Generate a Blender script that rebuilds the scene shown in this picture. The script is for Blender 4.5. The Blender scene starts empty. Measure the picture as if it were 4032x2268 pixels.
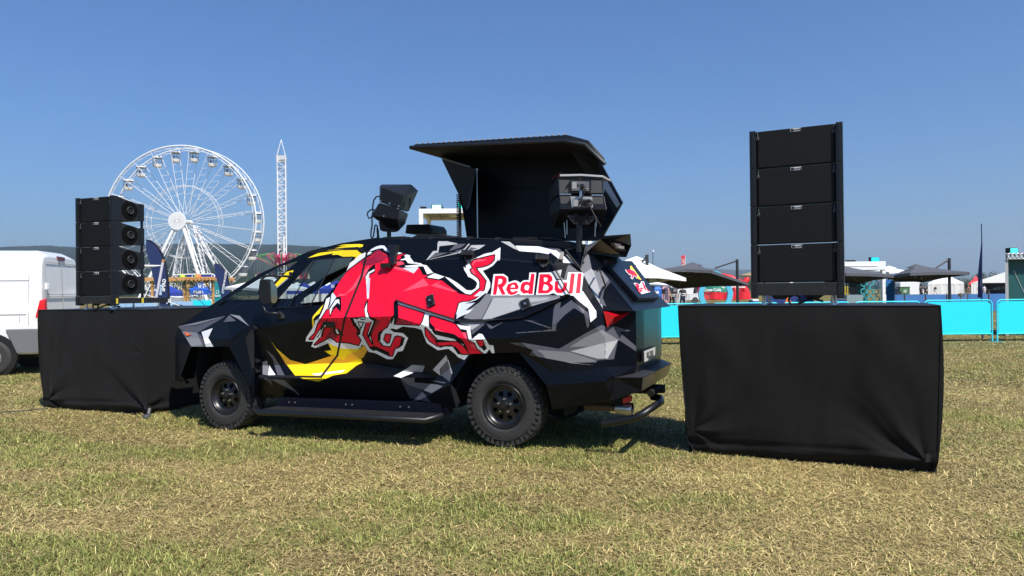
import bpy, bmesh, math, random
import numpy as np
from mathutils import Vector, Matrix, noise
from mathutils.geometry import delaunay_2d_cdt, tessellate_polygon
random.seed(7); rng = np.random.default_rng(7)
scene = bpy.context.scene
COL = scene.collection
R = math.radians

# ------------------------------------------------------------------ camera
CAMZ = 1.58
FPX = 2800.0
cam_d = bpy.data.cameras.new("camera"); cam = bpy.data.objects.new("camera", cam_d); COL.objects.link(cam)
cam_d.sensor_width = 36; cam_d.lens = 36*FPX/4032
cam_d.clip_start = 0.1; cam_d.clip_end = 20000
CM = Matrix.Rotation(R(90+0.27), 3, 'X') @ Matrix.Rotation(R(-0.60), 3, 'Z')
cam.matrix_world = Matrix.Translation((0, 0, CAMZ)) @ CM.to_4x4()
scene.camera = cam
CAM = Vector((0, 0, CAMZ))

# ------------------------------------------------------------------ light
SUN_EL = R(52); SUN_AZ = R(33)          # azimuth: degrees to the right of straight behind the camera
sdir = Vector((math.sin(SUN_AZ)*math.cos(SUN_EL), -math.cos(SUN_AZ)*math.cos(SUN_EL), math.sin(SUN_EL)))
w = bpy.data.worlds.new("World"); scene.world = w; w.use_nodes = True
nt = w.node_tree; bg = nt.nodes["Background"]
sky = nt.nodes.new("ShaderNodeTexSky"); sky.sky_type = 'NISHITA'; sky.sun_disc = False
sky.sun_elevation = SUN_EL
sky.sun_rotation = math.atan2(sdir.x, sdir.y)
sky.altitude = 600; sky.air_density = 1.4; sky.dust_density = 1.3; sky.ozone_density = 9
tint = nt.nodes.new("ShaderNodeMix"); tint.data_type = 'RGBA'; tint.blend_type = 'MULTIPLY'; tint.inputs[0].default_value = 1; tint.inputs[7].default_value = (0.70, 0.93, 1.2, 1)
nt.links.new(sky.outputs[0], tint.inputs[6]); nt.links.new(tint.outputs[2], bg.inputs[0]); bg.inputs[1].default_value = 0.077
sun_d = bpy.data.lights.new("sun", 'SUN'); sun_d.energy = 4.6; sun_d.angle = R(0.55); sun_d.color = (1.0, 0.955, 0.88)
sun = bpy.data.objects.new("sun", sun_d); COL.objects.link(sun)
sun.rotation_euler = sdir.to_track_quat('Z', 'Y').to_euler()
sun.location = (5, -8, 20)
scene.view_settings.view_transform = 'Standard'; scene.view_settings.look = 'None'
scene.view_settings.exposure = 0.42; scene.view_settings.gamma = 1
scene.cycles.max_bounces = 8; scene.cycles.transparent_max_bounces = 12
scene.cycles.caustics_reflective = False; scene.cycles.caustics_refractive = False

# ------------------------------------------------------------------ measuring helpers (photo pixel -> point in the place)
def rdir(px, py):
    return (CM @ Vector(((px-2016)/FPX, -(py-1134)/FPX, -1.0)))
def atY(px, py, Y):
    d = rdir(px, py); return CAM + d*(Y/d.y)
def atZ(px, py, z):
    d = rdir(px, py); return CAM + d*((z-CAMZ)/d.z)
def atPlane(px, py, p, n):
    d = rdir(px, py); return CAM + d*((p-CAM).dot(n)/d.dot(n))

# ------------------------------------------------------------------ materials
MATS = {}
def mat(name, col, rough=0.6, metal=0.0, coat=0.0, var=0.0, vscale=8.0, bump=0.0, bscale=60.0, emit=None, estr=1.0, spec=0.5, alpha=None, trans=0.0, sheen=0.0):
    if name in MATS: return MATS[name]
    m = bpy.data.materials.new(name); m.use_nodes = True; MATS[name] = m
    n = m.node_tree.nodes; l = m.node_tree.links; b = n["Principled BSDF"]
    c4 = (*col, 1)
    b.inputs["Base Color"].default_value = c4
    b.inputs["Roughness"].default_value = rough; b.inputs["Metallic"].default_value = metal
    b.inputs["Specular IOR Level"].default_value = spec
    b.inputs["Coat Weight"].default_value = coat; b.inputs["Coat Roughness"].default_value = 0.08
    if trans: b.inputs["Transmission Weight"].default_value = trans
    if sheen: b.inputs["Sheen Weight"].default_value = sheen
    if emit:
        b.inputs["Emission Color"].default_value = (*emit, 1); b.inputs["Emission Strength"].default_value = estr
    if var or bump:
        tc = n.new("ShaderNodeTexCoord")
    if var:
        t = n.new("ShaderNodeTexNoise"); t.inputs["Scale"].default_value = vscale; t.inputs["Detail"].default_value = 6
        l.new(tc.outputs["Object"], t.inputs["Vector"])
        mx = n.new("ShaderNodeMix"); mx.data_type = 'RGBA'
        mx.inputs[6].default_value = (*[max(0, x*(1-var)) for x in col], 1); mx.inputs[7].default_value = (*[min(1, x*(1+var)) for x in col], 1)
        l.new(t.outputs["Fac"], mx.inputs[0]); l.new(mx.outputs[2], b.inputs["Base Color"])
    if bump:
        t2 = n.new("ShaderNodeTexNoise"); t2.inputs["Scale"].default_value = bscale; t2.inputs["Detail"].default_value = 4
        l.new(tc.outputs["Object"], t2.inputs["Vector"])
        bp = n.new("ShaderNodeBump"); bp.inputs["Strength"].default_value = bump; bp.inputs["Distance"].default_value = 0.01
        l.new(t2.outputs["Fac"], bp.inputs["Height"]); l.new(bp.outputs[0], b.inputs["Normal"])
    return m

def glass_mat():
    m = bpy.data.materials.new("window_glass"); m.use_nodes = True
    n = m.node_tree.nodes; l = m.node_tree.links; n.remove(n["Principled BSDF"])
    out = n["Material Output"]
    g = n.new("ShaderNodeBsdfGlossy"); g.inputs["Roughness"].default_value = 0.02
    t = n.new("ShaderNodeBsdfTransparent"); t.inputs[0].default_value = (0.66, 0.72, 0.73, 1)
    mx = n.new("ShaderNodeMixShader"); mx.inputs[0].default_value = 0.07
    l.new(t.outputs[0], mx.inputs[1]); l.new(g.outputs[0], mx.inputs[2]); l.new(mx.outputs[0], out.inputs[0])
    MATS["glass"] = m; return m
GLASS = glass_mat()
PAINT = mat("black_paint", (0.0022, 0.0034, 0.0062), 0.34, coat=0.0, bump=0.03, bscale=9, spec=0.22)
GLOSS = mat("gloss_black_panel", (0.12, 0.12, 0.115), 0.34, metal=1.0, bump=0.04, bscale=7)
BLK = mat("black_plastic", (0.005, 0.005, 0.006), 0.55, bump=0.1, bscale=150)
BLKM = mat("black_metal", (0.007, 0.0075, 0.009), 0.4, bump=0.05, bscale=80)
DARK = mat("dark_recess", (0.004, 0.004, 0.004), 0.8)
STEEL = mat("steel", (0.55, 0.55, 0.55), 0.3, metal=0.9)
WHITE = mat("white_paint", (0.82, 0.82, 0.8), 0.4)
CYAN = mat("cyan_paint", (0.03, 0.72, 0.86), 0.5, var=0.04, vscale=3)
RUB = mat("tyre_rubber", (0.030, 0.029, 0.027), 0.75, var=0.35, vscale=30, bump=0.25, bscale=220)
RIM = mat("rim_black", (0.009, 0.009, 0.0095), 0.34, bump=0.05, bscale=60)
WOODM = mat("pine_wood", (0.55, 0.3, 0.11), 0.6, var=0.25, vscale=12)
NAVY = mat("navy_cloth", (0.01, 0.025, 0.1), 0.7)
# livery colours
LIV = {'k': PAINT,
 'w': mat("livery_white", (0.80, 0.80, 0.80), 0.4, coat=0.0),
 'r': mat("livery_red", (0.86, 0.006, 0.035), 0.4, coat=0.0, spec=0.3),
 'p': mat("livery_pink", (0.90, 0.07, 0.12), 0.4, coat=0.0),
 'd': mat("livery_dark_red", (0.30, 0.006, 0.03), 0.4, coat=0.0),
 'b': mat("livery_pale_blue", (0.62, 0.66, 0.76), 0.4, coat=0.0),
 'y': mat("livery_yellow", (0.92, 0.66, 0.01), 0.4, coat=0.0),
 'o': mat("livery_yellow_shaded", (0.85, 0.42, 0.03), 0.4, coat=0.0),
 '1': mat("livery_light_grey", (0.40, 0.40, 0.40), 0.4, coat=0.0),
 '2': mat("livery_mid_grey", (0.20, 0.20, 0.21), 0.4, coat=0.0),
 '3': mat("livery_dark_grey", (0.085, 0.085, 0.10), 0.4, coat=0.0),
 'v': mat("recess_black", (0.003, 0.003, 0.003), 0.7)}

# ------------------------------------------------------------------ object helpers
RM = {}
def thing(name, label, cat, loc=(0, 0, 0), rotz=0.0, group=None):
    o = bpy.data.objects.new(name, None); COL.objects.link(o)
    o.location = loc; o.rotation_euler = (0, 0, rotz); o.empty_display_size = 0.2
    o["label"] = label; o["category"] = cat
    if group: o["group"] = group
    RM[o.name] = (Matrix.Translation(loc) @ Matrix.Rotation(rotz, 4, 'Z')).inverted()
    return o
def tag(o, label=None, cat=None, group=None, kind=None):
    if label: o["label"] = label
    if cat: o["category"] = cat
    if group: o["group"] = group
    if kind: o["kind"] = kind
    return o
def root_of(o):
    while o.parent: o = o.parent
    return o
def dup(o, parent=None):
    c = o.copy(); COL.objects.link(c); c.parent = parent
    for ch in list(o.children): dup(ch, c)
    return c

class MB:
    def __init__(s): s.v = []; s.f = []; s.m = []; s.sm = []
    def add(s, vs, fs, mi=0, smooth=False):
        o = len(s.v); s.v += [Vector(p) for p in vs]
        for f in fs: s.f.append([o+i for i in f]); s.m.append(mi); s.sm.append(smooth)
        return s
    def box(s, c, sz, M=None, mi=0):
        c = Vector(c); hx, hy, hz = sz[0]/2, sz[1]/2, sz[2]/2
        vs = [Vector((x, y, z)) for x in (-hx, hx) for y in (-hy, hy) for z in (-hz, hz)]
        if M is not None: vs = [M @ p for p in vs]
        vs = [p+c for p in vs]
        return s.add(vs, [(0,1,3,2),(4,6,7,5),(0,4,5,1),(2,3,7,6),(0,2,6,4),(1,5,7,3)], mi)
    def box2(s, a, b, mi=0):
        a = Vector(a); b = Vector(b); return s.box((a+b)/2, [abs(b[i]-a[i]) for i in range(3)], None, mi)
    def hexa(s, p, mi=0):      # 8 points: near quad 0-3, far quad 4-7
        return s.add(p, [(0,1,2,3),(7,6,5,4),(0,4,5,1),(1,5,6,2),(2,6,7,3),(3,7,4,0)], mi)
    def tube(s, pts, r, n=8, mi=0, cap=True, smooth=True):
        pts = [Vector(p) for p in pts]; rs = r if isinstance(r, (list, tuple)) else [r]*len(pts)
        rings = []; up = None
        for i, p in enumerate(pts):
            if i == 0: t = pts[1]-p
            elif i == len(pts)-1: t = p-pts[i-1]
            else: t = (pts[i+1]-p).normalized()+(p-pts[i-1]).normalized()
            t.normalize()
            if up is None: up = Vector((0,0,1)) if abs(t.z) < 0.9 else Vector((1,0,0))
            x = t.cross(up)
            if x.length < 1e-5: x = t.orthogonal()
            x.normalize(); y = x.cross(t); y.normalize(); up = y
            rings.append([p+(x*math.cos(2*math.pi*k/n)+y*math.sin(2*math.pi*k/n))*rs[i] for k in range(n)])
        vs = [q for rg in rings for q in rg]; fs = []
        for i in range(len(pts)-1):
            for k in range(n):
                fs.append((i*n+k, i*n+(k+1)%n, (i+1)*n+(k+1)%n, (i+1)*n+k))
        s.add(vs, fs, mi, smooth)
        if cap:
            for rg in (rings[0][::-1], rings[-1]):
                o = len(s.v); s.v += [q.copy() for q in rg]; s.f.append(list(range(o, o+n))); s.m.append(mi); s.sm.append(False)
        return s
    def prism(s, poly, off, mi=0):   # planar polygon of 3D points extruded by vector off
        poly = [Vector(p) for p in poly]; off = Vector(off); n = len(poly)
        tri = tessellate_polygon([poly])
        vs = poly+[p+off for p in poly]
        fs = [tuple(t) for t in tri]+[tuple(n+i for i in reversed(t)) for t in tri]
        fs += [(i, (i+1) % n, n+(i+1) % n, n+i) for i in range(n)]
        return s.add(vs, fs, mi)
    def hull(s, pts, mi=0):
        bm = bmesh.new()
        for p in pts: bm.verts.new(p)
        bmesh.ops.convex_hull(bm, input=bm.verts)
        bm.verts.ensure_lookup_table(); bm.verts.index_update()
        s.add([v.co.copy() for v in bm.verts], [[v.index for v in f.verts] for f in bm.faces], mi); bm.free(); return s
    def grid(s, fn, nu, nv, mi=0, smooth=True):
        vs = [fn(i/nu, j/nv) for j in range(nv+1) for i in range(nu+1)]
        fs = [(j*(nu+1)+i, j*(nu+1)+i+1, (j+1)*(nu+1)+i+1, (j+1)*(nu+1)+i) for j in range(nv) for i in range(nu)]
        return s.add(vs, fs, mi, smooth)
    def build(s, name, mats, parent=None, world=True, fixn=True, bevel=0.0):
        me = bpy.data.meshes.new(name)
        vs = s.v
        if parent is not None and world:
            M = RM[root_of(parent).name]; vs = [M @ p for p in vs]
        me.from_pydata([tuple(p) for p in vs], [], s.f)
        mats = mats if isinstance(mats, (list, tuple)) else [mats]
        for m in mats: me.materials.append(m)
        me.polygons.foreach_set("material_index", s.m); me.polygons.foreach_set("use_smooth", s.sm)
        me.update()
        if fixn:
            bm = bmesh.new(); bm.from_mesh(me); bmesh.ops.recalc_face_normals(bm, faces=bm.faces); bm.to_mesh(me); bm.free()
        o = bpy.data.objects.new(name, me); COL.objects.link(o)
        if parent is not None: o.parent = parent
        if bevel:
            md = o.modifiers.new("bevel", 'BEVEL'); md.width = bevel; md.segments = 2; md.limit_method = 'ANGLE'; md.angle_limit = R(40)
        return o

def each(name, material, parent, fns, **kw):
    out = []
    for fn in fns:
        m_ = MB(); fn(m_); out.append(m_.build(name, material, parent, **kw))
    return out

def text_obj(name, body, size, M, material, parent=None, depth=0.002, spacing=1.0, align='CENTER', bold=0.0):
    cu = bpy.data.curves.new(name, 'FONT'); cu.body = body; cu.size = size; cu.extrude = depth; cu.align_x = align; cu.align_y = 'CENTER'
    cu.space_character = spacing; cu.offset = bold
    t = bpy.data.objects.new("tmp", cu); COL.objects.link(t)
    dg = bpy.context.evaluated_depsgraph_get()
    me = bpy.data.meshes.new_from_object(t.evaluated_get(dg)); bpy.data.objects.remove(t); bpy.data.curves.remove(cu)
    if parent is not None: M = RM[root_of(parent).name] @ M
    me.transform(M); me.name = name; me.materials.clear(); me.materials.append(material)
    o = bpy.data.objects.new(name, me); COL.objects.link(o)
    if parent is not None: o.parent = parent
    return o
def frame(origin, xdir, ydir):
    x = Vector(xdir).normalized(); z = x.cross(Vector(ydir)).normalized(); y = z.cross(x)
    M = Matrix((x, y, z)).transposed().to_4x4(); M.translation = Vector(origin); return M

def hz(x, y):       # height of the ground
    z = -0.055*math.exp(-(((x+3.3)/1.6)**2+((y-8.6)/1.2)**2))
    return z

# ================================================================== GROUND
def ground_material():
    m = bpy.data.materials.new("field_ground"); m.use_nodes = True
    n = m.node_tree.nodes; l = m.node_tree.links; b = n["Principled BSDF"]; b.inputs["Roughness"].default_value = 0.95
    b.inputs["Specular IOR Level"].default_value = 0.1
    tc = n.new("ShaderNodeTexCoord")
    def nz(s, det=8, rough=0.6):
        t = n.new("ShaderNodeTexNoise"); t.inputs["Scale"].default_value = s; t.inputs["Detail"].default_value = det; t.inputs["Roughness"].default_value = rough
        l.new(tc.outputs["Object"], t.inputs["Vector"]); return t
    a = nz(0.55); c = nz(14, 10, 0.75)
    r1 = n.new("ShaderNodeValToRGB"); l.new(a.outputs["Fac"], r1.inputs[0])
    e = r1.color_ramp.elements; e[0].position = 0.36; e[0].color = (0.10, 0.095, 0.035, 1); e[1].position = 0.62; e[1].color = (0.27, 0.212, 0.085, 1)
    r2 = n.new("ShaderNodeValToRGB"); l.new(c.outputs["Fac"], r2.inputs[0])
    e = r2.color_ramp.elements; e[0].position = 0.3; e[0].color = (0.45, 0.45, 0.42, 1); e[1].position = 0.7; e[1].color = (1.35, 1.3, 1.2, 1)
    mx = n.new("ShaderNodeMix"); mx.data_type = 'RGBA'; mx.blend_type = 'MULTIPLY'; mx.inputs[0].default_value = 1
    l.new(r1.outputs[0], mx.inputs[6]); l.new(r2.outputs[0], mx.inputs[7]); l.new(mx.outputs[2], b.inputs["Base Color"])
    bp = n.new("ShaderNodeBump"); bp.inputs["Strength"].default_value = 0.8; bp.inputs["Distance"].default_value = 0.04
    l.new(c.outputs["Fac"], bp.inputs["Height"]); l.new(bp.outputs[0], b.inputs["Normal"])
    return m
def build_ground():
    xs = sorted(set([-6000,-2500,-900,-300,-100,-40,-25]+[-16+i*0.4 for i in range(81)]+[25,40,100,300,900,2500,6000]))
    ys = sorted(set([-300,-60,-20,-6]+[0+i*0.4 for i in range(60)]+[26,30,36,45,60,90,150,300,700,1500,3500,7000]))
    vs = [(x, y, hz(x, y)) for y in ys for x in xs]; W = len(xs)
    fs = [(j*W+i, j*W+i+1, (j+1)*W+i+1, (j+1)*W+i) for j in range(len(ys)-1) for i in range(W-1)]
    mb = MB(); mb.add(vs, fs, 0, True)
    o = mb.build("ground", ground_material(), fixn=False); o["kind"] = "structure"
build_ground()

def build_grass():
    # one mesh of individual blades, denser close to the camera; straw and green in natural patches
    bands = [(2.9, 5.0, 8200, 1.0), (5.0, 7.5, 6000, 1.1), (7.5, 11, 3200, 1.3), (11, 16, 1200, 1.7), (16, 24, 360, 2.4), (24, 36, 120, 3.4)]
    P = []; S = []
    for y0, y1, dens, sc in bands:
        hw = 0.76*y1+0.6+2.6; n = int(dens*(y1-y0)*2*hw)
        x = rng.uniform(-hw, hw, n); y = rng.uniform(y0, y1, n)
        k = (np.abs(x) < 0.76*y+0.5) | (rng.uniform(0, 1, n) < .45)
        P.append(np.stack([x[k], y[k]], 1)); S.append(np.full(k.sum(), sc))
    P = np.concatenate(P); S = np.concatenate(S); n = len(P)
    x, y = P[:, 0], P[:, 1]
    # smooth patch noise: sum of random sinusoids
    def pn(freqs, seed):
        r = np.random.default_rng(seed); v = np.zeros(n)
        for f in freqs:
            for _ in range(5):
                a = r.uniform(0, 2*np.pi); v += np.sin(f*(x*np.cos(a)+y*np.sin(a)*1.5)+r.uniform(0, 6.28))/f**0.35
        return v/np.std(v)
    g = pn([0.5, 0.9, 1.7, 3.1], 3); c = pn([2.5, 6, 11, 19], 11)
    g = g*0.75+c*0.55 + 0.9*np.exp(-((y-7.6)/0.7)**2)*(x < 2.4) - 0.5*np.exp(-((y-6.1)/0.5)**2)*(x>-1)
    green = 1/(1+np.exp(-(g-0.35)*2.6))
    isg = rng.uniform(0, 1, n) < 0.10+0.78*green
    L = rng.uniform(0.022, 0.055, n)*np.where(isg, 1.0, 1.0+1.9*rng.uniform(0, 1, n)**3)*(0.8+0.45*green)*S**0.45
    tall = rng.uniform(0, 1, n) < 0.015; L = np.where(tall, L*1.9, L)
    yaw = rng.uniform(0, 2*np.pi, n)
    tilt = np.where(isg, rng.normal(1.0, 0.32, n), rng.normal(1.42, 0.16, n)); tilt = np.clip(tilt, 0.05, 1.5)
    wd = rng.uniform(0.0011, 0.0026, n)*S*1.1
    zb = -0.055*np.exp(-(((x+3.3)/1.6)**2+((y-8.6)/1.2)**2)) + rng.uniform(0, 0.012, n)
    dx, dy = np.cos(yaw), np.sin(yaw); px, py = -dy, dx
    t2 = np.clip(tilt+rng.uniform(0.1, 0.5, n), 0, 1.6)
    hx = 0.55*L*np.sin(tilt); hzz = 0.55*L*np.cos(tilt); tx = hx+0.45*L*np.sin(t2); tz = hzz+0.45*L*np.cos(t2)
    V = np.empty((n, 5, 3))
    V[:, 0] = np.stack([x-px*wd, y-py*wd, zb], 1); V[:, 1] = np.stack([x+px*wd, y+py*wd, zb], 1)
    V[:, 2] = np.stack([x+dx*hx+px*wd*.8, y+dy*hx+py*wd*.8, zb+hzz+0.002], 1)
    V[:, 3] = np.stack([x+dx*hx-px*wd*.8, y+dy*hx-py*wd*.8, zb+hzz+0.002], 1)
    V[:, 4] = np.stack([x+dx*tx, y+dy*tx, zb+tz+0.002], 1)
    me = bpy.data.meshes.new("grass")
    me.vertices.add(n*5); me.vertices.foreach_set("co", V.reshape(-1))
    me.loops.add(n*7); me.polygons.add(n*2)
    base = np.arange(n)[:, None]*5
    li = (base+np.array([0, 1, 2, 3, 3, 2, 4])).reshape(-1)
    me.loops.foreach_set("vertex_index", li.astype(np.int32))
    ls = (np.arange(n)[:, None]*7+np.array([0, 4])).reshape(-1)
    me.polygons.foreach_set("loop_start", ls.astype(np.int32))
    me.polygons.foreach_set("loop_total", np.tile([4, 3], n).astype(np.int32))
    gcol = np.array([0.12, 0.15, 0.035]); g2 = np.array([0.40, 0.40, 0.115]); straw = np.array([0.88, 0.69, 0.31]); s2 = np.array([0.36, 0.27, 0.10])
    t = rng.uniform(0, 1, n)[:, None]
    col = np.where(isg[:, None], gcol*(1-t)+g2*t, s2*(1-t)+straw*t)
    col = col*(0.95+0.09*np.clip(c, -2, 2)[:, None])*np.where(isg, rng.uniform(.5, 1.3, n), rng.uniform(.35, 1.35, n))[:, None]
    ca = np.ones((n, 5, 4)); ca[:, :, :3] = np.clip(col, 0.01, 1)[:, None, :]
    at = me.attributes.new("blade_colour", 'FLOAT_COLOR', 'POINT'); at.data.foreach_set("color", ca.reshape(-1))
    me.update()
    m = bpy.data.materials.new("grass_blade"); m.use_nodes = True; nn = m.node_tree.nodes; b = nn["Principled BSDF"]
    a = nn.new("ShaderNodeAttribute"); a.attribute_name = "blade_colour"
    m.node_tree.links.new(a.outputs["Color"], b.inputs["Base Color"]); b.inputs["Roughness"].default_value = 0.6; b.inputs["Specular IOR Level"].default_value = 0.25
    me.materials.append(m)
    o = bpy.data.objects.new("grass", me); COL.objects.link(o)
    tag(o, "short dry straw-coloured and green grass covering the field", "grass", kind="stuff")
build_grass()

def hills():
    def ridge(name, x0, x1, yb, yt, prof, colr, seed, nx=260, ny=14):
        vs = []
        for j in range(ny+1):
            v = j/ny
            for i in range(nx+1):
                x = x0+(x1-x0)*i/nx; y = yb+(yt-yb)*v
                h = prof(x*yt/y)*(y/yt)*(v**.75)
                h += noise.fractal(Vector((x*0.0022+seed, y*0.0022, 0)), 1.0, 2.0, 4)*(9 if j < ny-1 else 3)*v*(1-.5*v)
                if j >= ny-1: h += abs(noise.noise(Vector((x*0.03, seed, j))))*5
                if j < ny: h = min(h, prof(x*yt/y)*(y/yt)*.985)
                vs.append((x, y, h if j else -6))
        W = nx+1
        fs = [(j*W+i, j*W+i+1, (j+1)*W+i+1, (j+1)*W+i) for j in range(ny) for i in range(nx)]
        # back slope
        o = len(vs); vs += [(x0+(x1-x0)*i/nx, yt*1.3, -6) for i in range(nx+1)]
        fs += [(ny*W+i, ny*W+i+1, o+i+1, o+i) for i in range(nx)]
        mb = MB(); mb.add(vs, fs, 0, True)
        m = mat(name+"_forest", colr, 0.95, var=0.55, vscale=0.035, spec=0.0, bump=1.0, bscale=0.06)
        for nd in m.node_tree.nodes:
            if nd.type == 'BUMP': nd.inputs["Distance"].default_value = 12
            if nd.type == 'TEX_NOISE': nd.inputs["Detail"].default_value = 10; nd.inputs["Roughness"].default_value = .7
        ob = mb.build("hill", m, fixn=False); ob["kind"] = "structure"
    def pl(pts):
        xs = [p[0] for p in pts]; hs = [p[1] for p in pts]
        return lambda x: float(np.interp(x, xs, hs))
    # wooded ridge across the left: heights from its skyline
    def H(px, py, Y): p = atY(px, py, Y); return (p.x, p.z)
    Y = 2400
    L = [H(px, py, Y) for px, py in [(-1200,985),(-300,978),(0,974),(170,968),(310,975),(450,966),(700,961),(900,963),(1000,965),(1100,964),(1250,972),(1500,985),(1750,1000),(2000,1020),(2300,1060),(2600,1100),(2900,1128)]]
    ridge("near_hill", L[0][0], L[-1][0], 700, Y, pl(L), (0.020, 0.034, 0.015), 2.3)
    Y = 5200
    L = [H(px, py, Y) for px, py in [(2300,1080),(2560,1060),(2700,1054),(2800,1057),(2860,1062),(2955,1062),(3100,1075),(3300,1085),(3500,1100),(3800,1108),(4400,1112)]]
    ridge("far_hill", L[0][0], L[-1][0], 3000, Y, pl(L), (0.03, 0.045, 0.02), 7.1, 160, 8)
    Y = 3000
    L = [H(px, py, Y) for px, py in [(2400,1105),(2600,1085),(2800,1078),(2900,1088),(3000,1092),(3200,1105),(3600,1116),(4400,1120)]]
    ridge("middle_hill", L[0][0], L[-1][0], 1600, Y, pl(L), (0.025, 0.042, 0.018), 4.1, 160, 8)
hills()

# ================================================================== THE SHOW TRUCK
REAR = atY(1981, 1600, 7.12); FRONT = atY(886, 1559, 8.54)
U = Vector((FRONT.x-REAR.x, FRONT.y-REAR.y, 0)).normalized()      # towards the front of the truck
NRM = Vector((U.y, -U.x, 0))
if NRM.y > 0: NRM = -NRM                                           # out of the side that faces the camera
O0 = Vector((REAR.x, REAR.y, 0)); WB = (Vector((FRONT.x, FRONT.y, 0))-O0).length
WID = 1.98
def V3(a, b, z): return O0+U*a+NRM*b+Vector((0, 0, z))
def PB(p, b): return atPlane(p[0], p[1], O0+NRM*b, NRM)
def PA(p, a): return atPlane(p[0], p[1], O0+U*a, U)
def loc(p):
    d = p-O0; return (d.dot(U), d.dot(NRM), p.z)
def mir(p):
    a, b, z = loc(p); return V3(a, -WID-b, z)

TILES = {'T1': (1180, 950, 7.244), 'T2': (1480, 950, 7.244), 'T3': (1180, 1130, 7.244), 'T4': (1460, 1130, 7.244), 'T5': (1360, 1240, 7.244),
         'T6': (1640, 1240, 7.244), 'T7': (1720, 960, 7.244), 'T8': (1900, 1040, 5.574), 'Z3': (1000, 850, 2.576), 'Z4': (1700, 850, 2.576),
         'Z7': (650, 1300, 2.24), 'Z8': (1700, 1300, 2.4533), 'Z2': (0, 1000, 2.0127), 'MZ': (1000, 1080, 7.246), 'SP': (1430, 700, 4.83),
         'RP': (2120, 660, 3.45), 'HZ': (1400, 500, 2.342), 'RR': (2250, 880, 3.45), 'P': (0, 0, 1)}
def T(*seq):
    out = []; t = TILES['P']
    for s in seq:
        if isinstance(s, str): t = TILES[s]
        else: out.append((t[0]+s[0]/t[2], t[1]+s[1]/t[2]))
    return out

LAY = []
def paint(c, *seq): LAY.append((c, T(*seq)))
def stroke(poly, w, c='k'):
    n = len(poly)
    for i in range(n):
        (x0, y0), (x1, y1) = poly[i], poly[(i+1) % n]
        dx, dy = x1-x0, y1-y0; L = math.hypot(dx, dy)
        if L < 1e-6: continue
        nx, ny = -dy/L*w, dx/L*w; ex, ey = dx/L*w*.6, dy/L*w*.6
        LAY.append((c, [(x0-ex+nx, y0-ey+ny), (x1+ex+nx, y1+ey+ny), (x1+ex-nx, y1+ey-ny), (x0-ex-nx, y0-ey-ny)]))
# --- grey camouflage shards
paint('1','T2',(1760,40),(1800,0),(2020,0),(2318,60),(2318,80),(2250,90),(1810,140),(1780,320),(1700,325),(1500,515),(1435,535),(1630,280),(1750,270))
paint('3','T2',(1700,325),(2060,325),(1540,500)); paint('1','T2',(1500,520),(2318,328),(2318,350),(1560,515))
paint('3','T7',(340,210),(530,10),(830,0),(700,100)); paint('3','T7',(510,205),(800,130),(600,255))
paint('1','T7',(320,262),(600,250),(790,130),(900,0),(950,0),(810,160),(650,268)); paint('1','T7',(845,220),(980,40),(1380,30),(1210,150),(1030,195))
paint('3','T7',(870,200),(970,95),(1160,140))
paint('1','Z4',(700,258),(790,262),(850,310),(890,355),(830,330)); paint('w','Z4',(850,303),(1090,310),(1090,372),(890,357))
paint('b','Z4',(1090,310),(1250,350),(1180,388),(1090,372)); paint('w','Z4',(1210,375),(1255,345),(1440,480),(1340,475))
paint('3','Z4',(1170,325),(1300,335),(1440,440),(1500,520),(1440,478),(1255,345))
paint('2','T8',(-420,1180),(-300,1000),(-60,830),(80,655),(1700,690),(1690,770),(1100,910),(190,1200),(-250,1210))
paint('1','T8',(235,740),(1500,730),(1400,800),(1080,835),(860,960),(190,1195),(0,1215),(180,850))
paint('3','T8',(180,790),(230,760),(60,1090),(0,1200),(-20,1200)); paint('2','T8',(1090,850),(1640,735),(1560,780),(1090,920))
paint('1','T8',(1080,900),(1640,735),(1600,760),(1085,915)); paint('k','T8',(1000,1150),(860,1170),(400,1190),(190,1200),(860,980),(1100,915),(1660,755),(1900,680),(1880,720))
paint('b','Z4',(265,900),(440,880),(340,960),(420,945),(290,1020),(250,1045)); paint('w','Z4',(270,1030),(425,935),(380,980))
paint('3','T8',(1600,870),(1720,820),(1700,970),(1950,790),(2060,870),(2330,1080),(2340,1350),(2300,1410),(2230,1100),(2010,960),(1800,1120),(1640,1290),(1600,1449),(1520,1449),(1560,1000))
paint('1','T8',(1500,165),(1590,150),(1740,120),(1710,280),(1780,340),(1620,320),(1540,200))
paint('3','T8',(1790,320),(1860,60),(1900,15),(2150,180),(2200,260),(1860,345))
paint('w','Z4',(1440,812),(1530,760),(1670,970),(1670,1030),(1610,1080),(1590,940),(1500,870))
paint('3','T8',(80,1290),(230,1370),(520,1235),(200,1420),(140,1400)); paint('3','T8',(900,1225),(1260,1250),(1050,1240),(1540,1410),(1450,1400),(1000,1250))
paint('3','Z4',(845,1185),(1160,1160),(1190,1150),(1280,1165),(1100,1175),(870,1190))
paint('2','T6',(1190,150),(1400,160),(2060,160),(1900,260),(1470,290),(1250,260)); paint('1','T6',(1470,290),(1820,270),(1570,430)); paint('3','T6',(1820,280),(1990,230),(1580,570),(1570,430))
paint('3','Z8',(750,122),(870,120),(1230,180),(1470,40),(1640,-50),(1790,10),(1830,60),(1960,160),(2030,240),(1800,90),(1760,280),(1600,292),(1590,312),(1480,315),(1310,310),(940,240),(980,190))
paint('2','Z4',(1400,1330),(1560,1230),(1740,1150),(1870,1150),(1900,1260),(1700,1320))
paint('3','Z4',(1700,1140),(1850,1120),(2020,1165),(1900,1180),(2060,1310),(2130,1400),(1900,1260))
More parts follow.
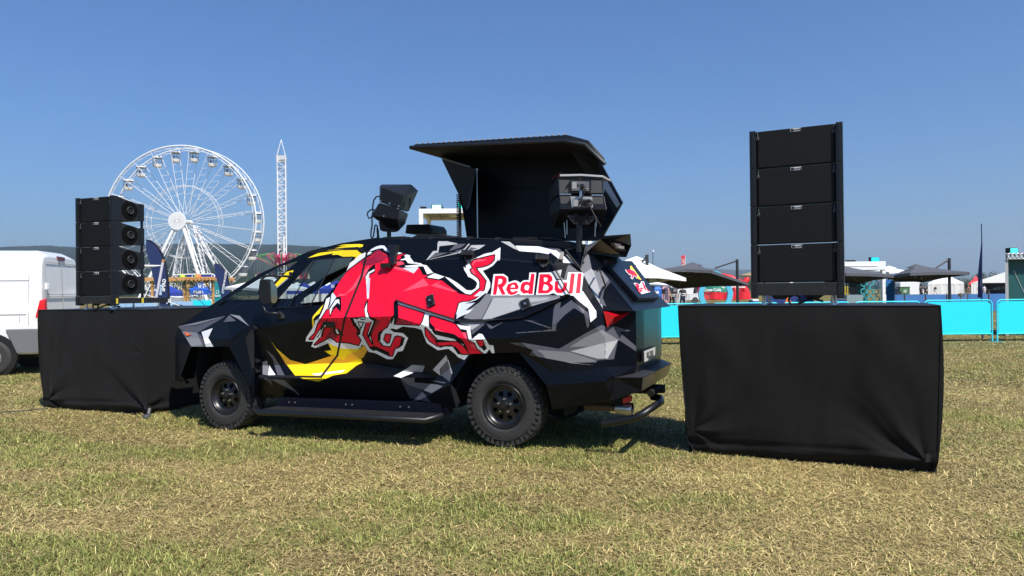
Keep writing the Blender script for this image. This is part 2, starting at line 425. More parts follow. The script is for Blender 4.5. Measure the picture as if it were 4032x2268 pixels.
paint('2','Z8',(1010,190),(1330,212),(1560,285),(1592,306),(1340,315),(1100,270),(1060,220)); paint('1','Z8',(1340,203),(1600,140),(1800,95),(1700,272),(1600,275))
paint('w','Z8',(1290,310),(1370,320),(1570,338),(1430,324))
paint('2','Z7',(860,280),(900,270),(925,400),(860,390)); paint('w','Z7',(918,310),(975,395),(908,398)); paint('3','Z7',(890,170),(960,230),(1010,310),(1055,400),(990,395),(950,260))
paint('3','Z7',(870,425),(930,430),(950,490)); paint('2','Z7',(930,430),(1050,440),(1180,560),(1182,578),(1140,540),(1000,470))
paint('2','Z7',(2100,360),(2180,305),(2290,315),(2270,370),(2180,365)); paint('w','Z7',(2015,405),(2100,360),(2190,375),(2080,420))
paint('3','Z7',(2070,420),(2210,470),(2350,640),(2160,600)); paint('2','Z7',(2070,420),(2200,420),(2200,460),(2400,480),(2450,495),(2350,555),(2140,480))
paint('1','Z7',(2360,350),(2480,220),(2492,262),(2420,345),(2430,402)); paint('3','Z7',(2425,345),(2490,262),(2530,380),(2510,455),(2440,400)); paint('1','Z7',(2490,262),(2500,262),(2535,380),(2525,390))
paint('2','Z7',(2330,440),(2480,462),(2460,468)); paint('1','Z8',(185,530),(215,560),(245,700),(235,730),(200,620))
paint('3','Z2',(1410,575),(1560,568),(1790,492),(1560,628),(1440,605)); paint('2','Z2',(1410,575),(1790,490),(1560,560)); paint('3','Z2',(1815,485),(1870,530),(1770,540)); paint('2','Z2',(1820,478),(1900,490),(1975,572),(1890,515))
paint('2','Z2',(1440,610),(1560,625),(1610,735),(1515,733)); paint('3','Z2',(1560,625),(1590,640),(1630,735),(1610,735)); paint('w','Z2',(1597,618),(1685,588),(1650,665),(1692,735),(1632,735))
# --- yellow, with shade under the belt crease painted in as orange
paint('y','T1',(785,260),(1340,112),(1060,142),(1250,92),(1700,80),(1815,95),(1790,160),(1000,252))
paint('y','T1',(230,475),(540,330),(1200,255),(1640,250),(1700,310),(1810,375),(1620,510),(1565,505),(1610,440),(1240,440),(1080,380),(920,390),(960,340))
paint('y','Z3',(205,705),(330,568),(402,550),(385,590),(215,735)); paint('1','Z3',(215,738),(385,592),(388,600),(218,745))
paint('y','T3',(680,495),(560,760),(460,820),(390,910),(410,1020),(372,1200),(350,940),(380,830))
paint('y','Z7',(920,75),(980,160),(1110,270),(1240,300),(1470,225),(1405,185),(1515,170),(1440,120),(1720,165),(1755,130),(1785,175),(1750,240),(1725,240),(1742,285),(1690,310),(1600,380),(1480,400),(1355,455),(1240,435),(1150,405),(1070,300))
paint('o','Z7',(1100,262),(1240,300),(1470,225),(1515,172),(1620,200),(1785,175),(1750,240),(1600,290),(1068,305),(1000,190))
paint('y','Z7',(1440,120),(1720,165),(1610,215),(1580,262),(1500,240)); paint('o','Z7',(1720,165),(1755,130),(1785,175),(1750,240),(1620,262))
paint('w','Z7',(1290,385),(1590,350),(1560,372),(1330,400))
# --- the charging bull
RED = []
def red(*seq): RED.append(T(*seq))
paint('w','T1',(1150,1085),(1330,750),(1390,650),(1580,510),(1700,400),(1800,350),(1880,310),(2070,310),'T2',(120,330),(390,450),(570,420),(580,300),(780,342),(870,370),(990,410),(960,440),(1090,600),(1300,630),(1310,655),(1450,690),(1640,900),(1960,1010),(2080,1040),(2318,1180),
 'T7',(850,1320),(1000,1330),(1100,1270),(1150,1150),(1130,1080),(1040,1010),(930,950),(900,950),(860,870),(790,760),(760,650),(830,700),(830,620),(860,560),(1010,450),(1120,400),(1180,370),(1350,290),(1520,250),(1560,255),(1815,100),(1800,470),(1730,470),(1600,620),(1450,710),(1310,770),(1480,1010),(1525,1110),(1520,1240),(1420,1430),
 'Z3',(2350,780),(2260,850),(2140,890),(2100,897),(2080,960),(2020,1045),'T6',(1080,200),(1130,260),(1290,300),(1530,320),(1570,680),(1600,680),(1780,530),(1880,550),(1960,680),(2070,855),(2190,870),(2230,1095),(2150,1095),(2085,970),(1980,1105),(1890,1115),(1500,1115),(1470,1160),(1410,1225),(1360,1280),(1190,1210),(1100,1110),(910,965),(610,1010),(290,800),(220,620),(150,430),
 'T5',(2180,430),(2000,370),(1630,330),(1460,415),(1350,385),(1260,400),(1380,490),(1640,520),(1790,660),(1640,1020),(1540,1050),(1500,1035),(1350,1265),(1180,1260),(870,1095),(660,1050),(550,870),(460,850),(440,930),(310,980),
 'Z3',(880,1345),(750,1292),(660,1330),(620,1340),(580,1325),(605,1275),(523,1272),(530,1235),(600,1130),(620,1080),'T3',(430,970),(560,880),(680,620),(760,340),(870,280),(940,170),(960,150),(1030,0))
paint('b','T1',(1970,300),(2050,220),(2180,150),(2318,115),'T2',(130,115),(240,125),(370,270),(390,330),(230,260),(200,200),'T1',(2318,205),(2150,240))
paint('k','T1',(1990,305),(2150,235),(2318,200),'T2',(210,200),(240,250),(390,335),(400,440),(200,330),(90,240),'T1',(2120,300),(1900,480),(1700,600),(1290,930),(1100,1210),(1090,1195),(1280,910),(1400,800),(1700,560),(1900,420),(2070,315))
paint('k','T2',(565,415),(790,335),(870,330),(900,370),(800,400),(850,465),(720,520),(600,565),(740,545),(850,530),(920,628),(1300,655),(1230,660),(820,700),(860,740),(1210,745),(1260,715),(1355,715),(1460,938),(1640,900),(1660,920),(1390,1040),(1800,1080),(1960,1008),(2318,1320),'T7',(850,1449),(640,1449),'T2',(1800,1120),(1300,1060),(500,700))
red('T1',(970,1449),(1100,1215),(1290,935),(1410,820),(1710,600),(1760,560),(2060,400),(2120,310),(2250,240),'T2',(90,245),(200,320),(390,440),(560,430),(850,345),(700,430),(720,480),(540,580),(740,570),(820,650),(650,690),(500,705),(780,765),(1080,910),(1230,745),(1340,960),(1480,970),(1370,1050),(1800,1115),(1880,1120),
 'T7',(640,1430),'Z3',(2080,790),(2200,810),'T7',(1240,1270),(1240,1080),(1200,980),(1100,900),(1000,830),(960,745),(1030,690),(1010,640),(970,570),(1050,470),(1200,430),(1640,325),(1620,460),(1550,540),(1450,600),(1300,645),(1110,670),(1150,760),(1250,880),(1390,1060),(1340,1290),
 'Z3',(2290,800),(2240,835),(2180,858),(2100,866),(2070,880),(2025,1045),(1440,855),'T4',(650,440),(655,770),(560,890),'T5',(1300,90),(690,30),'T3',(1430,870),(1280,850),(1160,720),(1190,560),(1175,270),(1050,285),(960,150))
red('T4',(780,520),(1510,755),(1450,970),(1380,1085),(1320,1075),(720,1050),(790,860))
red('T6',(430,40),(1060,230),(1090,250),(1280,490),(1410,500),(1450,690),(1470,740),(1640,830),(1710,980),(1870,1100),(1510,1115),(1400,860),(1330,740),(1290,700),(1080,550),(860,500),(510,440),(530,370),(390,220),(380,130))
red('T6',(250,370),(560,690),(520,740),(600,880),(380,740),(270,580)); red('T6',(580,790),(1060,770),(1160,780),(1330,900),(1490,1110),(1290,1110),(1120,900),(1080,900),(1000,850),(640,880))
red('T6',(1720,740),(1880,740),(1920,850),(1830,900))
red('Z3',(775,1005),(850,900),(880,960),(920,1035),(1000,1040),(1030,1110),(1070,1160),(1065,1195),(1035,1200),(1080,1262),(1060,1308),(960,1285),(840,1275),(775,1225),(700,1265),(615,1308),(660,1260),(700,1200),(720,1130),(745,1060))
red('Z3',(562,1250),(620,1190),(650,1100),(740,955),(765,950),(770,1020),(690,1110),(640,1180),(600,1247))
red('T5',(690,30),(1370,0),(1300,90),(1190,330),(930,510),(915,740),(1060,900),(1290,930),(1420,640),(1480,615),(1600,640),(1540,880),(1400,960),(1340,1160),(1270,1160),(1240,1060),(830,880),(700,910),(510,560),(610,210),(720,200),(605,560),(760,850),(810,840),(740,600),(900,150))
red('T5',(1150,560),(1290,570),(1240,780),(1190,790),(1110,700))
for q in RED: stroke(q, 4.6)
paint('k','T4',(650,440),(700,375),(770,440),(790,860),(700,1060),(655,1100),(560,1040),(600,880),(660,780))
paint('k','T6',(350,0),(430,20),(380,130),(390,230),(530,380),(510,450),(860,500),(1080,560),(1290,710),(1400,860),(1500,1100),(1460,1080),(1340,850),(1160,760),(1080,690),(520,560),(350,330))
paint('k','T6',(1200,390),(1440,430),(1430,490),(1280,490)); paint('k','T6',(1690,710),(1900,730),(2010,960),(1920,1030),(1830,910)); paint('k','T6',(1040,920),(1130,910),(1290,1120),(1180,1125))
paint('k','T6',(560,690),(1130,755),(1060,780),(580,790),(520,740)); paint('k','T6',(630,880),(1000,850),(1040,905),(800,905),(660,945))
paint('k','T5',(910,740),(1060,900),(1090,880),(1000,760)); paint('k','T5',(700,910),(830,880),(1240,1060),(1270,1160),(1330,1195),(1250,1190),(870,1010),(800,1030),(690,960)); paint('k','T5',(1600,640),(1700,640),(1640,860),(1540,940),(1450,970),(1540,880))
paint('k','T5',(930,510),(1110,400),(1010,570),(1000,740),(915,740))
for q in RED: LAY.append(('r', q))
# tones within the bull
paint('d','T1',(1740,620),(1760,570),(2060,430),(2120,310),(2250,240),'T2',(90,245),(200,320),(200,350),(370,430),(180,590),(0,640),'T1',(2150,640),(2100,660),(1990,690),(1820,700))
paint('p','T2',(430,740),(500,705),(760,762),(1080,915),(540,790)); paint('b','T2',(760,760),(1220,745),(1080,915))
paint('p','T2',(530,600),(740,572),(820,650),(640,690)); paint('p','T2',(1360,1065),(1510,1260),(760,1430)); paint('p','T2',(1560,1265),(1880,1120),(1760,1215),(2318,1430),(2200,1440))
paint('p','T1',(1360,1449),(1500,1300),(1720,950),(1970,700),(1990,760),(1880,950),(1620,1280),(1500,1400)); paint('p','T3',(1060,270),(1150,190),(1300,210),(1530,0),(1560,0),(1300,240))
paint('p','T7',(970,740),(1040,700),(1120,900),(1010,830)); paint('p','T7',(1000,600),(1050,480),(1200,440),(1450,450),(1340,490),(1100,520),(1030,620)); paint('b','Z3',(2230,815),(2290,765),(2335,765),(2290,815))
paint('p','T6',(1290,500),(1405,505),(1445,700),(1440,760)); paint('p','T6',(520,440),(540,385),(800,480)); paint('p','T6',(1500,860),(1640,850),(1700,975))
paint('d','T4',(790,870),(1300,1065),(730,1045)); paint('d','T4',(160,830),(0,1300),'T5',(760,520),(1010,170),(880,120)); paint('d','Z3',(745,1205),(800,1105),(855,1180),(830,1260),(775,1225),(700,1260)); paint('d','T6',(270,400),(560,690),(500,740),(430,640))
# neck line, horn, eye
paint('k','T1',(2100,670),(2150,650),(2155,870),(1985,980),(1950,1250),(1925,1290),(1855,1020),(1965,790)); paint('w','T1',(1965,880),(2130,790),(2140,840),(1985,930),(1940,1290),(1905,1290),(1880,1010))
paint('b','T1',(1970,1050),(2010,1050),(1985,1449),'T3',(1975,330),(1920,335),(1905,0),'T1',(1905,1300))
paint('k','T3',(1935,335),(1950,420),(1935,640),(2000,830),(2190,930),(2150,1040),(1990,1449),(1920,1449),(2110,990),(1920,1010),(1890,960),(1850,950),(1430,885),(1430,860),(1850,915),(1870,860),(1830,640),(1860,470))
paint('w','T3',(1920,440),(1915,680),(1985,900),(2125,980),(1910,1015),(1830,960),(1890,890),(1852,640)); paint('w','T3',(1500,900),(1830,950),(1850,1000),(1540,1010))
paint('k','T3',(1430,880),(1530,900),(1600,1100),(1690,1160),(1710,1360),(1650,1360),(1600,1320),(1650,1280),(1600,1170),(1530,1110))
paint('k','T3',(1640,975),(1850,995),(1740,1230)); paint('w','T3',(1680,1010),(1800,1025),(1740,1150)); paint('w','T5',(1390,70),(1370,310),(1240,330),(1330,230))
paint('k','T3',(870,270),(905,230),(1050,285),(1175,265),(1190,560),(1165,715),(1040,580),(940,630),(885,850),(855,850),(840,640),(790,600),(830,480)); paint('b','T3',(905,205),(950,160),(1045,290),(860,560),(800,650),(870,500))
paint('w','T3',(1025,365),(1120,350),(1140,500),(1080,440),(930,595),(870,800),(855,640))
paint('k','T3',(950,1165),(1130,1200),(1210,1330),(1280,1400),(1130,1380),(990,1350)); paint('w','T3',(1020,1200),(1075,1215),(1130,1345),(1050,1320)); paint('k','T3',(600,1080),(700,1110),(690,1260),(660,1420),(560,1449),(480,1449),(600,1250)); paint('w','T3',(690,1110),(640,1260),(590,1449),(520,1449),(600,1280))
# --- lettering
paint('w','T8',(240,220),(460,215),(555,280),(570,400),(700,355),(770,370),(830,410),(900,355),(1015,350),(1030,185),(1180,185),(1125,675),(850,680),(790,655),(640,695),(530,685),(180,690))
paint('w','T8',(1240,190),(1500,180),(1570,250),(1610,350),(1860,345),(1875,180),(2220,185),(2165,690),(1930,690),(1870,650),(1750,690),(1640,680),(1550,635),(1450,670),(1170,675))
LET = [T('T8',(280,255),(430,252),(500,280),(535,330),(530,400),(490,465),(437,515),(505,660),(432,670),(352,525),(340,470),(300,670),(232,668)),
 T('T8',(520,550),(560,440),(680,400),(745,405),(792,490),(780,548),(600,550),(640,610),(700,610),(720,578),(785,600),(730,650),(640,678),(570,650)),
 T('T8',(1070,208),(1145,210),(1100,655),(1015,650),(1010,630),(900,645),(830,570),(845,460),(880,400),(960,380),(1040,400)),
 T('T8',(1260,220),(1460,218),(1530,280),(1535,360),(1475,410),(1550,480),(1545,560),(1440,635),(1220,640)),
 T('T8',(1595,375),(1670,378),(1655,500),(1700,550),(1760,540),(1790,400),(1870,400),(1835,570),(1740,635),(1640,630),(1585,560)),
 T('T8',(1940,205),(2030,205),(1980,640),(1895,640)), T('T8',(2095,200),(2178,200),(2140,640),(2050,640))]
for q in LET: LAY.append(('d', [(x-0.9, y+0.8) for x, y in q])); LAY.append(('r', q))
paint('w','T8',(352,325),(420,328),(440,370),(405,430),(338,450)); paint('w','T8',(335,470),(352,525),(425,668),(306,668)); paint('w','T8',(610,512),(650,455),(700,458),(715,512)); paint('w','T8',(915,520),(940,460),(1000,455),(1030,490),(1000,580),(930,560))
paint('w','T8',(1345,295),(1420,300),(1432,350),(1400,385),(1350,388)); paint('w','T8',(1350,440),(1420,462),(1452,510),(1430,565),(1390,580),(1320,572))
# --- panel seams
def seam(pts, w):
    for a, b in zip(pts[:-1], pts[1:]):
        dx, dy = b[0]-a[0], b[1]-a[1]; L = math.hypot(dx, dy); nx, ny = -dy/L*w, dx/L*w; ex, ey = dx/L*w, dy/L*w
        LAY.append(('v', [(a[0]-ex+nx, a[1]-ey+ny), (b[0]+ex+nx, b[1]+ey+ny), (b[0]+ex-nx, b[1]+ey-ny), (a[0]-ex-nx, a[1]-ey-ny)]))
seam(T('Z3',(1145,375),(1090,620),(920,1040),(845,1417),'P',(1264,1484),(1025,1481)), 4.2)
seam(T('Z3',(560,370),(700,345),(1050,320),(1145,375)), 2.5)
seam(T('T2',(1380,542),(2318,488),'T7',(760,400),'Z4',(700,440),(1240,490),(1440,480)), 0.9)

# --- base facets: key vertices (photo pixel, distance b out of the wheel plane)
KV = {}
def kv(name, x, y, b): KV[name] = (x, y, b); return name
OUT = [kv('A0',700,1287,-.24),kv('A1',862,1181,-.27),kv('A2',1019,1079,-.29),kv('A3',1219,988,-.33),kv('A4',1346,957,-.35),kv('A5',1480,936,-.37),kv('A6',1563,943,-.36),kv('A7',1803,942,-.36),kv('A8',1985,948,-.36),kv('A9',2216,976,-.36),
 kv('C0',2282,1052,-.28),kv('C1',2340,1160,-.13),kv('C2',2378,1222,-.03),kv('C3',2384,1330,.0),kv('C4',2385,1445,.01),kv('C5',2421,1488,.02),kv('E0',2419,1577,-.02),kv('E1',2175,1613,.02),kv('R3',2150,1516,.09),kv('R2',2044,1387,.055),kv('R1',1855,1393,.055),kv('R0',1771,1516,.09),kv('E2',1798,1607,.03),
 kv('E3',1600,1600,-.14),kv('E4',1300,1580,-.15),kv('E5',1012,1566,-.12),kv('G3',1000,1560,.06),kv('G2',986,1521,.10),kv('G1',901,1364,.10),kv('G0',752,1366,.04),kv('H0',713,1477,-.03),kv('H1',733,1505,-.03),kv('H2',690,1500,-.22),kv('F5',691,1330,-.24)]
for a in [('B1',984,1180,-.20),('B2',1350,1060,-.24),('S1',1500,1030,-.20),('S2',1700,1023,-.20),('S3',1972,1021,-.20),('S4',2181,1040,-.20),
 ('F1',884,1243,-.06),('F2',981,1284,.05),('F3',914,1331,.10),('F4',732,1331,-.12),('F6',1003,1300,.04),
 ('K1',1000,1272,.03),('K2',1240,1254,.05),('K3',1550,1245,.06),('K4',1665,1279,.05),('K5',1800,1327,.10),('K6',1860,1337,.11),('K7',2034,1331,.10),('K8',2294,1232,.05),
 ('M1',1016,1440,-.05),('M2',1427,1427,-.15),('M3',1583,1452,-.12),('M4',1722,1486,-.02),('N1',1020,1492,.045),('N2',1570,1488,.05),
 ('Q1',2201,1477,.07),('Q2',2389,1446,-.0),('Q3',2415,1480,.05),('W1',2380,1503,.07)]: kv(*a)
CRE = [('A0','F1'),('F1','F2'),('F2','F3'),('F3','F4'),('F4','F5'),('F4','A0'),('F1','F4'),('F1','F3'),('G1','F3'),('F2','G2'),('F2','F6'),('F6','G3'),('G0','F4'),
 ('F2','K1'),('K1','K2'),('K2','K3'),('K3','K4'),('K4','K5'),('K5','K6'),('K6','K7'),('K7','K8'),('K8','C2'),('A1','F1'),('B1','K1'),('A2','B1'),
 ('S1','S2'),('S2','S3'),('S3','S4'),('S4','C0'),('A5','S1'),('F6','M1'),('M1','M2'),('M2','M3'),('M3','M4'),('N1','N2'),('N2','M4'),('M1','N1'),('F6','K1'),('M4','R0'),('N1','E5'),
 ('Q1','Q2'),('Q2','Q3'),('Q1','Q3'),('Q3','C5'),('Q2','C4'),('R3','W1'),('W1','C5'),('W1','Q3'),('K6','R1'),('K7','R2'),('R3','Q1')]
WIN_SIDE = T('Z3',(160,938),(430,640),(605,448),(820,430),(1000,418),(920,600),(855,680),(720,830),(680,905),(570,910),(350,930))
WIN_FRONT = T('P',(856,1204),(909,1168),(1025,1096),(1100,1050),(1172,1028),(1095,1094),(1030,1163),(1003,1188))
RECESS = T('Z2',(1945,668),(1990,600),(2010,610),(2015,900),(1995,905),(1975,820))

def inpoly(x, y, poly):
    c = False; n = len(poly); j = n-1
    for i in range(n):
        xi, yi = poly[i]; xj, yj = poly[j]
        if (yi > y) != (yj > y) and x < (xj-xi)*(y-yi)/(yj-yi)+xi: c = not c
        j = i
    return c
names = list(KV); kidx = {n: i for i, n in enumerate(names)}
kpts = [Vector(KV[n][:2]) for n in names]
kedges = [(kidx[OUT[i]], kidx[OUT[(i+1) % len(OUT)]]) for i in range(len(OUT))]+[(kidx[a], kidx[b]) for a, b in CRE]
bv, be, bf, *_r = delaunay_2d_cdt(kpts, kedges, [], 0, 1e-4)
K3D = []
for p in bv:
    i = min(range(len(kpts)), key=lambda i: (kpts[i]-p).length_squared)
    K3D.append(PB(p, KV[names[i]][2]))
outpoly = [KV[n][:2] for n in OUT]
BT = []
for f in bf:
    c = (bv[f[0]]+bv[f[1]]+bv[f[2]])/3
    if inpoly(c.x, c.y, outpoly):
        n_ = (K3D[f[1]]-K3D[f[0]]).cross(K3D[f[2]]-K3D[f[0]])
        BT.append((tuple(bv[i] for i in f), K3D[f[0]], n_.normalized()))
def base_tri(x, y):
    best = None; bd = 1e9
    for t, p, n_ in BT:
        d = 0
        (ax, ay), (bx, by), (cx, cy) = t
        s = (bx-ax)*(cy-ay)-(by-ay)*(cx-ax); s = 1 if s > 0 else -1
        for (x0, y0), (x1, y1) in ((t[0], t[1]), (t[1], t[2]), (t[2], t[0])):
            L = math.hypot(x1-x0, y1-y0); q = s*((x1-x0)*(y-y0)-(y1-y0)*(x-x0))/L
            d = max(d, -q)
        if d < bd: bd = d; best = (p, n_)
        if d == 0: break
    return best
def on_body(x, y, off=0.0):
    p, n_ = base_tri(x, y)
    q = atPlane(x, y, p, n_)
    if off:
        n2 = n_ if n_.dot(CAM-q) > 0 else -n_
        q = q+n2*off
    return q
def body_normal(x, y):
    p, n_ = base_tri(x, y); q = atPlane(x, y, p, n_)
    return n_ if n_.dot(CAM-q) > 0 else -n_

truck = thing("show_truck", "black faceted off-road truck with a red charging bull on its side and raised roof hatch", "truck", tuple(V3(WB/2, -WID/2, 0)))

def build_side():
    pts = list(bv); edges = [tuple(e) for e in be]
    def addpoly(q):
        o = len(pts); pts.extend(Vector(p) for p in q); n = len(q)
        edges.extend((o+i, o+(i+1) % n) for i in range(n))
    for c, q in LAY: addpoly(q)
    for q in (WIN_SIDE, WIN_FRONT, RECESS): addpoly(q)
    v2, e2, f2, *_r = delaunay_2d_cdt(pts, edges, [], 0, 0.02)
    order = ['k', 'w', 'r', 'p', 'd', 'b', 'y', 'o', '1', '2', '3', 'v']
    boxes = [(min(p[0] for p in q), max(p[0] for p in q), min(p[1] for p in q), max(p[1] for p in q)) for c, q in LAY]
    mb = MB(); vid = {}
    fs = []; ms = []
    for f in f2:
        a, b, c = (v2[i] for i in f); m = (a+b+c)/3
        if abs((b-a).cross(c-a)) < 1e-3: continue
        if not inpoly(m.x, m.y, outpoly): continue
        if inpoly(m.x, m.y, WIN_SIDE) or inpoly(m.x, m.y, WIN_FRONT): continue
        col = 'k'
        if inpoly(m.x, m.y, RECESS): col = 'v'
        else:
            for k in range(len(LAY)-1, -1, -1):
                bx = boxes[k]
                if bx[0] <= m.x <= bx[1] and bx[2] <= m.y <= bx[3] and inpoly(m.x, m.y, LAY[k][1]): col = LAY[k][0]; break
        p, n_ = base_tri(m.x, m.y)
        idx = []
        for i in f:
            q = atPlane(v2[i].x, v2[i].y, p, n_)
            key = (i, round(q.x, 3), round(q.y, 3))
            if key not in vid: vid[key] = len(vid); mb.v.append(q)
            idx.append(vid[key])
        fs.append(idx); ms.append(order.index(col))
    for idx, m_ in zip(fs, ms): mb.f.append(idx); mb.m.append(m_); mb.sm.append(False)
    # rivets on the panels
    rr = random.Random(5); rv = MB()
    def row(a, b, n, off=0):
        for i in range(n):
            t = (i+.5)/n; x = a[0]+(b[0]-a[0])*t; y = a[1]+(b[1]-a[1])*t+off
            if not inpoly(x, y, outpoly) or inpoly(x, y, WIN_SIDE) or inpoly(x, y, WIN_FRONT): continue
            n_ = body_normal(x, y); q = on_body(x, y); 
            if inpoly(x, y, RECESS): continue
            col = 'k'
            for kx in range(len(LAY)-1, -1, -1):
                bx = boxes[kx]
                if bx[0] <= x <= bx[1] and bx[2] <= y <= bx[3] and inpoly(x, y, LAY[kx][1]): col = LAY[kx][0]; break
            rv.tube([q-n_*.001, q+n_*.004], [.0085, .005], 6, order.index(col))
    def kk(n): return KV[n][:2]
    for a, b, n in (('K3','K4',5),('K4','K5',6),('K6','K7',8),('K7','K8',9),('S1','S2',8),('S2','S3',10),('S3','S4',8),('N1','N2',16),('R3','Q3',9),('C3','C4',4),('Q1','Q2',6),('A3','A4',5),('A4','A5',5),('A6','A7',8),('A7','A8',8),('M2','M3',5),('K2','K3',8)):
        row(kk(a), kk(b), n, 9); row(kk(a), kk(b), n, -9 if a[0] in 'KS' else 16)
    for x in range(1560, 2300, 62): row((x, 1100+rr.uniform(-8, 8)), (x+25, 1220), 2)
    mb.add(rv.v, rv.f, 0, False); mb.m[-len(rv.m):] = rv.m
    o = mb.build("side_body", [LIV[c] for c in order], truck, fixn=False)
    # far side: the same shell mirrored, plain black, with the window openings
    bm = MB()
    pts = list(bv); edges = [tuple(e) for e in be]
    for q in (WIN_SIDE, WIN_FRONT):
        o_ = len(pts); pts += [Vector(p) for p in q]; n = len(q); edges += [(o_+i, o_+(i+1) % n) for i in range(n)]
    v2, e2, f2, *_r = delaunay_2d_cdt(pts, edges, [], 0, 0.02)
    for f in f2:
        a, b, c = (v2[i] for i in f); m = (a+b+c)/3
        if not inpoly(m.x, m.y, outpoly) or inpoly(m.x, m.y, WIN_SIDE) or inpoly(m.x, m.y, WIN_FRONT): continue
        p, n_ = base_tri(m.x, m.y)
        bm.add([mir(atPlane(v2[i].x, v2[i].y, p, n_)) for i in f], [(0, 1, 2)])
    bm.build("side_body", PAINT, truck, fixn=False)
build_side()
def K(n): return PB(KV[n][:2], KV[n][2])

def proj(p):
    v = CM.transposed() @ (p-CAM); return Vector((2016+FPX*v.x/-v.z, 1134-FPX*v.y/-v.z))
def painted(name, tris, extra, parent):
    # flat plates with their painted pattern cut into the mesh
    pts = []; edges = []; T2 = []
    for t in tris:
        q = [proj(p) for p in t]; o = len(pts); pts += q; edges += [(o, o+1), (o+1, o+2), (o+2, o)]
        n_ = (t[1]-t[0]).cross(t[2]-t[0]).normalized(); T2.append(([tuple(p) for p in q], t[0], n_))
    x0 = min(p.x for p in pts); x1 = max(p.x for p in pts); y0 = min(p.y for p in pts); y1 = max(p.y for p in pts); lay = []
    for c, q in LAY+extra:
        if max(p[0] for p in q) < x0 or min(p[0] for p in q) > x1 or max(p[1] for p in q) < y0 or min(p[1] for p in q) > y1: continue
        lay.append((c, q)); o = len(pts); pts += [Vector(p) for p in q]; n = len(q); edges += [(o+i, o+(i+1) % n) for i in range(n)]
    v2, e2, f2, *_r = delaunay_2d_cdt(pts, edges, [], 0, 0.02); order = ['k', 'w', 'r', 'p', 'd', 'b', 'y', 'o', '1', '2', '3', 'v']; mb = MB()
    for f in f2:
        a, b, c = (v2[i] for i in f); m = (a+b+c)/3
        if abs((b-a).cross(c-a)) < 1e-3: continue
        hit = [t for t in T2 if inpoly(m.x, m.y, t[0])]
        if not hit: continue
        col = 'k'
        for cc, q in reversed(lay):
            if inpoly(m.x, m.y, q): col = cc; break
        mb.add([atPlane(v2[i].x, v2[i].y, hit[0][1], hit[0][2]) for i in f], [(0, 1, 2)], order.index(col))
    return mb.build(name, [LIV[c] for c in order], parent, fixn=False)
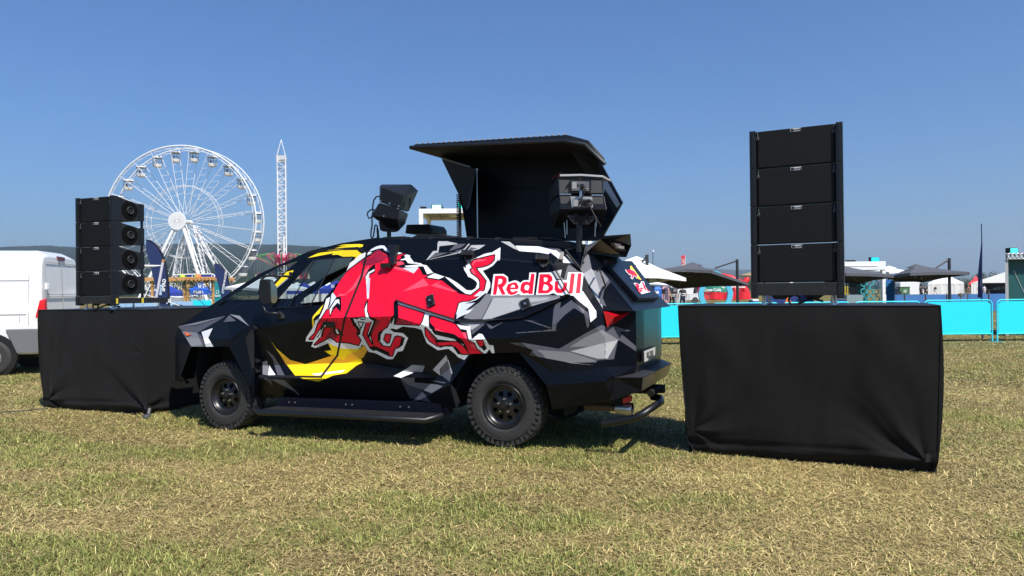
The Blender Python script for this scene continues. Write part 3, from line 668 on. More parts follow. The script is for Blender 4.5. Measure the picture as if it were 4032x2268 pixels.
def truck_shell():
    mb = MB()
    # hood, windscreen surround and roof: strips between the two top edges, roof crowned a little
    chain = ['H2', 'F5', 'A0', 'A1']
    for a, b in zip(chain[:-1], chain[1:]):
        mb.add([K(a), K(b), mir(K(b)), mir(K(a))], [(0, 1, 2, 3)])
    # windscreen frame
    roofc = ['A3', 'A4', 'A5', 'A6', 'A7', 'A8', 'A9']
    for a, b in zip(roofc[:-1], roofc[1:]):
        pa, pb = K(a), K(b); qa, qb = mir(pa), mir(pb)
        mid = lambda p, q, t: p.lerp(q, t)+Vector((0, 0, 0.012))
        mb.add([pa, pb, mid(pb, qb, .2), mid(pa, qa, .2)], [(0, 1, 2, 3)])
        mb.add([mid(pa, qa, .2), mid(pb, qb, .2), mid(pb, qb, .8), mid(pa, qa, .8)], [(0, 1, 2, 3)])
        mb.add([mid(pa, qa, .8), mid(pb, qb, .8), qb, qa], [(0, 1, 2, 3)])
    for t0, t1 in ((0, .06), (.94, 1)):
        for na, nb in (('A1', 'A2'), ('A2', 'A3')):
            p2, p3 = K(na), K(nb); q2, q3 = mir(p2), mir(p3); mb.add([p2.lerp(q2, t0), p3.lerp(q3, t0), p3.lerp(q3, t1), p2.lerp(q2, t1)], [(0, 1, 2, 3)])
    mb.build("roof", PAINT, truck)
    # windscreen glass
    g = MB()
    for na, nb in (('A1', 'A2'), ('A2', 'A3')): p2, p3 = K(na), K(nb); q2, q3 = mir(p2), mir(p3); g.add([p2.lerp(q2, .06), p3.lerp(q3, .06), p3.lerp(q3, .94), p2.lerp(q2, .94)], [(0, 1, 2, 3)])
    g.build("windscreen", GLASS, truck, fixn=False)
    # side glass, both sides
    for flip in (False, True):
        for q in (WIN_SIDE, WIN_FRONT):
            if flip is False and q is WIN_SIDE: q = T('Z3',(160,938),(430,640),(605,448),(820,430),(570,910),(350,930))
            pts = [on_body(x, y) for x, y in q]
            c = sum(pts, Vector())/len(pts); pts = [p-NRM*0.015 for p in pts]
            if flip: pts = [mir(p) for p in pts]
            gm = MB(); tri = tessellate_polygon([pts]); gm.add(pts, [tuple(t) for t in tri]); gm.build("side_window", GLASS, truck, fixn=False)
    # window bars
    br = MB()
    for seq in (T('Z3',(350,930),(620,448)), T('Z3',(575,910),(822,430)), T('Z3',(420,640),(605,448),(820,430),(1000,418)), T('Z3',(160,940),(425,640)), T('Z3',(160,940),(350,932),(570,912))):
        br.tube([on_body(x, y, 0.004) for x, y in seq], 0.007, 6)
    br.build("window_frame", BLKM, truck)
    # underbody, firewall, bulkhead, floor
    ub = MB()
    a0, a1 = -1.0, WB+0.45
    ub.add([V3(a0, -.15, .50), V3(a1, -.25, .55), V3(a1, -WID+.25, .55), V3(a0, -WID+.15, .50)], [(0, 1, 2, 3)])
    for a, b in (('H2','F5'),):
        ub.add([K(a), K(b), mir(K(b)), mir(K(a))], [(0, 1, 2, 3)])
    # wheel arch inner boxes
    for a, hw in ((0.0, .62), (WB, .62)):
        for s in (0, 1):
            bi = -.5 if s == 0 else -WID+.5; bo = -.09 if s == 0 else -WID+.09
            ub.add([V3(a-hw, bo, .35), V3(a-hw+.12, bo, 1.02), V3(a+hw-.12, bo, 1.02), V3(a+hw, bo, .35), V3(a-hw, bi, .35), V3(a-hw+.12, bi, 1.02), V3(a+hw-.12, bi, 1.02), V3(a+hw, bi, .35)],
                   [(0, 1, 5, 4), (1, 2, 6, 5), (2, 3, 7, 6), (4, 5, 6, 7)])
    ub.box2((0,0,0),(0,0,0)) if False else None
    ub.build("underbody", DARK, truck, fixn=False)
    ch = MB()
    for b in (-.55, -WID+.55): ch.hexa([V3(-1.15, b-.05, .42), V3(WB+.4, b-.05, .42), V3(WB+.4, b-.05, .56), V3(-1.15, b-.05, .56), V3(-1.15, b+.05, .42), V3(WB+.4, b+.05, .42), V3(WB+.4, b+.05, .56), V3(-1.15, b+.05, .56)])
    for a in (0, WB): ch.tube([V3(a, -.2, .42), V3(a, -WID+.2, .42)], .06, 8)
    ch.tube([V3(0, -WID/2, .42), V3(0, -WID/2+.001, .42)], .15, 12)
    ch.build("chassis", BLKM, truck)
    # cab interior: bulkhead, dash, seats, wheel
    it = MB()
    ab = 2.02
    it.add([V3(ab, -.3, 1.0), V3(ab, -WID+.3, 1.0), V3(ab, -WID+.42, 2.05), V3(ab, -.42, 2.05)], [(0, 1, 2, 3)])
    it.add([V3(ab, -.15, .55), V3(3.5, -.15, .55), V3(3.5, -WID+.15, .55), V3(ab, -WID+.15, .55)], [(0, 1, 2, 3)])
    it.add([V3(3.5, -.2, .55), V3(3.5, -.2, 1.32), V3(3.5, -WID+.2, 1.32), V3(3.5, -WID+.2, .55)], [(0, 1, 2, 3)])
    it.hexa([V3(3.2, -.3, 1.05), V3(3.2, -WID+.3, 1.05), V3(3.2, -WID+.3, 1.30), V3(3.2, -.3, 1.30), V3(3.7, -.3, 1.05), V3(3.7, -WID+.3, 1.05), V3(3.7, -WID+.3, 1.36), V3(3.7, -.3, 1.36)])
    it.build("cab_interior", DARK, truck, fixn=False)
    for bc in (-.55, -1.42):
        st = MB(); st.hull([V3(a, b, z) for a in (2.45, 2.95) for b in (bc-.24, bc+.24) for z in (.85, 1.0)])
        st.hull([V3(a+(z-1)*-.25, b, z) for a in (2.42, 2.56) for b in (bc-.22, bc+.22) for z in (.95, 1.5)])
        st.hull([V3(a-.15, b, z) for a in (2.42, 2.52) for b in (bc-.12, bc+.12) for z in (1.52, 1.7)])
        st.build("seat", BLK, truck, bevel=.03)
    sw = MB(); c = V3(3.02, -.55, 1.33); ax = U*.9+Vector((0, 0, -.45)); ax.normalize(); s1 = ax.cross(NRM).normalized(); s2 = ax.cross(s1)
    sw.tube([c+(s1*math.cos(t)+s2*math.sin(t))*.19 for t in [i*math.pi/12 for i in range(25)]], .015, 6, cap=False)
    for t in (0.5, 2.6, 4.7): sw.tube([c, c+(s1*math.cos(t)+s2*math.sin(t))*.19], .012, 5)
    sw.tube([c, c+ax*.3], .03, 6); sw.build("steering_wheel", BLK, truck)
truck_shell()

def truck_rear():
    # upper tail between the side pillars, then the sloping hatch skin with its lip
    U1 = PB((2321, 994), -.34); U1m = mir(U1)
    A9, C0, C1, C2 = K('A9'), K('C0'), K('C1'), K('C2')
    L1 = PA((2496, 1225), -1.32); a1, b1, z1 = loc(L1)
    LP0 = C2
    Lm = mir(L1)
    a2 = -1.32
    mb = MB()
    top = PB((2311, 992), -.36)
    tm = mir(top)
    # roof tail end
    mb.add([A9, top, tm, mir(A9)], [(0, 1, 2, 3)])
    # sloping back
    mb.add([top, C0, C1, C2, L1, Lm, mir(C2), mir(C1), mir(C0), tm], [(0, 4, 5, 9), (5, 8, 9), (5, 7, 8), (5, 6, 7)])
    r1_ = V3(-1.27, -.36, z1+.01); r4_ = V3(-1.27, -.36, loc(K('C4'))[2]-.02)
    ex = [('2', T('RR',(60,560),(130,590),(205,385),(240,440),(275,610),(165,690),(110,640))), ('1', T('RR',(150,690),(270,612),(300,640),(395,900),(432,1200),(380,1225),(250,900))), ('2', T('RR',(300,640),(420,640),(560,690),(480,820),(430,860),(398,960),(385,900))),
          ('3', T('RR',(560,690),(600,675),(560,760),(445,900),(425,1010),(475,1130),(390,1090),(360,950),(440,850))), ('b', T('RR',(640,440),(680,480),(650,540),(670,545),(700,480)))]
    painted("corner_panel", [(top, C0, L1), (C0, C1, L1), (C1, C2, L1)], ex, truck)
    c3_, c4_ = K('C3'), K('C4'); painted("corner_panel", [(C2, r1_, r4_), (C2, r4_, c4_), (C2, c4_, c3_)], [], truck)
    # lip underside: body steps in below it
    q0 = C2; r1 = V3(-1.27, -.36, z1+.01); r1m = mir(r1)
    mb.add([C2, L1, r1], [(0, 1, 2)]); mb.add([L1, Lm, r1m, r1], [(0, 1, 2, 3)]); mb.add([mir(C2), Lm, r1m], [(0, 1, 2)])
    mb.add([A9, C0, top], [(0, 1, 2)]); mb.add([mir(A9), mir(C0), tm], [(0, 1, 2)])
    mb.build("tail_panel", PAINT, truck)
    # lower tail: chamfered corner + flat back
    lo = MB()
    c3, c4, c5, e0 = K('C3'), K('C4'), K('C5'), K('E0')
    z4 = loc(c4)[2]; ze = loc(e0)[2]
    r4 = V3(-1.27, -.36, z4-.02); re = V3(-1.2, -.36, ze+.02)
    lo.add([c4, r4, re, e0, c5], [(0, 1, 2, 3, 4)], 1)
    lo.add([mir(p) for p in (C2, r1, r4, c4, c3)], [(0, 1, 2, 3, 4)]); lo.add([mir(p) for p in (c4, r4, re, e0, c5)], [(0, 1, 2, 3, 4)])
    lo.add([r1, V3(-1.29, -.62, z1+.01), V3(-1.29, -.62, z4-.02), r4], [(0, 1, 2, 3)])
    lo.add([V3(-1.29, -.62, z1+.01), V3(-1.29, -WID+.62, z1+.01), V3(-1.29, -WID+.62, z4-.02), V3(-1.29, -.62, z4-.02)], [(0, 1, 2, 3)])
    lo.add([mir(p) for p in (r1, V3(-1.29, -.62, z1+.01), V3(-1.29, -.62, z4-.02), r4)], [(0, 1, 2, 3)])
    lo.add([r4, mir(r4), mir(re), re], [(0, 1, 2, 3)])
    lo.build("rear_panel", [GLOSS, PAINT], truck)
    # hatch door standing proud of the slope
    h = [atPlane(*p, top, (L1-top).cross(Lm-top).normalized()) for p in T('RR',(400,545),(780,552),(1150,1050),(860,1062))]
    nn = (h[1]-h[0]).cross(h[3]-h[0]).normalized()
    if nn.dot(CAM-h[0]) < 0: nn = -nn
    hd = MB(); hd.prism([p+nn*.055 for p in h], -nn*.05); ho = hd.build("rear_hatch", PAINT, truck, bevel=.006)
    e1 = (h[1]-h[0]).normalized(); dn = (h[3]-h[0]).normalized()
    def onh(px, py): return atPlane(px, py, h[0]+nn*.058, nn)
    # emblem and word on the hatch
    em = MB()
    def fl(seq, mi, k):
        q = [onh(*p)+nn*.0012*k for p in T('RR', *seq)]; em.add(q, [tuple(t) for t in tessellate_polygon([q])], mi)
    fl([(795,580),(815,572),(850,620),(955,770),(900,750),(830,660),(800,610)], 0, 0)
    fl([(725,622),(760,640),(770,680),(800,615),(860,650),(880,700),(905,705),(885,750),(855,712),(830,762),(800,740),(815,705),(785,700),(745,660)], 1, 1)
    fl([(740,632),(775,685),(800,625),(855,655),(895,715),(880,735),(850,700),(828,745),(812,735),(825,700),(790,690)], 2, 2)
    fl([(842,812),(875,805),(925,830),(950,785),(985,790),(1000,850),(1035,905),(1075,930),(1040,940),(950,960)], 1, 1)
    em.build("emblem", [LIV['y'], LIV['w'], LIV['r']], truck, fixn=False)
    em = MB()
    fl([(862,822),(884,815),(912,830),(924,856),(916,872),(950,930),(934,938),(905,880),(925,940),(912,935)], 2, 2)
    fl([(930,880),(950,868),(975,885),(972,895),(945,893),(955,912),(985,912),(960,926),(942,915)], 2, 2)
    fl([(955,800),(975,800),(1020,905),(1005,910),(985,880),(970,862),(978,858)], 2, 2)
    fl([(1018,880),(1040,905),(1060,928),(1035,925)], 2, 2)
    em.build("lettering", [LIV['y'], LIV['w'], LIV['r']], truck, fixn=False)
    hb = MB(); ph = [onh(*p) for p in T('RR',(345,625),(378,612),(465,845),(430,885),(425,860),(352,650))]
    base = [p for p in ph]
    tri = [V for V in base]
    hb.tube([PB(p, b) for p, b in zip(T('RR',(352,650),(348,632),(380,620),(462,845),(434,882),(428,860)), (-.2,-.1,-.08,-.06,-.08,-.2))], .010, 6); hb.build("grab_handle", BLKM, truck)
    # spoiler
    sp = MB()
    s = {k: v for k, v in dict(a=PB(T('RR',(205,385))[0], -.34), b=PB(T('RR',(392,215))[0], -.40), c=PB(T('RR',(430,168))[0], -.5)).items()}
    tipt = PA(T('RR',(802,142))[0], -1.22); tipm = PA(T('RR',(814,300))[0], -1.22); tipb = PA(T('RR',(745,460))[0], -1.05); inn = PA(T('RR',(658,420))[0], -.98)
    mid = PA(T('RR',(765,310))[0], -1.1)
    sp.add([s['a'], s['b'], tipt, mid, inn], [(0, 1, 2, 3, 4)]); sp.add([tipt, tipm, tipb, inn, mid], [(0, 1, 2, 3, 4)])
    sp.add([s['b'], s['c'], tipt], [(0, 1, 2)])
    sa, sb_, sc_ = mir(s['a']), mir(s['b']), mir(s['c'])
    back = V3(-.55, -WID+.3, 2.1)
    sp.add([s['a'], inn, tipb, sa], [(0, 1, 2, 3)]); sp.add([s['c'], tipt, tipm, sc_], [(0, 1, 2, 3)]); sp.add([tipm, tipb, sa, sc_], [(0, 1, 2, 3)]); sp.add([s['a'], s['b'], s['c'], sc_, sa], [(0, 1, 2, 3, 4)])
    sp.build("spoiler", GLOSS, truck)
    lb = MB(); q = [PA(p, -1.08)-U*.03 for p in T('RR',(535,268),(770,300),(710,372),(612,355))]; lb.prism(q, U*.04); lb.build("light_bracket", mat("grey_panel", (.12,.12,.13), .5), truck)
    ll = MB(); q = [PA(p, -1.12)-U*.02 for p in T('RR',(610,300),(700,312),(700,348),(615,335))]; ll.prism(q, U*.03); ll.build("rear_lamp", mat("lamp_glass", (.35,.33,.32), .2), truck)
    # V strut fin beside the roof post
    fn = MB()
    v0, v1, v2_, v3_ = PB(T('RP',(560,1365))[0], -.25), PB(T('RP',(650,1060))[0], -.34), PB(T('RP',(840,975))[0], -.38), PB(T('RP',(655,1150))[0], -.30)
    fn.prism([v0, v1, v2_, v3_], -NRM*.02); fn.build("strut_fin", mat("fin_grey", (.10,.10,.11), .35, metal=.4), truck)
    f2 = MB(); f2.tube([PB(T('RP',(365,1120))[0], -.30), PB(T('RP',(560,1360))[0], -.24)], .012, 6); f2.tube([PB(T('RP',(372,1120))[0], -.31), PB(T('RP',(640,1050))[0], -.33)], .012, 6)
    f2.tube([PB(T('RP',(645,1060))[0], -.33), PB(T('RP',(575,1350))[0], -.24)], .010, 6); f2.build("strut", BLKM, truck)
    # pointed red tail lamp
    tl = MB(); p1, p2, p3, ap = PB(T('RR',(435,1195))[0], .0), PA(T('RR',(838,1195))[0], -1.24), PB(T('RR',(488,1412))[0], .0), PB(T('RR',(505,1262))[0], .02)-U*.06
    tl.add([p1, p2, p3, ap, (p1+p2+p3)/3+U*.05], [(0, 1, 3), (1, 2, 3), (2, 0, 3)]); tl.build("tail_light", mat("red_lens", (.75,.006,.02), .12, coat=1), truck)
    # number plate
    pl = MB(); pc = T('Z8',(2045,200),(2165,153),(2160,270),(2048,315)); q = [PA(p, -1.32) for p in pc]
    qq = [q[0]]; pl.prism([p for p in q], U*.02); po = pl.build("plate_holder", BLK, truck)
    ctr = sum(q, Vector())/4; q2 = [ctr+(p-ctr)*.9-U*.002 for p in q]; pw = MB(); pw.prism(q2, U*.004); pw.build("number_plate", mat("plate_white", (.6,.6,.58), .4), truck)
    M = frame(ctr-U*.004, q[1]-q[0], q[0]-q[3]); text_obj("plate_lettering", "RB ZUB1", (q[0]-q[3]).length*.72, M, BLK, truck, .001)
    # step bumper
    bp = MB()
    P_ = lambda p, a: PA(T('Z8', p)[0], a)
    e0_ = K('C5'); z_ = loc(e0_)[2]
    tA = K('C5'); t1 = V3(-1.22, -.32, z_+.07); t2 = PA(T('Z8',(2200,285))[0], -1.30); t3 = PA(T('Z8',(2318,322))[0], -1.42); t4 = PA(T('Z8',(2040,460))[0], -1.39); t5 = V3(-1.15, .03, z_-.02)
    b4 = PA(T('Z8',(2028,588))[0], -1.36); b3 = PA(T('Z8',(2270,445))[0], -1.39)
    bA = V3(-1.1, .03, loc(K('E0'))[2])
    t3m = t3; b3m = b3
    bp.add([tA, t4, t3m, mir(tA)], [(0, 1, 2, 3)])
    bp.add([t4, t3m, b3m, b4], [(0, 1, 2, 3)]); bp.add([tA, t4, b4, bA], [(0, 1, 2, 3)]); bp.add([mir(tA), t3m, b3m, mir(bA)], [(0, 1, 2, 3)])
    bp.add([bA, b4, b3m, mir(bA)], [(0, 1, 2, 3)])
    for k in range(len(bp.f)): bp.m[k] = 1 if k == 1 else 0
    bp.build("rear_bumper", [PAINT, mat("bumper_face", (.34,.33,.31), .38, metal=1.0, bump=.04, bscale=7)], truck)
    st = MB(); st.add([tA+Vector((0,0,.004)), t4+Vector((0,0,.004)), t3m+Vector((0,0,.004)), mir(tA)+Vector((0,0,.004))], [(0, 1, 2, 3)]); st.build("step_plate", mat("tread_plate", (.06,.06,.065), .45, metal=.5, bump=1.0, bscale=90), truck, fixn=False)
    # exhaust, tow tube, reflector, hitch
    ex = MB(); e_ = [PB(p, -.28) for p in T('Z8',(1480,735),(1600,740),(1780,752))]; ex.tube(e_, .035, 10, 0)
    t0, t1_ = PB(T('Z8',(1780,752))[0], -.28), PB(T('Z8',(1940,765))[0], -.28); ex.tube([t0, t1_], [.05, .062], 14, 1, cap=False); ex.tube([t1_, t0], [.055, .045], 14, 2, cap=False)
    ex.build("exhaust_pipe", [mat("rusty_pipe", (.12,.08,.05), .6, metal=.5), STEEL, DARK], truck)
    tb = MB(); q = [PB(T('Z8',(1645,905))[0], -.05), PB(T('Z8',(1960,850))[0], -.05), PA(T('Z8',(2050,800))[0], -1.42), PA(T('Z8',(2215,690))[0], -1.42), PA(T('Z8',(2210,655))[0], -1.38), PA(T('Z8',(2130,645))[0], -1.28)]
    tb.tube(q, .036, 12); tb.build("tow_bar", BLKM, truck)
    rf = MB(); rf.prism([PB(p, -.22) for p in T('Z8',(1845,660),(1925,632),(1925,690),(1845,712))], -NRM*.05); rf.build("reflector", mat("red_reflector", (.6,.03,.02), .3), truck)
    hh = MB(); hh.hull([V3(a, b, z) for a in (-1.42, -1.2) for b in (-.93, -1.03) for z in (.50, .58)]); hh.build("hitch", DARK, truck); hh = MB(); hh.tube([PA(T('Z8',(2110,610))[0], -1.36), PA(T('Z8',(2205,565))[0], -1.40)], .034, 10); hh.build("hitch_socket", DARK, truck)
truck_rear()

def wheel(center, outward, steer=0.0):
    # built in its own frame: X along the truck, Y out of the wheel, Z up
    r0 = 0.42; wd = .265
    def ring(profile, n=64, mi=0):
        mb = MB(); vs = [(r*math.cos(2*math.pi*k/n), y, r*math.sin(2*math.pi*k/n)) for r, y in profile for k in range(n)]
        fs = [(i*n+k, i*n+(k+1) % n, (i+1)*n+(k+1) % n, (i+1)*n+k) for i in range(len(profile)-1) for k in range(n)]
        mb.add(vs, fs, mi, True); return mb
    ty = ring([(.215, -.02), (.235, 0), (.27, .008), (.33, .006), (.375, -.008), (.395, -.03), (.402, -.06), (.402, -wd+.04), (.39, -wd+.02), (.33, -wd), (.22, -wd)])
    for k in range(42):                     # shoulder and tread blocks
        for j, (y0, y1, ofs) in enumerate(((-.004, -.058, 0), (-.066, -.125, .5), (-.135, -.195, 0), (-.205, -.262, .5))):
            t0 = 2*math.pi*(k+ofs)/42; t1 = t0+2*math.pi/42*.80; jag = .012*math.sin(k*2.1+j)
            ri, ro = .385, r0-.006+.002*math.sin(k*3.7)
            vs = []
            for rr in (ri, ro):
                for (t, yy) in ((t0, y0+jag if j else y0), (t1, y0), (t1+.03, y1), (t0+.03, y1+jag*.5)):
                    r_ = rr-(0.022 if (j == 0 and yy == y0 or j == 3 and yy != y0) and rr == ro else 0)
                    vs.append((r_*math.cos(t), yy, r_*math.sin(t)))
            ty.hexa(vs)
        t0 = 2*math.pi*k/42; t1 = t0+2*math.pi/42*(.66 if k % 2 else .8); rin = .345 if k % 2 else .362
        vs = [(rr*math.cos(t), yy, rr*math.sin(t)) for yy in (.0, .007) for rr, t in ((rin, t0+.02), (.40, t0), (.40, t1), (rin, t1-.03))]
        ty.hexa(vs)
    for rr in (.262, .337):                 # raised rings on the sidewall
        n = 48; ty.tube([(rr*math.cos(2*math.pi*k/n), .006, rr*math.sin(2*math.pi*k/n)) for k in range(n+1)], .003, 4, cap=False)
    rim = ring([(.222, -.015), (.226, .002), (.215, .004), (.205, -.012), (.198, -.055), (.165, -.062)], 48)
    # disc with eight round holes
    nh = 8; outer = [(.165*math.cos(2*math.pi*k/64), .165*math.sin(2*math.pi*k/64)) for k in range(64)]
    pts = [Vector(p) for p in outer]; ed = [(k, (k+1) % 64) for k in range(64)]; holes = []
    for h in range(nh):
        t = 2*math.pi*(h+.5)/nh; c = (.122*math.cos(t), .122*math.sin(t)); hp = [(c[0]+.024*math.cos(2*math.pi*k/12), c[1]+.024*math.sin(2*math.pi*k/12)) for k in range(12)]
        o = len(pts); pts += [Vector(p) for p in hp]; ed += [(o+k, o+(k+1) % 12) for k in range(12)]; holes.append(hp)
    hp = [(.052*math.cos(2*math.pi*k/20), .052*math.sin(2*math.pi*k/20)) for k in range(20)]; o = len(pts); pts += [Vector(p) for p in hp]; ed += [(o+k, o+(k+1) % 20) for k in range(20)]
    hp2 = [(.088*math.cos(2*math.pi*k/32), .088*math.sin(2*math.pi*k/32)) for k in range(32)]; o = len(pts); pts += [Vector(p) for p in hp2]; ed += [(o+k, o+(k+1) % 32) for k in range(32)]
    v2, e2, f2, *_q = delaunay_2d_cdt(pts, ed, [], 0, 1e-6)
    def dz(p):
        r = p.length; return -.062+(.02 if r < .06 else .02*(1-(r-.052)/(.165-.052)) )+(.008*math.cos(8*math.atan2(p.y, p.x)) if .09 < r < .16 else 0)
    rim.add([(p.x, dz(p), p.y) for p in v2], [f for f in f2 if not any(inpoly(*(sum((v2[i] for i in f), Vector((0, 0)))/3), h_) for h_ in holes)], 0, True)
    for h in holes:
        rim.add([(x, -.062+.01, z) for x, z in h]+[(x, -.10, z) for x, z in h], [(k, (k+1) % 12, 12+(k+1) % 12, 12+k) for k in range(12)], 0)
    rim.add([(.2*math.cos(2*math.pi*k/24), -.12, .2*math.sin(2*math.pi*k/24)) for k in range(24)], [tuple(range(24))], 1)
    hub = MB(); hub.tube([(0, -.045, 0), (0, -.005, 0)], [.045, .036], 16); hub.tube([(0, -.006, 0), (0, .004, 0)], [.02, .017], 12)
    nuts = []
    for h in range(5):
        t = 2*math.pi*h/5+.3; nu = MB(); nuts.append(nu); nu.tube([(.068*math.cos(t), -.045, .068*math.sin(t)), (.068*math.cos(t), -.018, .068*math.sin(t))], [.011, .009], 8)
    X = -U if outward == 1 else U; Yv = NRM*outward
    M = Matrix((X, Yv, Vector((0, 0, 1)))).transposed().to_4x4()
    if steer: M = Matrix.Rotation(steer, 4, 'Z') @ M
    M.translation = center
    RMt = RM[truck.name] @ M
    w_ = ty.build("tyre", RUB); w_.name = "wheel"; w_.data.name = "tyre"; w_.parent = truck
    for me_o in (w_,): me_o.data.transform(RMt); 
    for nm, mbb, mt in [("rim", rim, [RIM, DARK]), ("hub", hub, [BLKM])]+[("wheel_nut", nu, [STEEL]) for nu in nuts]:
        c = mbb.build(nm, mt); c.data.transform(RMt); c.parent = w_
    # raised lettering around the sidewall
    tm = MB()
    return w_
ZR, ZF = REAR.z, FRONT.z
WH = {0.0: wheel(V3(0, 0, ZR), 1), WB: wheel(V3(WB, 0, ZF), 1)}; wheel(V3(0, -WID, ZR), -1); wheel(V3(WB, -WID, ZF), -1)
def tyre_text():
    for body, start, zc, a in (("All-Terrain T/A", 108, ZR, 0.0), ("All-Terrain T/A", 108, ZF, WB), ("BFGoodrich", 262, ZR, 0.0), ("BFGoodrich", 262, ZF, WB)):
        for i, chx in enumerate(body):
            if chx == ' ': continue
            t = R(start-i*6.4); c = V3(a, 0.008, zc)+(-U*math.cos(t)+Vector((0, 0, 1))*math.sin(t))*.30
            M = frame(c, -U*math.sin(t)+Vector((0, 0, -1))*math.cos(t), -U*math.cos(t)+Vector((0, 0, 1))*math.sin(t))
            yield chx, M, a
def build_tyre_text():
    cache = {}; accs = {0.0: MB(), WB: MB()}
    for chx, M, a_ in tyre_text():
        if chx not in cache:
            o = text_obj("c", chx, .042, Matrix.Identity(4), BLK, None, .002); cache[chx] = ([v.co.copy() for v in o.data.vertices], [tuple(p.vertices) for p in o.data.polygons]); bpy.data.objects.remove(o)
        v, f = cache[chx]; accs[a_].add([M @ p for p in v], f)
    for a_ in accs: accs[a_].build("tyre_lettering", mat("tyre_letter", (.040,.039,.037), .6), WH[a_], fixn=False)
build_tyre_text()

def truck_details():
    # raised cargo flap edge (real overhanging lip)
    lip = MB(); path = T('Z3',(1437,853),(1740,957),(2040,1050),'Z4',(245,1060),(560,1060),(925,1035),(1150,935),(1405,798))
    for p, q in zip(path[:-1], path[1:]):
        n_ = body_normal((p[0]+q[0])/2, (p[1]+q[1])/2)
        a0, a1 = on_body(p[0], p[1]-3), on_body(q[0], q[1]-3); b0, b1 = on_body(p[0], p[1]+4), on_body(q[0], q[1]+4)
        lip.hexa([a0+n_*.004, a1+n_*.004, b1+n_*.028, b0+n_*.028, a0-n_*.003, a1-n_*.003, b1-n_*.003, b0-n_*.003])
    lip.build("flap_edge", BLKM, truck)
    # gas strut on the flap
    g = MB(); g.tube([on_body(*T('Z4',(1210,480))[0], .03), on_body(*T('Z4',(1402,798))[0], .03)], .006, 6); g.build("gas_strut", BLKM, truck)
    # flap latches
    for c, sz, ang in ((T('T4',(1720,400))[0], (.085, .13), -22), (T('Z4',(955,900))[0], (.10, .11), -25)):
        n_ = body_normal(*c); o = on_body(*c); up = (Vector((0, 0, 1))-n_*n_.z).normalized(); sd = up.cross(n_).normalized()
        Mr = Matrix.Rotation(R(-ang), 3, n_); up2 = Mr @ up; sd2 = Mr @ sd
        F = Matrix((sd2, up2, n_)).transposed()
        lt = MB(); lt.box(o+n_*.01, (sz[0], sz[1], .02), F); ob = lt.build("latch", BLK, truck, bevel=.004)
        k = MB(); k.box(o+n_*.024, (sz[0]*.55, sz[1]*.5, .01), F); k.tube([o+n_*.02, o+n_*.036], .012, 10, 1)
        for sx in (-.42, .42):
            for sy in (-.42, .42): q = o+sd2*sz[0]*sx+up2*sz[1]*sy; k.tube([q+n_*.02, q+n_*.024], .005, 6, 1)
        kk = k.build("lock", [BLKM, STEEL], ob)
    # flap hinges
    for c in (T('Z4',(390,405))[0], T('Z4',(1145,455))[0]):
        n_ = body_normal(*c); o = on_body(*c); up = (Vector((0, 0, 1))-n_*n_.z).normalized(); sd = up.cross(n_).normalized(); F = Matrix((sd, up, n_)).transposed()
        h = MB(); h.box(o+n_*.03, (.10, .06, .06), F); h.box(o-sd*.075+n_*.03+up*.01, (.03, .07, .05), F)
        h.prism([o+sd*.05+n_*.006-up*.03, o-sd*.05+n_*.006-up*.03, o-sd*.03+n_*.006-up*.08, o+n_*.006-up*.10, o+sd*.03+n_*.006-up*.08], n_*.006)
        ob = h.build("hinge", BLK, truck, bevel=.003)
        for dx, dy in ((.045, -.035), (-.045, -.035), (0, -.085)): s = MB(); q = o+sd*dx+up*dy+n_*.012; s.tube([q, q+n_*.006], .006, 6); s.build("bolt", STEEL, ob)
    # door handle
    o = on_body(*T('T3',(850,1070))[0]); n_ = body_normal(*T('T3',(850,1070))[0]); up = (Vector((0, 0, 1))-n_*n_.z).normalized(); sd = up.cross(n_).normalized(); F = Matrix((sd, up, n_)).transposed()
    d = MB(); d.box(o+n_*.008-sd*(-.0), (.16, .07, .016), F); d.box(o+n_*.03, (.15, .03, .02), F); d.tube([o+n_*.03-sd*.03, o+n_*.046-sd*.03], .012, 10, 1)
    d.build("door_handle", [BLK, STEEL], truck, bevel=.004)
    # door hinges at the front edge
    for y in (1290, 1420, 1460):
        q = on_body(1005, y, .01); hb = MB(); hb.tube([q-Vector((0,0,.03)), q+Vector((0,0,.03))], .012, 8); hb.box(q-U*.03, (.05, .03, .03)); hb.build("door_hinge", BLKM, truck)
    # marker lamp
    mk = MB(); q = [on_body(*p, .012) for p in T('Z2',(1467,618),(1520,642),(1482,652))]; n_ = body_normal(*T('Z2',(1490,638))[0]); mk.prism(q, -n_*.014); mk.build("marker_lamp", mat("orange_lens", (.9,.16,.02), .2), truck)
    tl = MB(); q = [on_body(*p, .03) for p in T('RP',(300,1170),(345,1165),(340,1270),(285,1270))]; n_ = body_normal(*T('RP',(320,1220))[0]); tl.prism(q, -n_*.03); tl.build("side_lamp", mat("smoked_lens", (.28,.26,.25), .15), truck, bevel=.006)
    # mirror on its tube frame
    bo = .16
    tb = MB(); q = T('MZ',(1130,110),(960,60),(700,45),(400,45),(290,70),(230,130),(215,300),(240,600),(270,930),(330,1060),(430,1110),(640,1110),(750,1150),(820,1180))
    def mb_(p, i, n): return on_body(*p, .01) if i in (0, n-1) else PB(p, bo if 1 < i < n-2 else bo-.12)
    tb.tube([mb_(p, i, len(q)) for i, p in enumerate(q)], .0125, 8); ob = tb.build("mirror_arm", BLKM, truck)
    cn = MB(); c = on_body(*T('MZ',(790,1220))[0]); n_ = body_normal(*T('MZ',(790,1220))[0]); cn.tube([c, c+n_*.05+Vector((0,0,.03))], [.05, .02], 8); cn.build("mirror_mount", BLK, truck); cn = MB(); c = on_body(*T('MZ',(1060,60))[0]); cn.box(c+n_*.01, (.03, .03, .09)); cn.build("mirror_mount", BLK, truck)
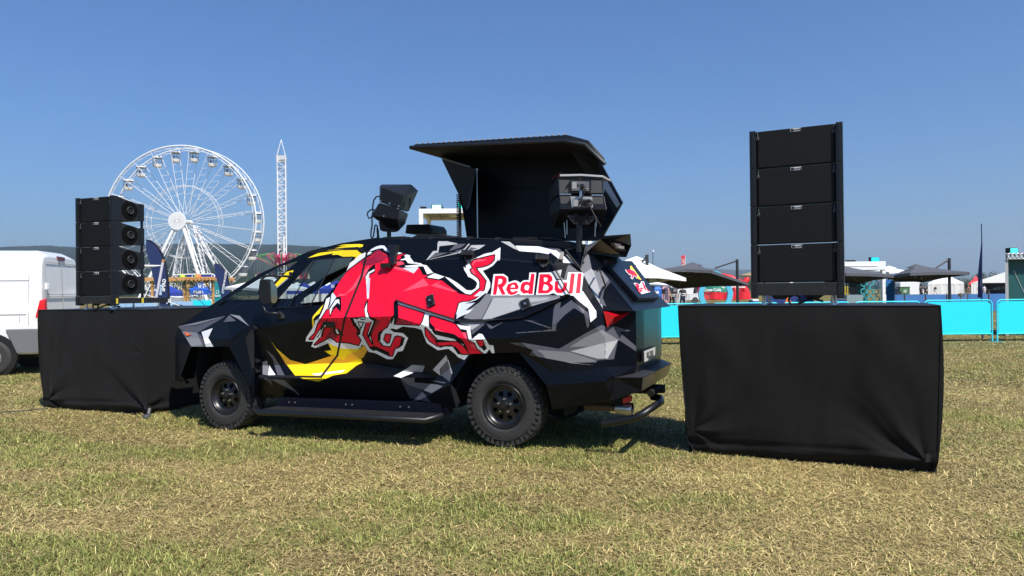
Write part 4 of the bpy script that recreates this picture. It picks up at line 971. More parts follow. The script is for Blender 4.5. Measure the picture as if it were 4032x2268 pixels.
    mr = MB(); q = T('MZ',(330,170),(400,135),(500,160),(570,260),(600,420),(590,720),(560,820),(500,850),(400,830),(310,720),(300,400))
    front = [PB(p, bo+.02)-U*.05 for p in q]
    mr.prism([PB(p, bo+.0)-U*.02 for p in q], U*.09+NRM*.02); mo = mr.build("mirror", BLK, truck, bevel=.012)
    mg = MB(); q2 = T('MZ',(380,170),(430,190),(560,360),(580,700),(545,800),(480,830),(410,810),(395,600))
    gq = [PB(p, bo+.02)-U*.045 for p in q2]; mg.add(gq, [tuple(t) for t in tessellate_polygon([gq])]); mg.build("mirror_glass", mat("mirror_silver", (.5,.55,.6), .05, metal=1), mo, fixn=False)
    cl = MB(); cc = PB(T('MZ',(250,500))[0], bo); cl.tube([cc-U*.02, cc-U*-.06], .02, 8); cl.build("mirror_clamp", BLK, truck)
    # side step
    ss = MB(); bo_ = .30
    L0, L1_, L2, L3 = T('Z7',(800,705),(1450,752),(2290,795),(2440,750))
    o_ = [PB(L0, bo_-.12)+Vector((0,0,.02)), PB(T('Z7',(830,725))[0], bo_), PB(L1_, bo_), PB(L2, bo_), PB(L3, bo_-.22)]
    ss.tube(o_, .032, 10); sob = ss.build("side_step", BLKM, truck)
    gr = MB(); zt = o_[2].z+.015
    g0 = loc(o_[1]); g1 = loc(o_[3])
    gr.hexa([V3(g0[0], bo_-.02, g0[2]+.028), V3(g1[0], bo_-.02, g1[2]+.028), V3(g1[0], bo_-.02, g1[2]+.012), V3(g0[0], bo_-.02, g0[2]+.012), V3(g0[0], .02, g0[2]+.028), V3(g1[0]-.05, .02, g1[2]+.028), V3(g1[0]-.05, .02, g1[2]+.012), V3(g0[0], .02, g0[2]+.012)])
    gr.build("step_grating", mat("step_grating", (.008,.008,.009), .6, metal=.0, bump=1.0, bscale=160), sob)
    bk = MB(); bk.hexa([V3(g0[0]+.02, .0, g0[2]+.12), V3(g1[0]-.02, .0, g1[2]+.12), V3(g1[0]-.02, .0, g1[2]-.01), V3(g0[0]+.02, .0, g0[2]-.01), V3(g0[0]+.02, -.26, g0[2]+.12), V3(g1[0]-.02, -.26, g1[2]+.12), V3(g1[0]-.02, -.26, g1[2]-.01), V3(g0[0]+.02, -.26, g0[2]-.01)])
    bk.build("step_bracket", mat("step_navy", (.003,.004,.011), .4, spec=.25), sob)
    for t in (.08, .12, .45, .49, .78, .83):
        sb = MB(); q = V3(g0[0]+(g1[0]-g0[0])*t, .002, g0[2]+(g1[2]-g0[2])*t+.075); sb.tube([q, q+NRM*.01], .009, 8); sb.build("bolt", STEEL, sob)
    # mud guard flaps behind the arches
    mg_ = MB(); mg_.prism([PB(p, .08) for p in T('Z8',(178,530),(215,575),(262,700),(238,752),(205,640))], -NRM*.03); mg_.build("mud_guard", BLK, truck)
    # front skid horn seen below the nose
    fh = MB(); fh.prism([PB(p, -.25) for p in T('Z2',(1355,950),(1440,990),(1478,1020),(1475,1030),(1400,1000))], -NRM*.05); fh.build("front_bumper_corner", BLKM, truck)
truck_details()

def truck_roof():
    # raised roof capsule: back wall, lid, gussets
    bf = -1.45
    HB = lambda seq, b: [PB(p, b) for p in T('HZ', *seq)]
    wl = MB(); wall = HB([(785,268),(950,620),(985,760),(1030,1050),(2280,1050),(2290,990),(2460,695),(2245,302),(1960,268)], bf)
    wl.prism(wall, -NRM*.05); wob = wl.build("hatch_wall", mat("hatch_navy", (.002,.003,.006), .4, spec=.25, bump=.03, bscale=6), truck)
    sm = MB()
    for y0, y1 in ((545, 560), (700, 720), (855, 880)):
        q = HB([(1130, y0), (1830, y1), (1830, y1+4), (1130, y0+4)], bf+.003); sm.prism(q, NRM*.004)
    sm.build("panel_joint", DARK, wob)
    # lid: slab reaching from the back wall towards the camera side
    bn = -.55
    near_t = HB([(555,155),(1955,72),(2150,125),(2300,300)], bn); near_b = HB([(503,205),(1920,148),(1960,95),(2120,150),(2280,350),(2312,352)], bn+.03)
    far_t = HB([(760,225),(1960,150),(2110,215),(2240,310)], bf)
    N0, N1, N2, N3 = HB([(545,160),(1955,73),(2150,125),(2295,285)], bn)
    M0, M1, M2, M3 = HB([(503,205),(1925,148),(2115,182),(2300,352)], bn+.02)
    F0, F1, F2, F3 = HB([(790,287),(1985,290),(2120,298),(2243,316)], bf)
    up = Vector((0, 0, .05))
    ld = MB()
    # top skin, underside, near edge
    G = [F0+up, F1+up, F2+up, F3+up]
    N = [N0, N1, N2, N3]; Mm = [M0, M1, M2, M3]; F_ = [F0, F1, F2, F3]
    for i in range(3):
        ld.add([N[i], N[i+1], G[i+1], G[i]], [(0, 1, 2, 3)]); ld.add([Mm[i], Mm[i+1], F_[i+1], F_[i]], [(0, 1, 2, 3)], 1)
        ld.add([N[i], N[i+1], Mm[i+1], Mm[i]], [(0, 1, 2, 3)]); ld.add([G[i], G[i+1], F_[i+1], F_[i]], [(0, 1, 2, 3)])
    ld.add([N0, M0, F0, G[0]], [(0, 1, 2, 3)]); ld.add([N3, M3, F3, G[3]], [(0, 1, 2, 3)])
    st = ld
    for i in range(27):
        t = (i+.5)/27; q = N0.lerp(N1, t)+Vector((0, 0, .010))-NRM*.01; st.tube([q-U*.013, q+U*.013], .009, 6, 2)
    lob = ld.build("roof_hatch", [mat("hatch_black", (.006,.0065,.008), .38, bump=.05, bscale=40), DARK, mat("bright_stud", (.6,.6,.62), .35, metal=.6)], truck)
    rim_ = MB(); rim_.tube([M0+Vector((0,0,.02)), M1+Vector((0,0,.02)), M2+Vector((0,0,.02)), M3+Vector((0,0,.01))], .022, 8); rim_.build("hatch_edge", BLKM, lob)
    # gussets closing both ends under the lid
    gs = MB(); g = [PB(p, b) for p, b in zip(T('HZ',(790,290),(1110,390),(1050,740),(1018,765),(950,620),(790,290)), (-.95,-.8,-.95,-1.2,bf+.02,bf+.02))]
    gs.add(g, [(0, 1, 2, 3, 4, 5)]); gs.build("hatch_gusset", DARK, wob, fixn=False)
    g2 = MB(); q = [PB(p, b) for p, b in zip(T('HZ',(1950,165),(2245,330),(2245,440),(2120,432)), (-.9,-1.2,-1.38,-1.3))]; g2.add(q, [(0, 1, 2, 3)])
    q = [PB(p, b) for p, b in zip(T('HZ',(2290,560),(2410,745),(2440,715),(2290,440)), (-1.2,-1.35,-1.4,-1.4))]; g2.add(q, [(0, 1, 2, 3)])
    g2.build("hatch_gusset", mat("gusset_blue", (.03,.036,.05), .3), wob, fixn=False)
    rs = MB(); rs.tube([PB(p, -1.0) for p in T('HZ',(1118,400),(1122,700),(1126,1050))], .009, 6); rs.tube([PB(T('HZ',(1118,385))[0], -1.0), PB(T('HZ',(1118,405))[0], -1.0)], .02, 8); rs.build("hatch_prop", STEEL, truck)
    rs = MB(); rs.tube([PB(T('HZ',(800,290))[0], -.95), PB(T('HZ',(1060,370))[0], -.95)], .01, 6); rs.build("hatch_prop", mat("white_bar", (.5,.5,.5), .4), truck)
    # emblem inside, its colours darkened to stand for the lid's shadow
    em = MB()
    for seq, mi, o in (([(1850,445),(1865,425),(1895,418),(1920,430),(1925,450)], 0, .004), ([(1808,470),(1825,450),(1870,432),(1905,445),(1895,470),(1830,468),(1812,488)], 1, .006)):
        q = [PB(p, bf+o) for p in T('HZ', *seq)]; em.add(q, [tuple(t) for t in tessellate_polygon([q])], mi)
    em.build("emblem", [mat("shaded_orange", (.16,.07,.01), .6), mat("shaded_red", (.12,.008,.008), .6)], wob, fixn=False)
    # coiled cable
    cc = MB(); p0 = PB(T('HZ',(952,625))[0], -.9); p1 = PB(T('HZ',(955,1040))[0], -.9); pts = []
    turns = 24
    for i in range(turns*8+1):
        t = i/(turns*8); c = p0.lerp(p1, t); a = 2*math.pi*t*turns; pts.append(c+U*.026*math.cos(a)+NRM*.026*math.sin(a))
    cc.tube(pts, .0075, 5); cc.build("coiled_cable", BLK, truck)
    # low roof gear: rack rails, desk box, vents
    rg = MB()
    def slab(seq, b0, b1, obj=rg):
        q = [PB(p, b0) for p in seq]; obj.prism(q, NRM*(b1-b0))
    slab(T('SP',(340,1140),(400,1125),(780,1110),(760,1170),(600,1215),(300,1215),(290,1180)), -.42, -.9)
    rg.build("roof_box", BLK, truck, bevel=.01)
    dk = MB(); slab(T('SP',(815,890),(1245,883),(1304,960),(1304,1060),(790,1060)), -1.1, -1.5, dk); dk.build("roof_desk", BLK, truck, bevel=.015)
    dk = MB(); slab(T('P',(1600,945),(1640,924),(1740,922),(1815,946)), -.5, -1.2, dk); dk.build("roof_pod", BLK, truck, bevel=.01)
    rl = MB(); rl.tube([PB(p, -.44) for p in T('P',(1560,942),(1800,938),(1990,944),(2200,962))], .014, 6)
    for x, y in ((1590,941),(1700,939),(1850,940),(1960,944),(2080,953)): rl.box(PB((x, y), -.44), (.07, .03, .05))
    rl.build("roof_rail", BLKM, truck)
    dk = MB(); slab(T('P',(2012,955),(2018,941),(2240,950),(2262,968),(2225,985),(2150,975)), -.38, -1.0, dk); dk.build("roof_platform", BLK, truck, bevel=.008)
    for i, (x0, x1) in enumerate(((2016, 2066), (2070, 2120), (2124, 2180))):
        k = MB(); q = [PB(p, -.42) for p in ((x0, 940), (x0+8, 932), (x1-6, 934), (x1, 944))]; k.prism(q, -NRM*.3); k.build("roof_vent", BLK, truck)
    # antenna plug on the roof
    an = MB(); q = T('SP',(285,1170),(282,1080),(275,1000),(268,940)); pp = [PB(p, -.55) for p in q]; an.tube(pp, [.02, .014, .015, .009], 8); an.build("cable_gland", BLKM, truck)
truck_roof()

def roof_speakers():
    # --- front cluster
    bn = -.42
    g = "loudspeaker pairs on posts on the truck roof"
    t1 = thing("roof_loudspeaker", "black angular loudspeaker pair tilted on a post above the windscreen end of the truck roof", "loudspeaker", tuple(PB(T('SP',(490,1270))[0], -.30)), group=g)
    S = lambda p, b: PB(T('SP', p)[0], b)
    up = MB()
    nL, nTL, nTR, nBR, nBL = S((345,190), bn), S((345,180), bn), S((768,338), bn), S((695,580), bn), S((308,460), bn)
    fTL, fTR, fBR, fBL = S((350,126), bn-.22), S((925,134), bn-.30), S((870,640), bn-.42), S((330,430), bn-.42)
    up.hull([nTL, nTR, nBR, nBL, fTL, fTR, fBR, fBL, S((312,155), bn-.1), S((1048,250), bn-.55), S((835,650), bn-.35), S((500,240), bn-.7), S((905,126), bn-.5)])
    up.build("cabinet", mat("cabinet_black", (.005,.0052,.006), .45, bump=.12, bscale=120), t1, bevel=.006)
    lo = MB(); lo.hull([S((310,472), bn), S((694,592), bn), S((650,790), bn), S((162,718), bn), S((835,680), bn-.38), S((800,880), bn-.42), S((690,1000), bn-.25), S((560,1010), bn-.3), S((300,470), bn-.55), S((170,740), bn-.5), S((860,690), bn-.52)])
    lo.build("cabinet", MATS["cabinet_black"], t1, bevel=.006)
    gr = MB(); q = [S(p, b) for p, b in (((865,370), bn-.22), ((890,400), bn-.25), ((850,640), bn-.31), ((770,570), bn-.14))]; gr.add([p+NRM*.03-U*.03 for p in q], [(0, 1, 2, 3)]); gr.build("grille", BLKM, t1, fixn=False)
    for p in ((328,440),(312,486),(505,488),(680,540),(663,585),(392,730)): sc = MB(); c = S(p, bn+.004); sc.tube([c-NRM*.01, c+NRM*.006], .009, 8); sc.build("bolt", STEEL, t1)
    br = MB(); br.prism([S(p, bn-.25) for p in ((290,835),(320,995),(370,1020),(560,1030),(640,1000),(560,940))], -NRM*.06); br.build("bracket", mat("bracket_rust", (.025,.014,.010), .5), t1, bevel=.004)
    po = MB(); po.tube([S((492,1020), bn-.28), S((490,1280), bn-.28)], .026, 12); po.build("post", BLKM, t1)
    fin = MB(); q = [PB(p, .0) for p in T('T2',(335,95),(590,95),(500,650),(430,690),(420,600))]; 
    q = [PB(p, b) for p, b in zip(T('T2',(335,95),(590,95),(505,640),(440,690),(425,640)), (-.26,-.26,-.12,-.11,-.12))]; fin.prism(q, -NRM*.12); fin.build("post_fin", mat("fin_black", (.005,.006,.008), .4), t1, bevel=.004)
    ft = MB(); ft.box(PB(T('T2',(300,690))[0], -.14), (.12, .06, .05), Matrix((U, NRM, Vector((0,0,1)))).transposed()); ft.build("post_foot", DARK, t1)
    cb = MB()
    for seq in (((320,350),(250,360),(200,430),(182,540),(185,640),(165,760),(170,900),(150,1020),(145,1110),(165,1150),(195,1110),(210,1000),(220,920),(240,895),(265,915),(275,960)), ((225,610),(150,605),(90,650),(78,710),(110,775),(165,740),(200,640))):
        cb.tube([S(p, bn-.12) for p in seq], .009, 5)
    cb.build("cable", mat("cable_blue_black", (.008,.012,.035), .4), t1)
    # --- rear cluster
    bn = -.22; Rp = lambda p, b: PB(T('RP', p)[0], b)
    t2 = thing("roof_loudspeaker", "black loudspeaker pair on a rear post showing grey backs with amplifier panels", "loudspeaker", tuple(Rp((552,1150), -.3)), group=g)
    cab = MATS["cabinet_black"]
    shell = MB(); shell.hull([Rp((272,130), bn), Rp((880,122), bn), Rp((870,358), bn), Rp((285,350), bn), Rp((140,312), bn-.33), Rp((152,462), bn-.33), Rp((300,100), bn-.25), Rp((860,100), bn-.3), Rp((900,330), bn-.3), Rp((255,150), bn-.02)]); shell.build("cabinet", cab, t2, bevel=.004)
    shell = MB(); shell.hull([Rp((284,372), bn), Rp((892,382), bn), Rp((930,572), bn+.03), Rp((296,562), bn+.03), Rp((158,480), bn-.33), Rp((155,642), bn-.33), Rp((212,815), bn-.45), Rp((780,838), bn-.5), Rp((850,790), bn-.38), Rp((900,600), bn-.2)]); shell.build("cabinet", cab, t2, bevel=.004)
    tp = MB(); tp.prism([Rp(p, bn+.02) for p in ((288,92),(585,86),(878,106),(872,132),(585,114),(290,120))], -NRM*.3); tp.build("top_lid", mat("aluminium_edge", (.62,.62,.6), .35, metal=.2), t2, bevel=.003)
    gm = mat("felt_grey", (.085,.085,.085), .85, bump=.2, bscale=300)
    bk = MB(); bk.prism([Rp(p, bn+.008) for p in ((280,165),(860,178),(862,345),(290,345))], NRM*.006); bk.build("back_panel", gm, t2)
    bk = MB(); bk.prism([Rp(p, bn+.012) for p in ((297,385),(872,392),(888,552),(310,545))], NRM*.006); bk.build("back_panel", gm, t2)
    for i, (fr, inr, fm) in enumerate(((((430,162),(715,165),(713,330),(430,325)), ((450,182),(690,190),(690,318),(452,312)), BLK), (((440,395),(730,398),(742,542),(458,538)), ((468,420),(712,425),(722,540),(478,536)), mat("silver_frame", (.55,.55,.55), .35, metal=.3)))):
        f = MB(); f.prism([Rp(p, bn+.022) for p in fr], NRM*.008); fo = f.build("amplifier_panel", fm, t2)
        f = MB(); f.prism([Rp(p, bn+.032) for p in inr], NRM*.004); f.build("amplifier_face", mat("amp_face", (.16,.16,.17), .4, var=.5, vscale=40), fo)
        f = MB(); x0, y0 = inr[0]
        for dx, dy, w_, h_, c in ((8, 14, 60, 90, 0), (80, 45, 22, 30, 1), (160, 95, 65, 14, 0), (120, 40, 50, 60, 1)):
            f.prism([Rp(p, bn+.037) for p in ((x0+dx, y0+dy), (x0+dx+w_, y0+dy), (x0+dx+w_, y0+dy+h_), (x0+dx, y0+dy+h_))], NRM*.002, c)
        f.build("amplifier_controls", [mat("print_grey", (.38,.38,.38), .5), DARK], fo)
    bt = MB(); bt.prism([Rp(p, bn+.04) for p in ((563,315),(598,318),(596,400),(560,400))], NRM*.01); bt.prism([Rp(p, bn+.015) for p in ((290,352),(448,355),(446,372),(292,370))], NRM*.008); bt.prism([Rp(p, bn+.015) for p in ((722,365),(880,368),(878,385),(724,382))], NRM*.008)
    bt.build("strap", STEEL, t2)
    for p in ((398,245),(418,470),(575,147),(553,147)): bt = MB(); bt.tube([Rp(p, bn+.014), Rp(p, bn+.024)], .014, 10); bt.build("knob", BLK, t2)
    cb = MB(); cb.tube([Rp(p, bn+.07) for p in ((600,240),(640,270),(620,350),(590,420),(585,500),(610,545),(690,540),(730,490),(725,450),(690,440),(650,450),(700,520),(740,610),(790,700),(850,790),(835,808))], .008, 5)
    cb.tube([Rp(p, bn+.06) for p in ((610,240),(575,290))], .02, 6); cb.tube([Rp(p, bn+.06) for p in ((640,450),(600,500))], .022, 6); cb.tube([Rp(p, bn+.06) for p in ((690,445),(650,510))], .022, 6); cb.build("cable", BLK, t2)
    bq = MB(); bq.prism([Rp(p, bn-.03) for p in ((378,648),(795,660),(672,770),(482,768))], -NRM*.03); bqo = bq.build("bracket", mat("bracket_grey", (.07,.07,.075), .45), t2, bevel=.003)
    bq = MB(); c0 = Rp((585,712), bn-.028); bq.tube([c0, c0+NRM*.006], .045, 16)
    for p in ((450,682), (720,684)): c0 = Rp(p, bn-.028); bq.tube([c0, c0+NRM*.005], .014, 10)
    for p in ((510,680), (662,680)): c0 = Rp(p, bn-.026); bq.box(c0, (.04, .02, .09))
    bq.build("bracket_holes", DARK, bqo)
    po = MB(); po.tube([Rp((552,775), bn-.06), Rp((552,980), bn-.06)], .028, 14); po.tube([Rp((552,975), bn-.06), Rp((552,1148), bn-.06)], .032, 14); po.build("post", BLKM, t2)
    for a, b in (((350,745),(365,955)), ((388,710),(388,905)), ((772,750),(768,935)), ((785,700),(785,805))): cn = MB(); cn.tube([Rp(a, bn-.1), Rp(b, bn-.1)], .005, 5); cn.build("safety_wire", STEEL, t2)
roof_speakers()

# ================================================================== DRAPED PLATFORMS
CLOTH = mat("black_molton", (0.0066, 0.0065, 0.0063), 0.85, var=0.12, vscale=3, bump=0.2, bscale=260, sheen=0.04, spec=0.2)
DECK = mat("deck_edge_grey", (0.05, 0.052, 0.06), 0.6, var=0.2, vscale=5)
def platform(label, tl, tr, bl, br, depth, pins, seed, foot):
    """tl,tr: front top corners; bl,br: front bottom corners; drape wraps all four sides"""
    d = (tr-tl); d.z = 0; d.normalize(); bk = Vector((-d.y, d.x, 0)); bk = bk if bk.y > 0 else -bk
    TL, TR = tl+bk*depth, tr+bk*depth; BL, BR = bl+bk*(depth-.0), br+bk*(depth-.0)
    root = thing("draped_platform", label, "platform", tuple((bl+BR)/2), group="black draped platforms under the loudspeaker stacks")
    nf = -bk
    def face(A, B, C, D, nrm, nu, nv, pins, s, k=1.0):
        wdt = (B-A).length; hgt = (A-C).length
        def fn(u, v):
            p = A.lerp(B, u).lerp(C.lerp(D, u), v)+(B-A).normalized()*.045*math.sin(math.pi*min(1, v*1.02))*(u-.25)*k
            edge = min(1, u*9, (1-u)*9); low = min(1, v*6)
            disp = .018*math.sin(math.pi*v)*edge
            f = noise.noise(Vector((u*2.2+s, v*1.3, s)))*.010+noise.noise(Vector((u*wdt*3.0+s, v*hgt*1.2, 3)))*.006
            f += noise.noise(Vector((u*wdt*9+v*3+s, v*hgt*2.5, 7)))*.0028+max(0, noise.noise(Vector((u*wdt*2.2-v*1.6+s, v*hgt*1.1+u, 11))))**2*.030
            disp += 1.7*f*low*edge*k
            for (pu, pv, A_, n_, ph, rr) in pins:
                dx, dy = (u-pu)*wdt, (v-pv)*hgt; r = math.hypot(dx, dy); an = math.atan2(dy, dx)
                ph2 = ph+1.1*noise.noise(Vector((r*2.5, s, an)))
                wv = math.sin(an*n_+ph2); wv = wv*abs(wv)**.5*(.6+.4*math.sin(an*1.7+ph))
                disp += A_*min(1, r/.10)*math.exp(-(r/rr)**1.5)*wv*(min(1, min(u, 1-u)*14)*.8+.2)*min(1, v*5)
            if v > .86:
                t = (v-.86)/.14
                disp += -.05*t*t+.016*math.sin(u*wdt*9+s+3*v)*t+.012*math.sin(v*60+u*4)*math.sin(math.pi*t)
                p = p+Vector((0, 0, .02*noise.noise(Vector((u*5, s, 1)))*t))
            if v < .1: disp -= .006*(1-v/.1)
            return p+nrm*disp
        return fn, nu, nv
    sk = MB(); sd = [n.normalized() for n in (nf, d, -d, bk)]
    for A, B, C, D, n_, nu, nv, pp, s in ((tl, tr, bl, br, nf, 200, 130, pins, seed), (tr, TR, br, BR, d, 60, 60, [(0, .93, .035, 9, 1, .5)], seed+1.3), (TL, tl, BL, bl, -d, 60, 60, [(1, .9, .04, 9, 0, .5)], seed+2.1), (TR, TL, BR, BL, bk, 40, 30, [], seed+3)):
        fn, nu, nv = face(A, B, C, D, n_, nu, nv, pp, s); sk.grid(fn, nu, nv)
    sk.build("drape", CLOTH, root)
    tp = MB(); o = Vector((0, 0, .004)); tp.hexa([tl-o, tr-o, TR-o, TL-o, tl+o*1.5, tr+o*1.5, TR+o*1.5, TL+o*1.5]); tp.build("deck_top", mat("deck_black", (.012,.0125,.016), .5, var=.3, vscale=8), root, bevel=.003)
    ft = MB(); ft.tube([foot+Vector((0, 0, -.0)), foot+Vector((0, 0, .03))], [.055, .05], 14); ft.tube([foot+Vector((0, .05, .03)), foot+Vector((0, .08, .10))], .024, 10); ft.build("foot", mat("dull_galvanised", (.14,.14,.14), .5, metal=.6), root)
    return root
rt_tl, rt_tr = atY(2668, 1205, 6.87), atY(3705, 1204, 5.98)
rt_bl, rt_br = atZ(2714, 1787, 0), atZ(3690, 1874, 0.0)
rt_tl.z = rt_tr.z = (rt_tl.z+rt_tr.z)/2
PR = platform("wide black draped platform under the taller loudspeaker stack, right of the truck", rt_tl, rt_tr, rt_bl, rt_br, 1.0,
         [(.955, .92, .029, 8, .6, .85), (.03, .84, .022, 7, 2.2, .5)], 2.0, atZ(3668, 1866, 0)+Vector((-.02, -.02, -.03)))
lt_tl, lt_tr = atY(148, 1224, 10.0), atY(572, 1217, 9.35)
lt_bl, lt_br = atZ(176, 1610, 0), atZ(581, 1636, 0.0)
lt_tl.z = lt_tr.z = (lt_tl.z+lt_tr.z)/2
PL = platform("black draped platform under the smaller loudspeaker stack, between the van and the truck", lt_tl, lt_tr, lt_bl, lt_br, 2.6,
         [(.985, .95, .028, 8, .3, .85), (.05, .9, .03, 7, 1.2, .5), (.97, .42, .010, 7, 0, .25)], 5.0, atZ(574, 1643, 0)+Vector((0, .02, 0)))
for pr, px, py, Yv in ((PR, 3640, 1800, 5.99), (PL, 580, 1600, 9.3)):
    m_ = MB(); q = atY(px, py, Yv); m_.prism([q+Vector((-.02, -.05, -.03)), q+Vector((.02, -.05, -.03)), q+Vector((.022, -.05, .04)), q+Vector((-.018, -.05, .035))], Vector((0, .01, 0))); m_.build("tape_tab", BLK, pr)

# ================================================================== LOUDSPEAKER STACKS
GRL = None
def grille_mat():
    m = mat("speaker_grille", (.004, .004, .004), .6, spec=.25)
    n = m.node_tree.nodes; l = m.node_tree.links; b = n["Principled BSDF"]
    tc = n.new("ShaderNodeTexCoord"); v = n.new("ShaderNodeTexVoronoi"); v.inputs["Scale"].default_value = 95; v.inputs["Randomness"].default_value = 0.15
    l.new(tc.outputs["Object"], v.inputs["Vector"]); r = n.new("ShaderNodeValToRGB"); r.color_ramp.elements[0].position = .3; r.color_ramp.elements[1].position = .55
    r.color_ramp.elements[0].color = (.0015, .0015, .0015, 1); r.color_ramp.elements[1].color = (.006, .006, .006, 1)
    l.new(v.outputs["Distance"], r.inputs[0]); l.new(r.outputs[0], b.inputs["Base Color"]); return m
GRL = grille_mat()
BADGE = mat("badge_white", (.75, .75, .75), .45)
CAB = mat("cabinet_coat", (.0105, .011, .012), .5, bump=.15, bscale=140, var=.2, vscale=6)
def loudspeaker(label, group, Wd, h, D, loc_, rotz, side_port):
    r = thing("loudspeaker", label, "loudspeaker", loc_, rotz, group)
    c = MB(); x0, x1 = -Wd/2+.012, Wd/2-.012; g = .002; xi = 0 if side_port else .06
    c.hexa([(x0, .02, g), (x1, .02, g), (x1, .02, h-g), (x0, .02, h-g), (x0+xi, D, g+.03), (x1-xi, D, g+.03), (x1-xi, D, h-.085), (x0+xi, D, h-.085)])
    c.build("cabinet", CAB, r, world=False, bevel=.006)
    f = MB(); f.box2((-Wd/2+.072, -.005, .008), (Wd/2-.072, .02, h-.008)); f.build("grille", GRL, r, world=False, bevel=.004)
    f = MB(); f.box2((-Wd/2+.058, .012, .015), (Wd/2-.058, .022, h-.015)); f.build("front_baffle", DARK, r, world=False)
    for s in (-1, 1):
        q = MB(); q.box2((s*(Wd/2-.055), -.03, .002), (s*Wd/2, .06, h-.002)); q.box2((s*(Wd/2-.038), -.034, .01), (s*(Wd/2-.02), -.03, h-.01)); qo = q.build("side_rail", BLKM, r, world=False, bevel=.003)
        _ = [(lambda k: (k.tube([(s*(Wd/2-.029), -.036, h*zz_), (s*(Wd/2-.029), -.030, h*zz_)], .008, 8), k.build("rail_hole", DARK, qo, world=False)))(MB()) for zz_ in (.3, .75)]
        k = MB(); xx = s*(Wd/2-.072); zz = h-.075; k.tube([(xx+.011*math.cos(a), -.012, zz+.011*math.sin(a)) for a in [i*math.pi/6 for i in range(13)]], .0025, 5, cap=False); k.tube([(xx, -.012, zz+.011), (xx, -.005, h-.02)], .003, 6); k.build("pull_ring", mat("dull_steel", (.2, .2, .2), .4, metal=.7), r, world=False)
    b = MB(); b.box2((-.04, -.009, h-.042), (.052, -.005, h-.012)); b.box2((-.036, -.0105, h-.039), (-.012, -.009, h-.015), 1); bo = b.build("badge", [BADGE, BLK], r, world=False)
    M = Matrix.Translation((.020, -.0095, h-.0275)) @ Matrix.Rotation(R(90), 4, 'X') @ Matrix.Rotation(R(180), 4, 'Z')
    text_obj("badge_lettering", "EAW", .03, M, BLK, None, .001, bold=.001).parent = bo
    if side_port:
        p = MB(); cx, cz, X = D*.52, h*.47, Wd/2-.012
        n = 32; R1_, R2_ = .130, .05
        p.add([(X+.004, cx+R1_*math.cos(2*math.pi*k/n), cz+R1_*math.sin(2*math.pi*k/n)) for k in range(n)]+[(X+.008, cx+R2_*math.cos(2*math.pi*k/n), cz+R2_*math.sin(2*math.pi*k/n)) for k in range(n)], [(k, (k+1) % n, n+(k+1) % n, n+k) for k in range(n)])
        p.build("port_ring", mat("perforated_ring", (.0032,.0032,.0032), .85, spec=.1, var=.9, vscale=160), r, world=False)
        p = MB(); p.tube([(X+.02, cx+.047*math.cos(a), cz+.047*math.sin(a)) for a in [i*math.pi/16 for i in range(33)]], .007, 6, cap=False); po = p.build("port", mat("port_lip", (.03,.03,.03), .5), r, world=False)
        p = MB(); p.tube([(X+.005, cx, cz), (X+.012, cx, cz)], .045, 24); p.build("port_opening", DARK, po, world=False)
        for a_, b_ in (((X-.002, D*.86, .03), (X+.012, D+.01, h-.07)), ((X-.004, .06, .01), (X+.006, .09, h-.01)), ((X-.004, .10, .012), (X+.004, .115, h-.012))): p = MB(); p.box2(a_, b_); p.build("side_fitting", BLKM, r, world=False, bevel=.003)
        p = MB(); p.box2((X-.02, D-.03, -.08), (X, D+.0, .06)); p.build("splay_link", BLKM, r, world=False)
    return r
def stack(Wd, h, D, front_c, rotz, z0, side, labels, group):
    for i in range(4):
        loudspeaker(labels[i], group, Wd, h, D, (front_c.x, front_c.y, z0+i*h), rotz, side)
pl_, prr = atY(2958, 1000, 6.70), atY(3324, 1000, 6.33)
cR = (pl_+prr)/2; dR = prr-pl_; rzR = math.atan2(dR.y, dR.x); WR = math.hypot(dR.x, dR.y)
stack(WR, .356, .5, cR, rzR, 1.635, False, ["lowest loudspeaker of the tall right stack, resting on its scuffed base frame", "second loudspeaker from the bottom of the tall right stack", "third loudspeaker from the bottom of the tall right stack, with scratched rail", "topmost loudspeaker of the tall right stack, against the sky"], "loudspeakers of the right stack")
cornL = Vector((-5.30, 9.50, 0)); dL = Vector((.93, -.36, 0)).normalized(); WL = .70; cL = cornL-dL*WL/2; rzL = math.atan2(dL.y, dL.x)
stack(WL, .336, .46, cL, rzL, 1.575, True, ["lowest loudspeaker of the left stack, round port on its side", "second loudspeaker from the bottom of the left stack beside the navy flag", "third loudspeaker from the bottom of the left stack", "topmost loudspeaker of the left stack, in front of the big wheel rim"], "loudspeakers of the left stack")
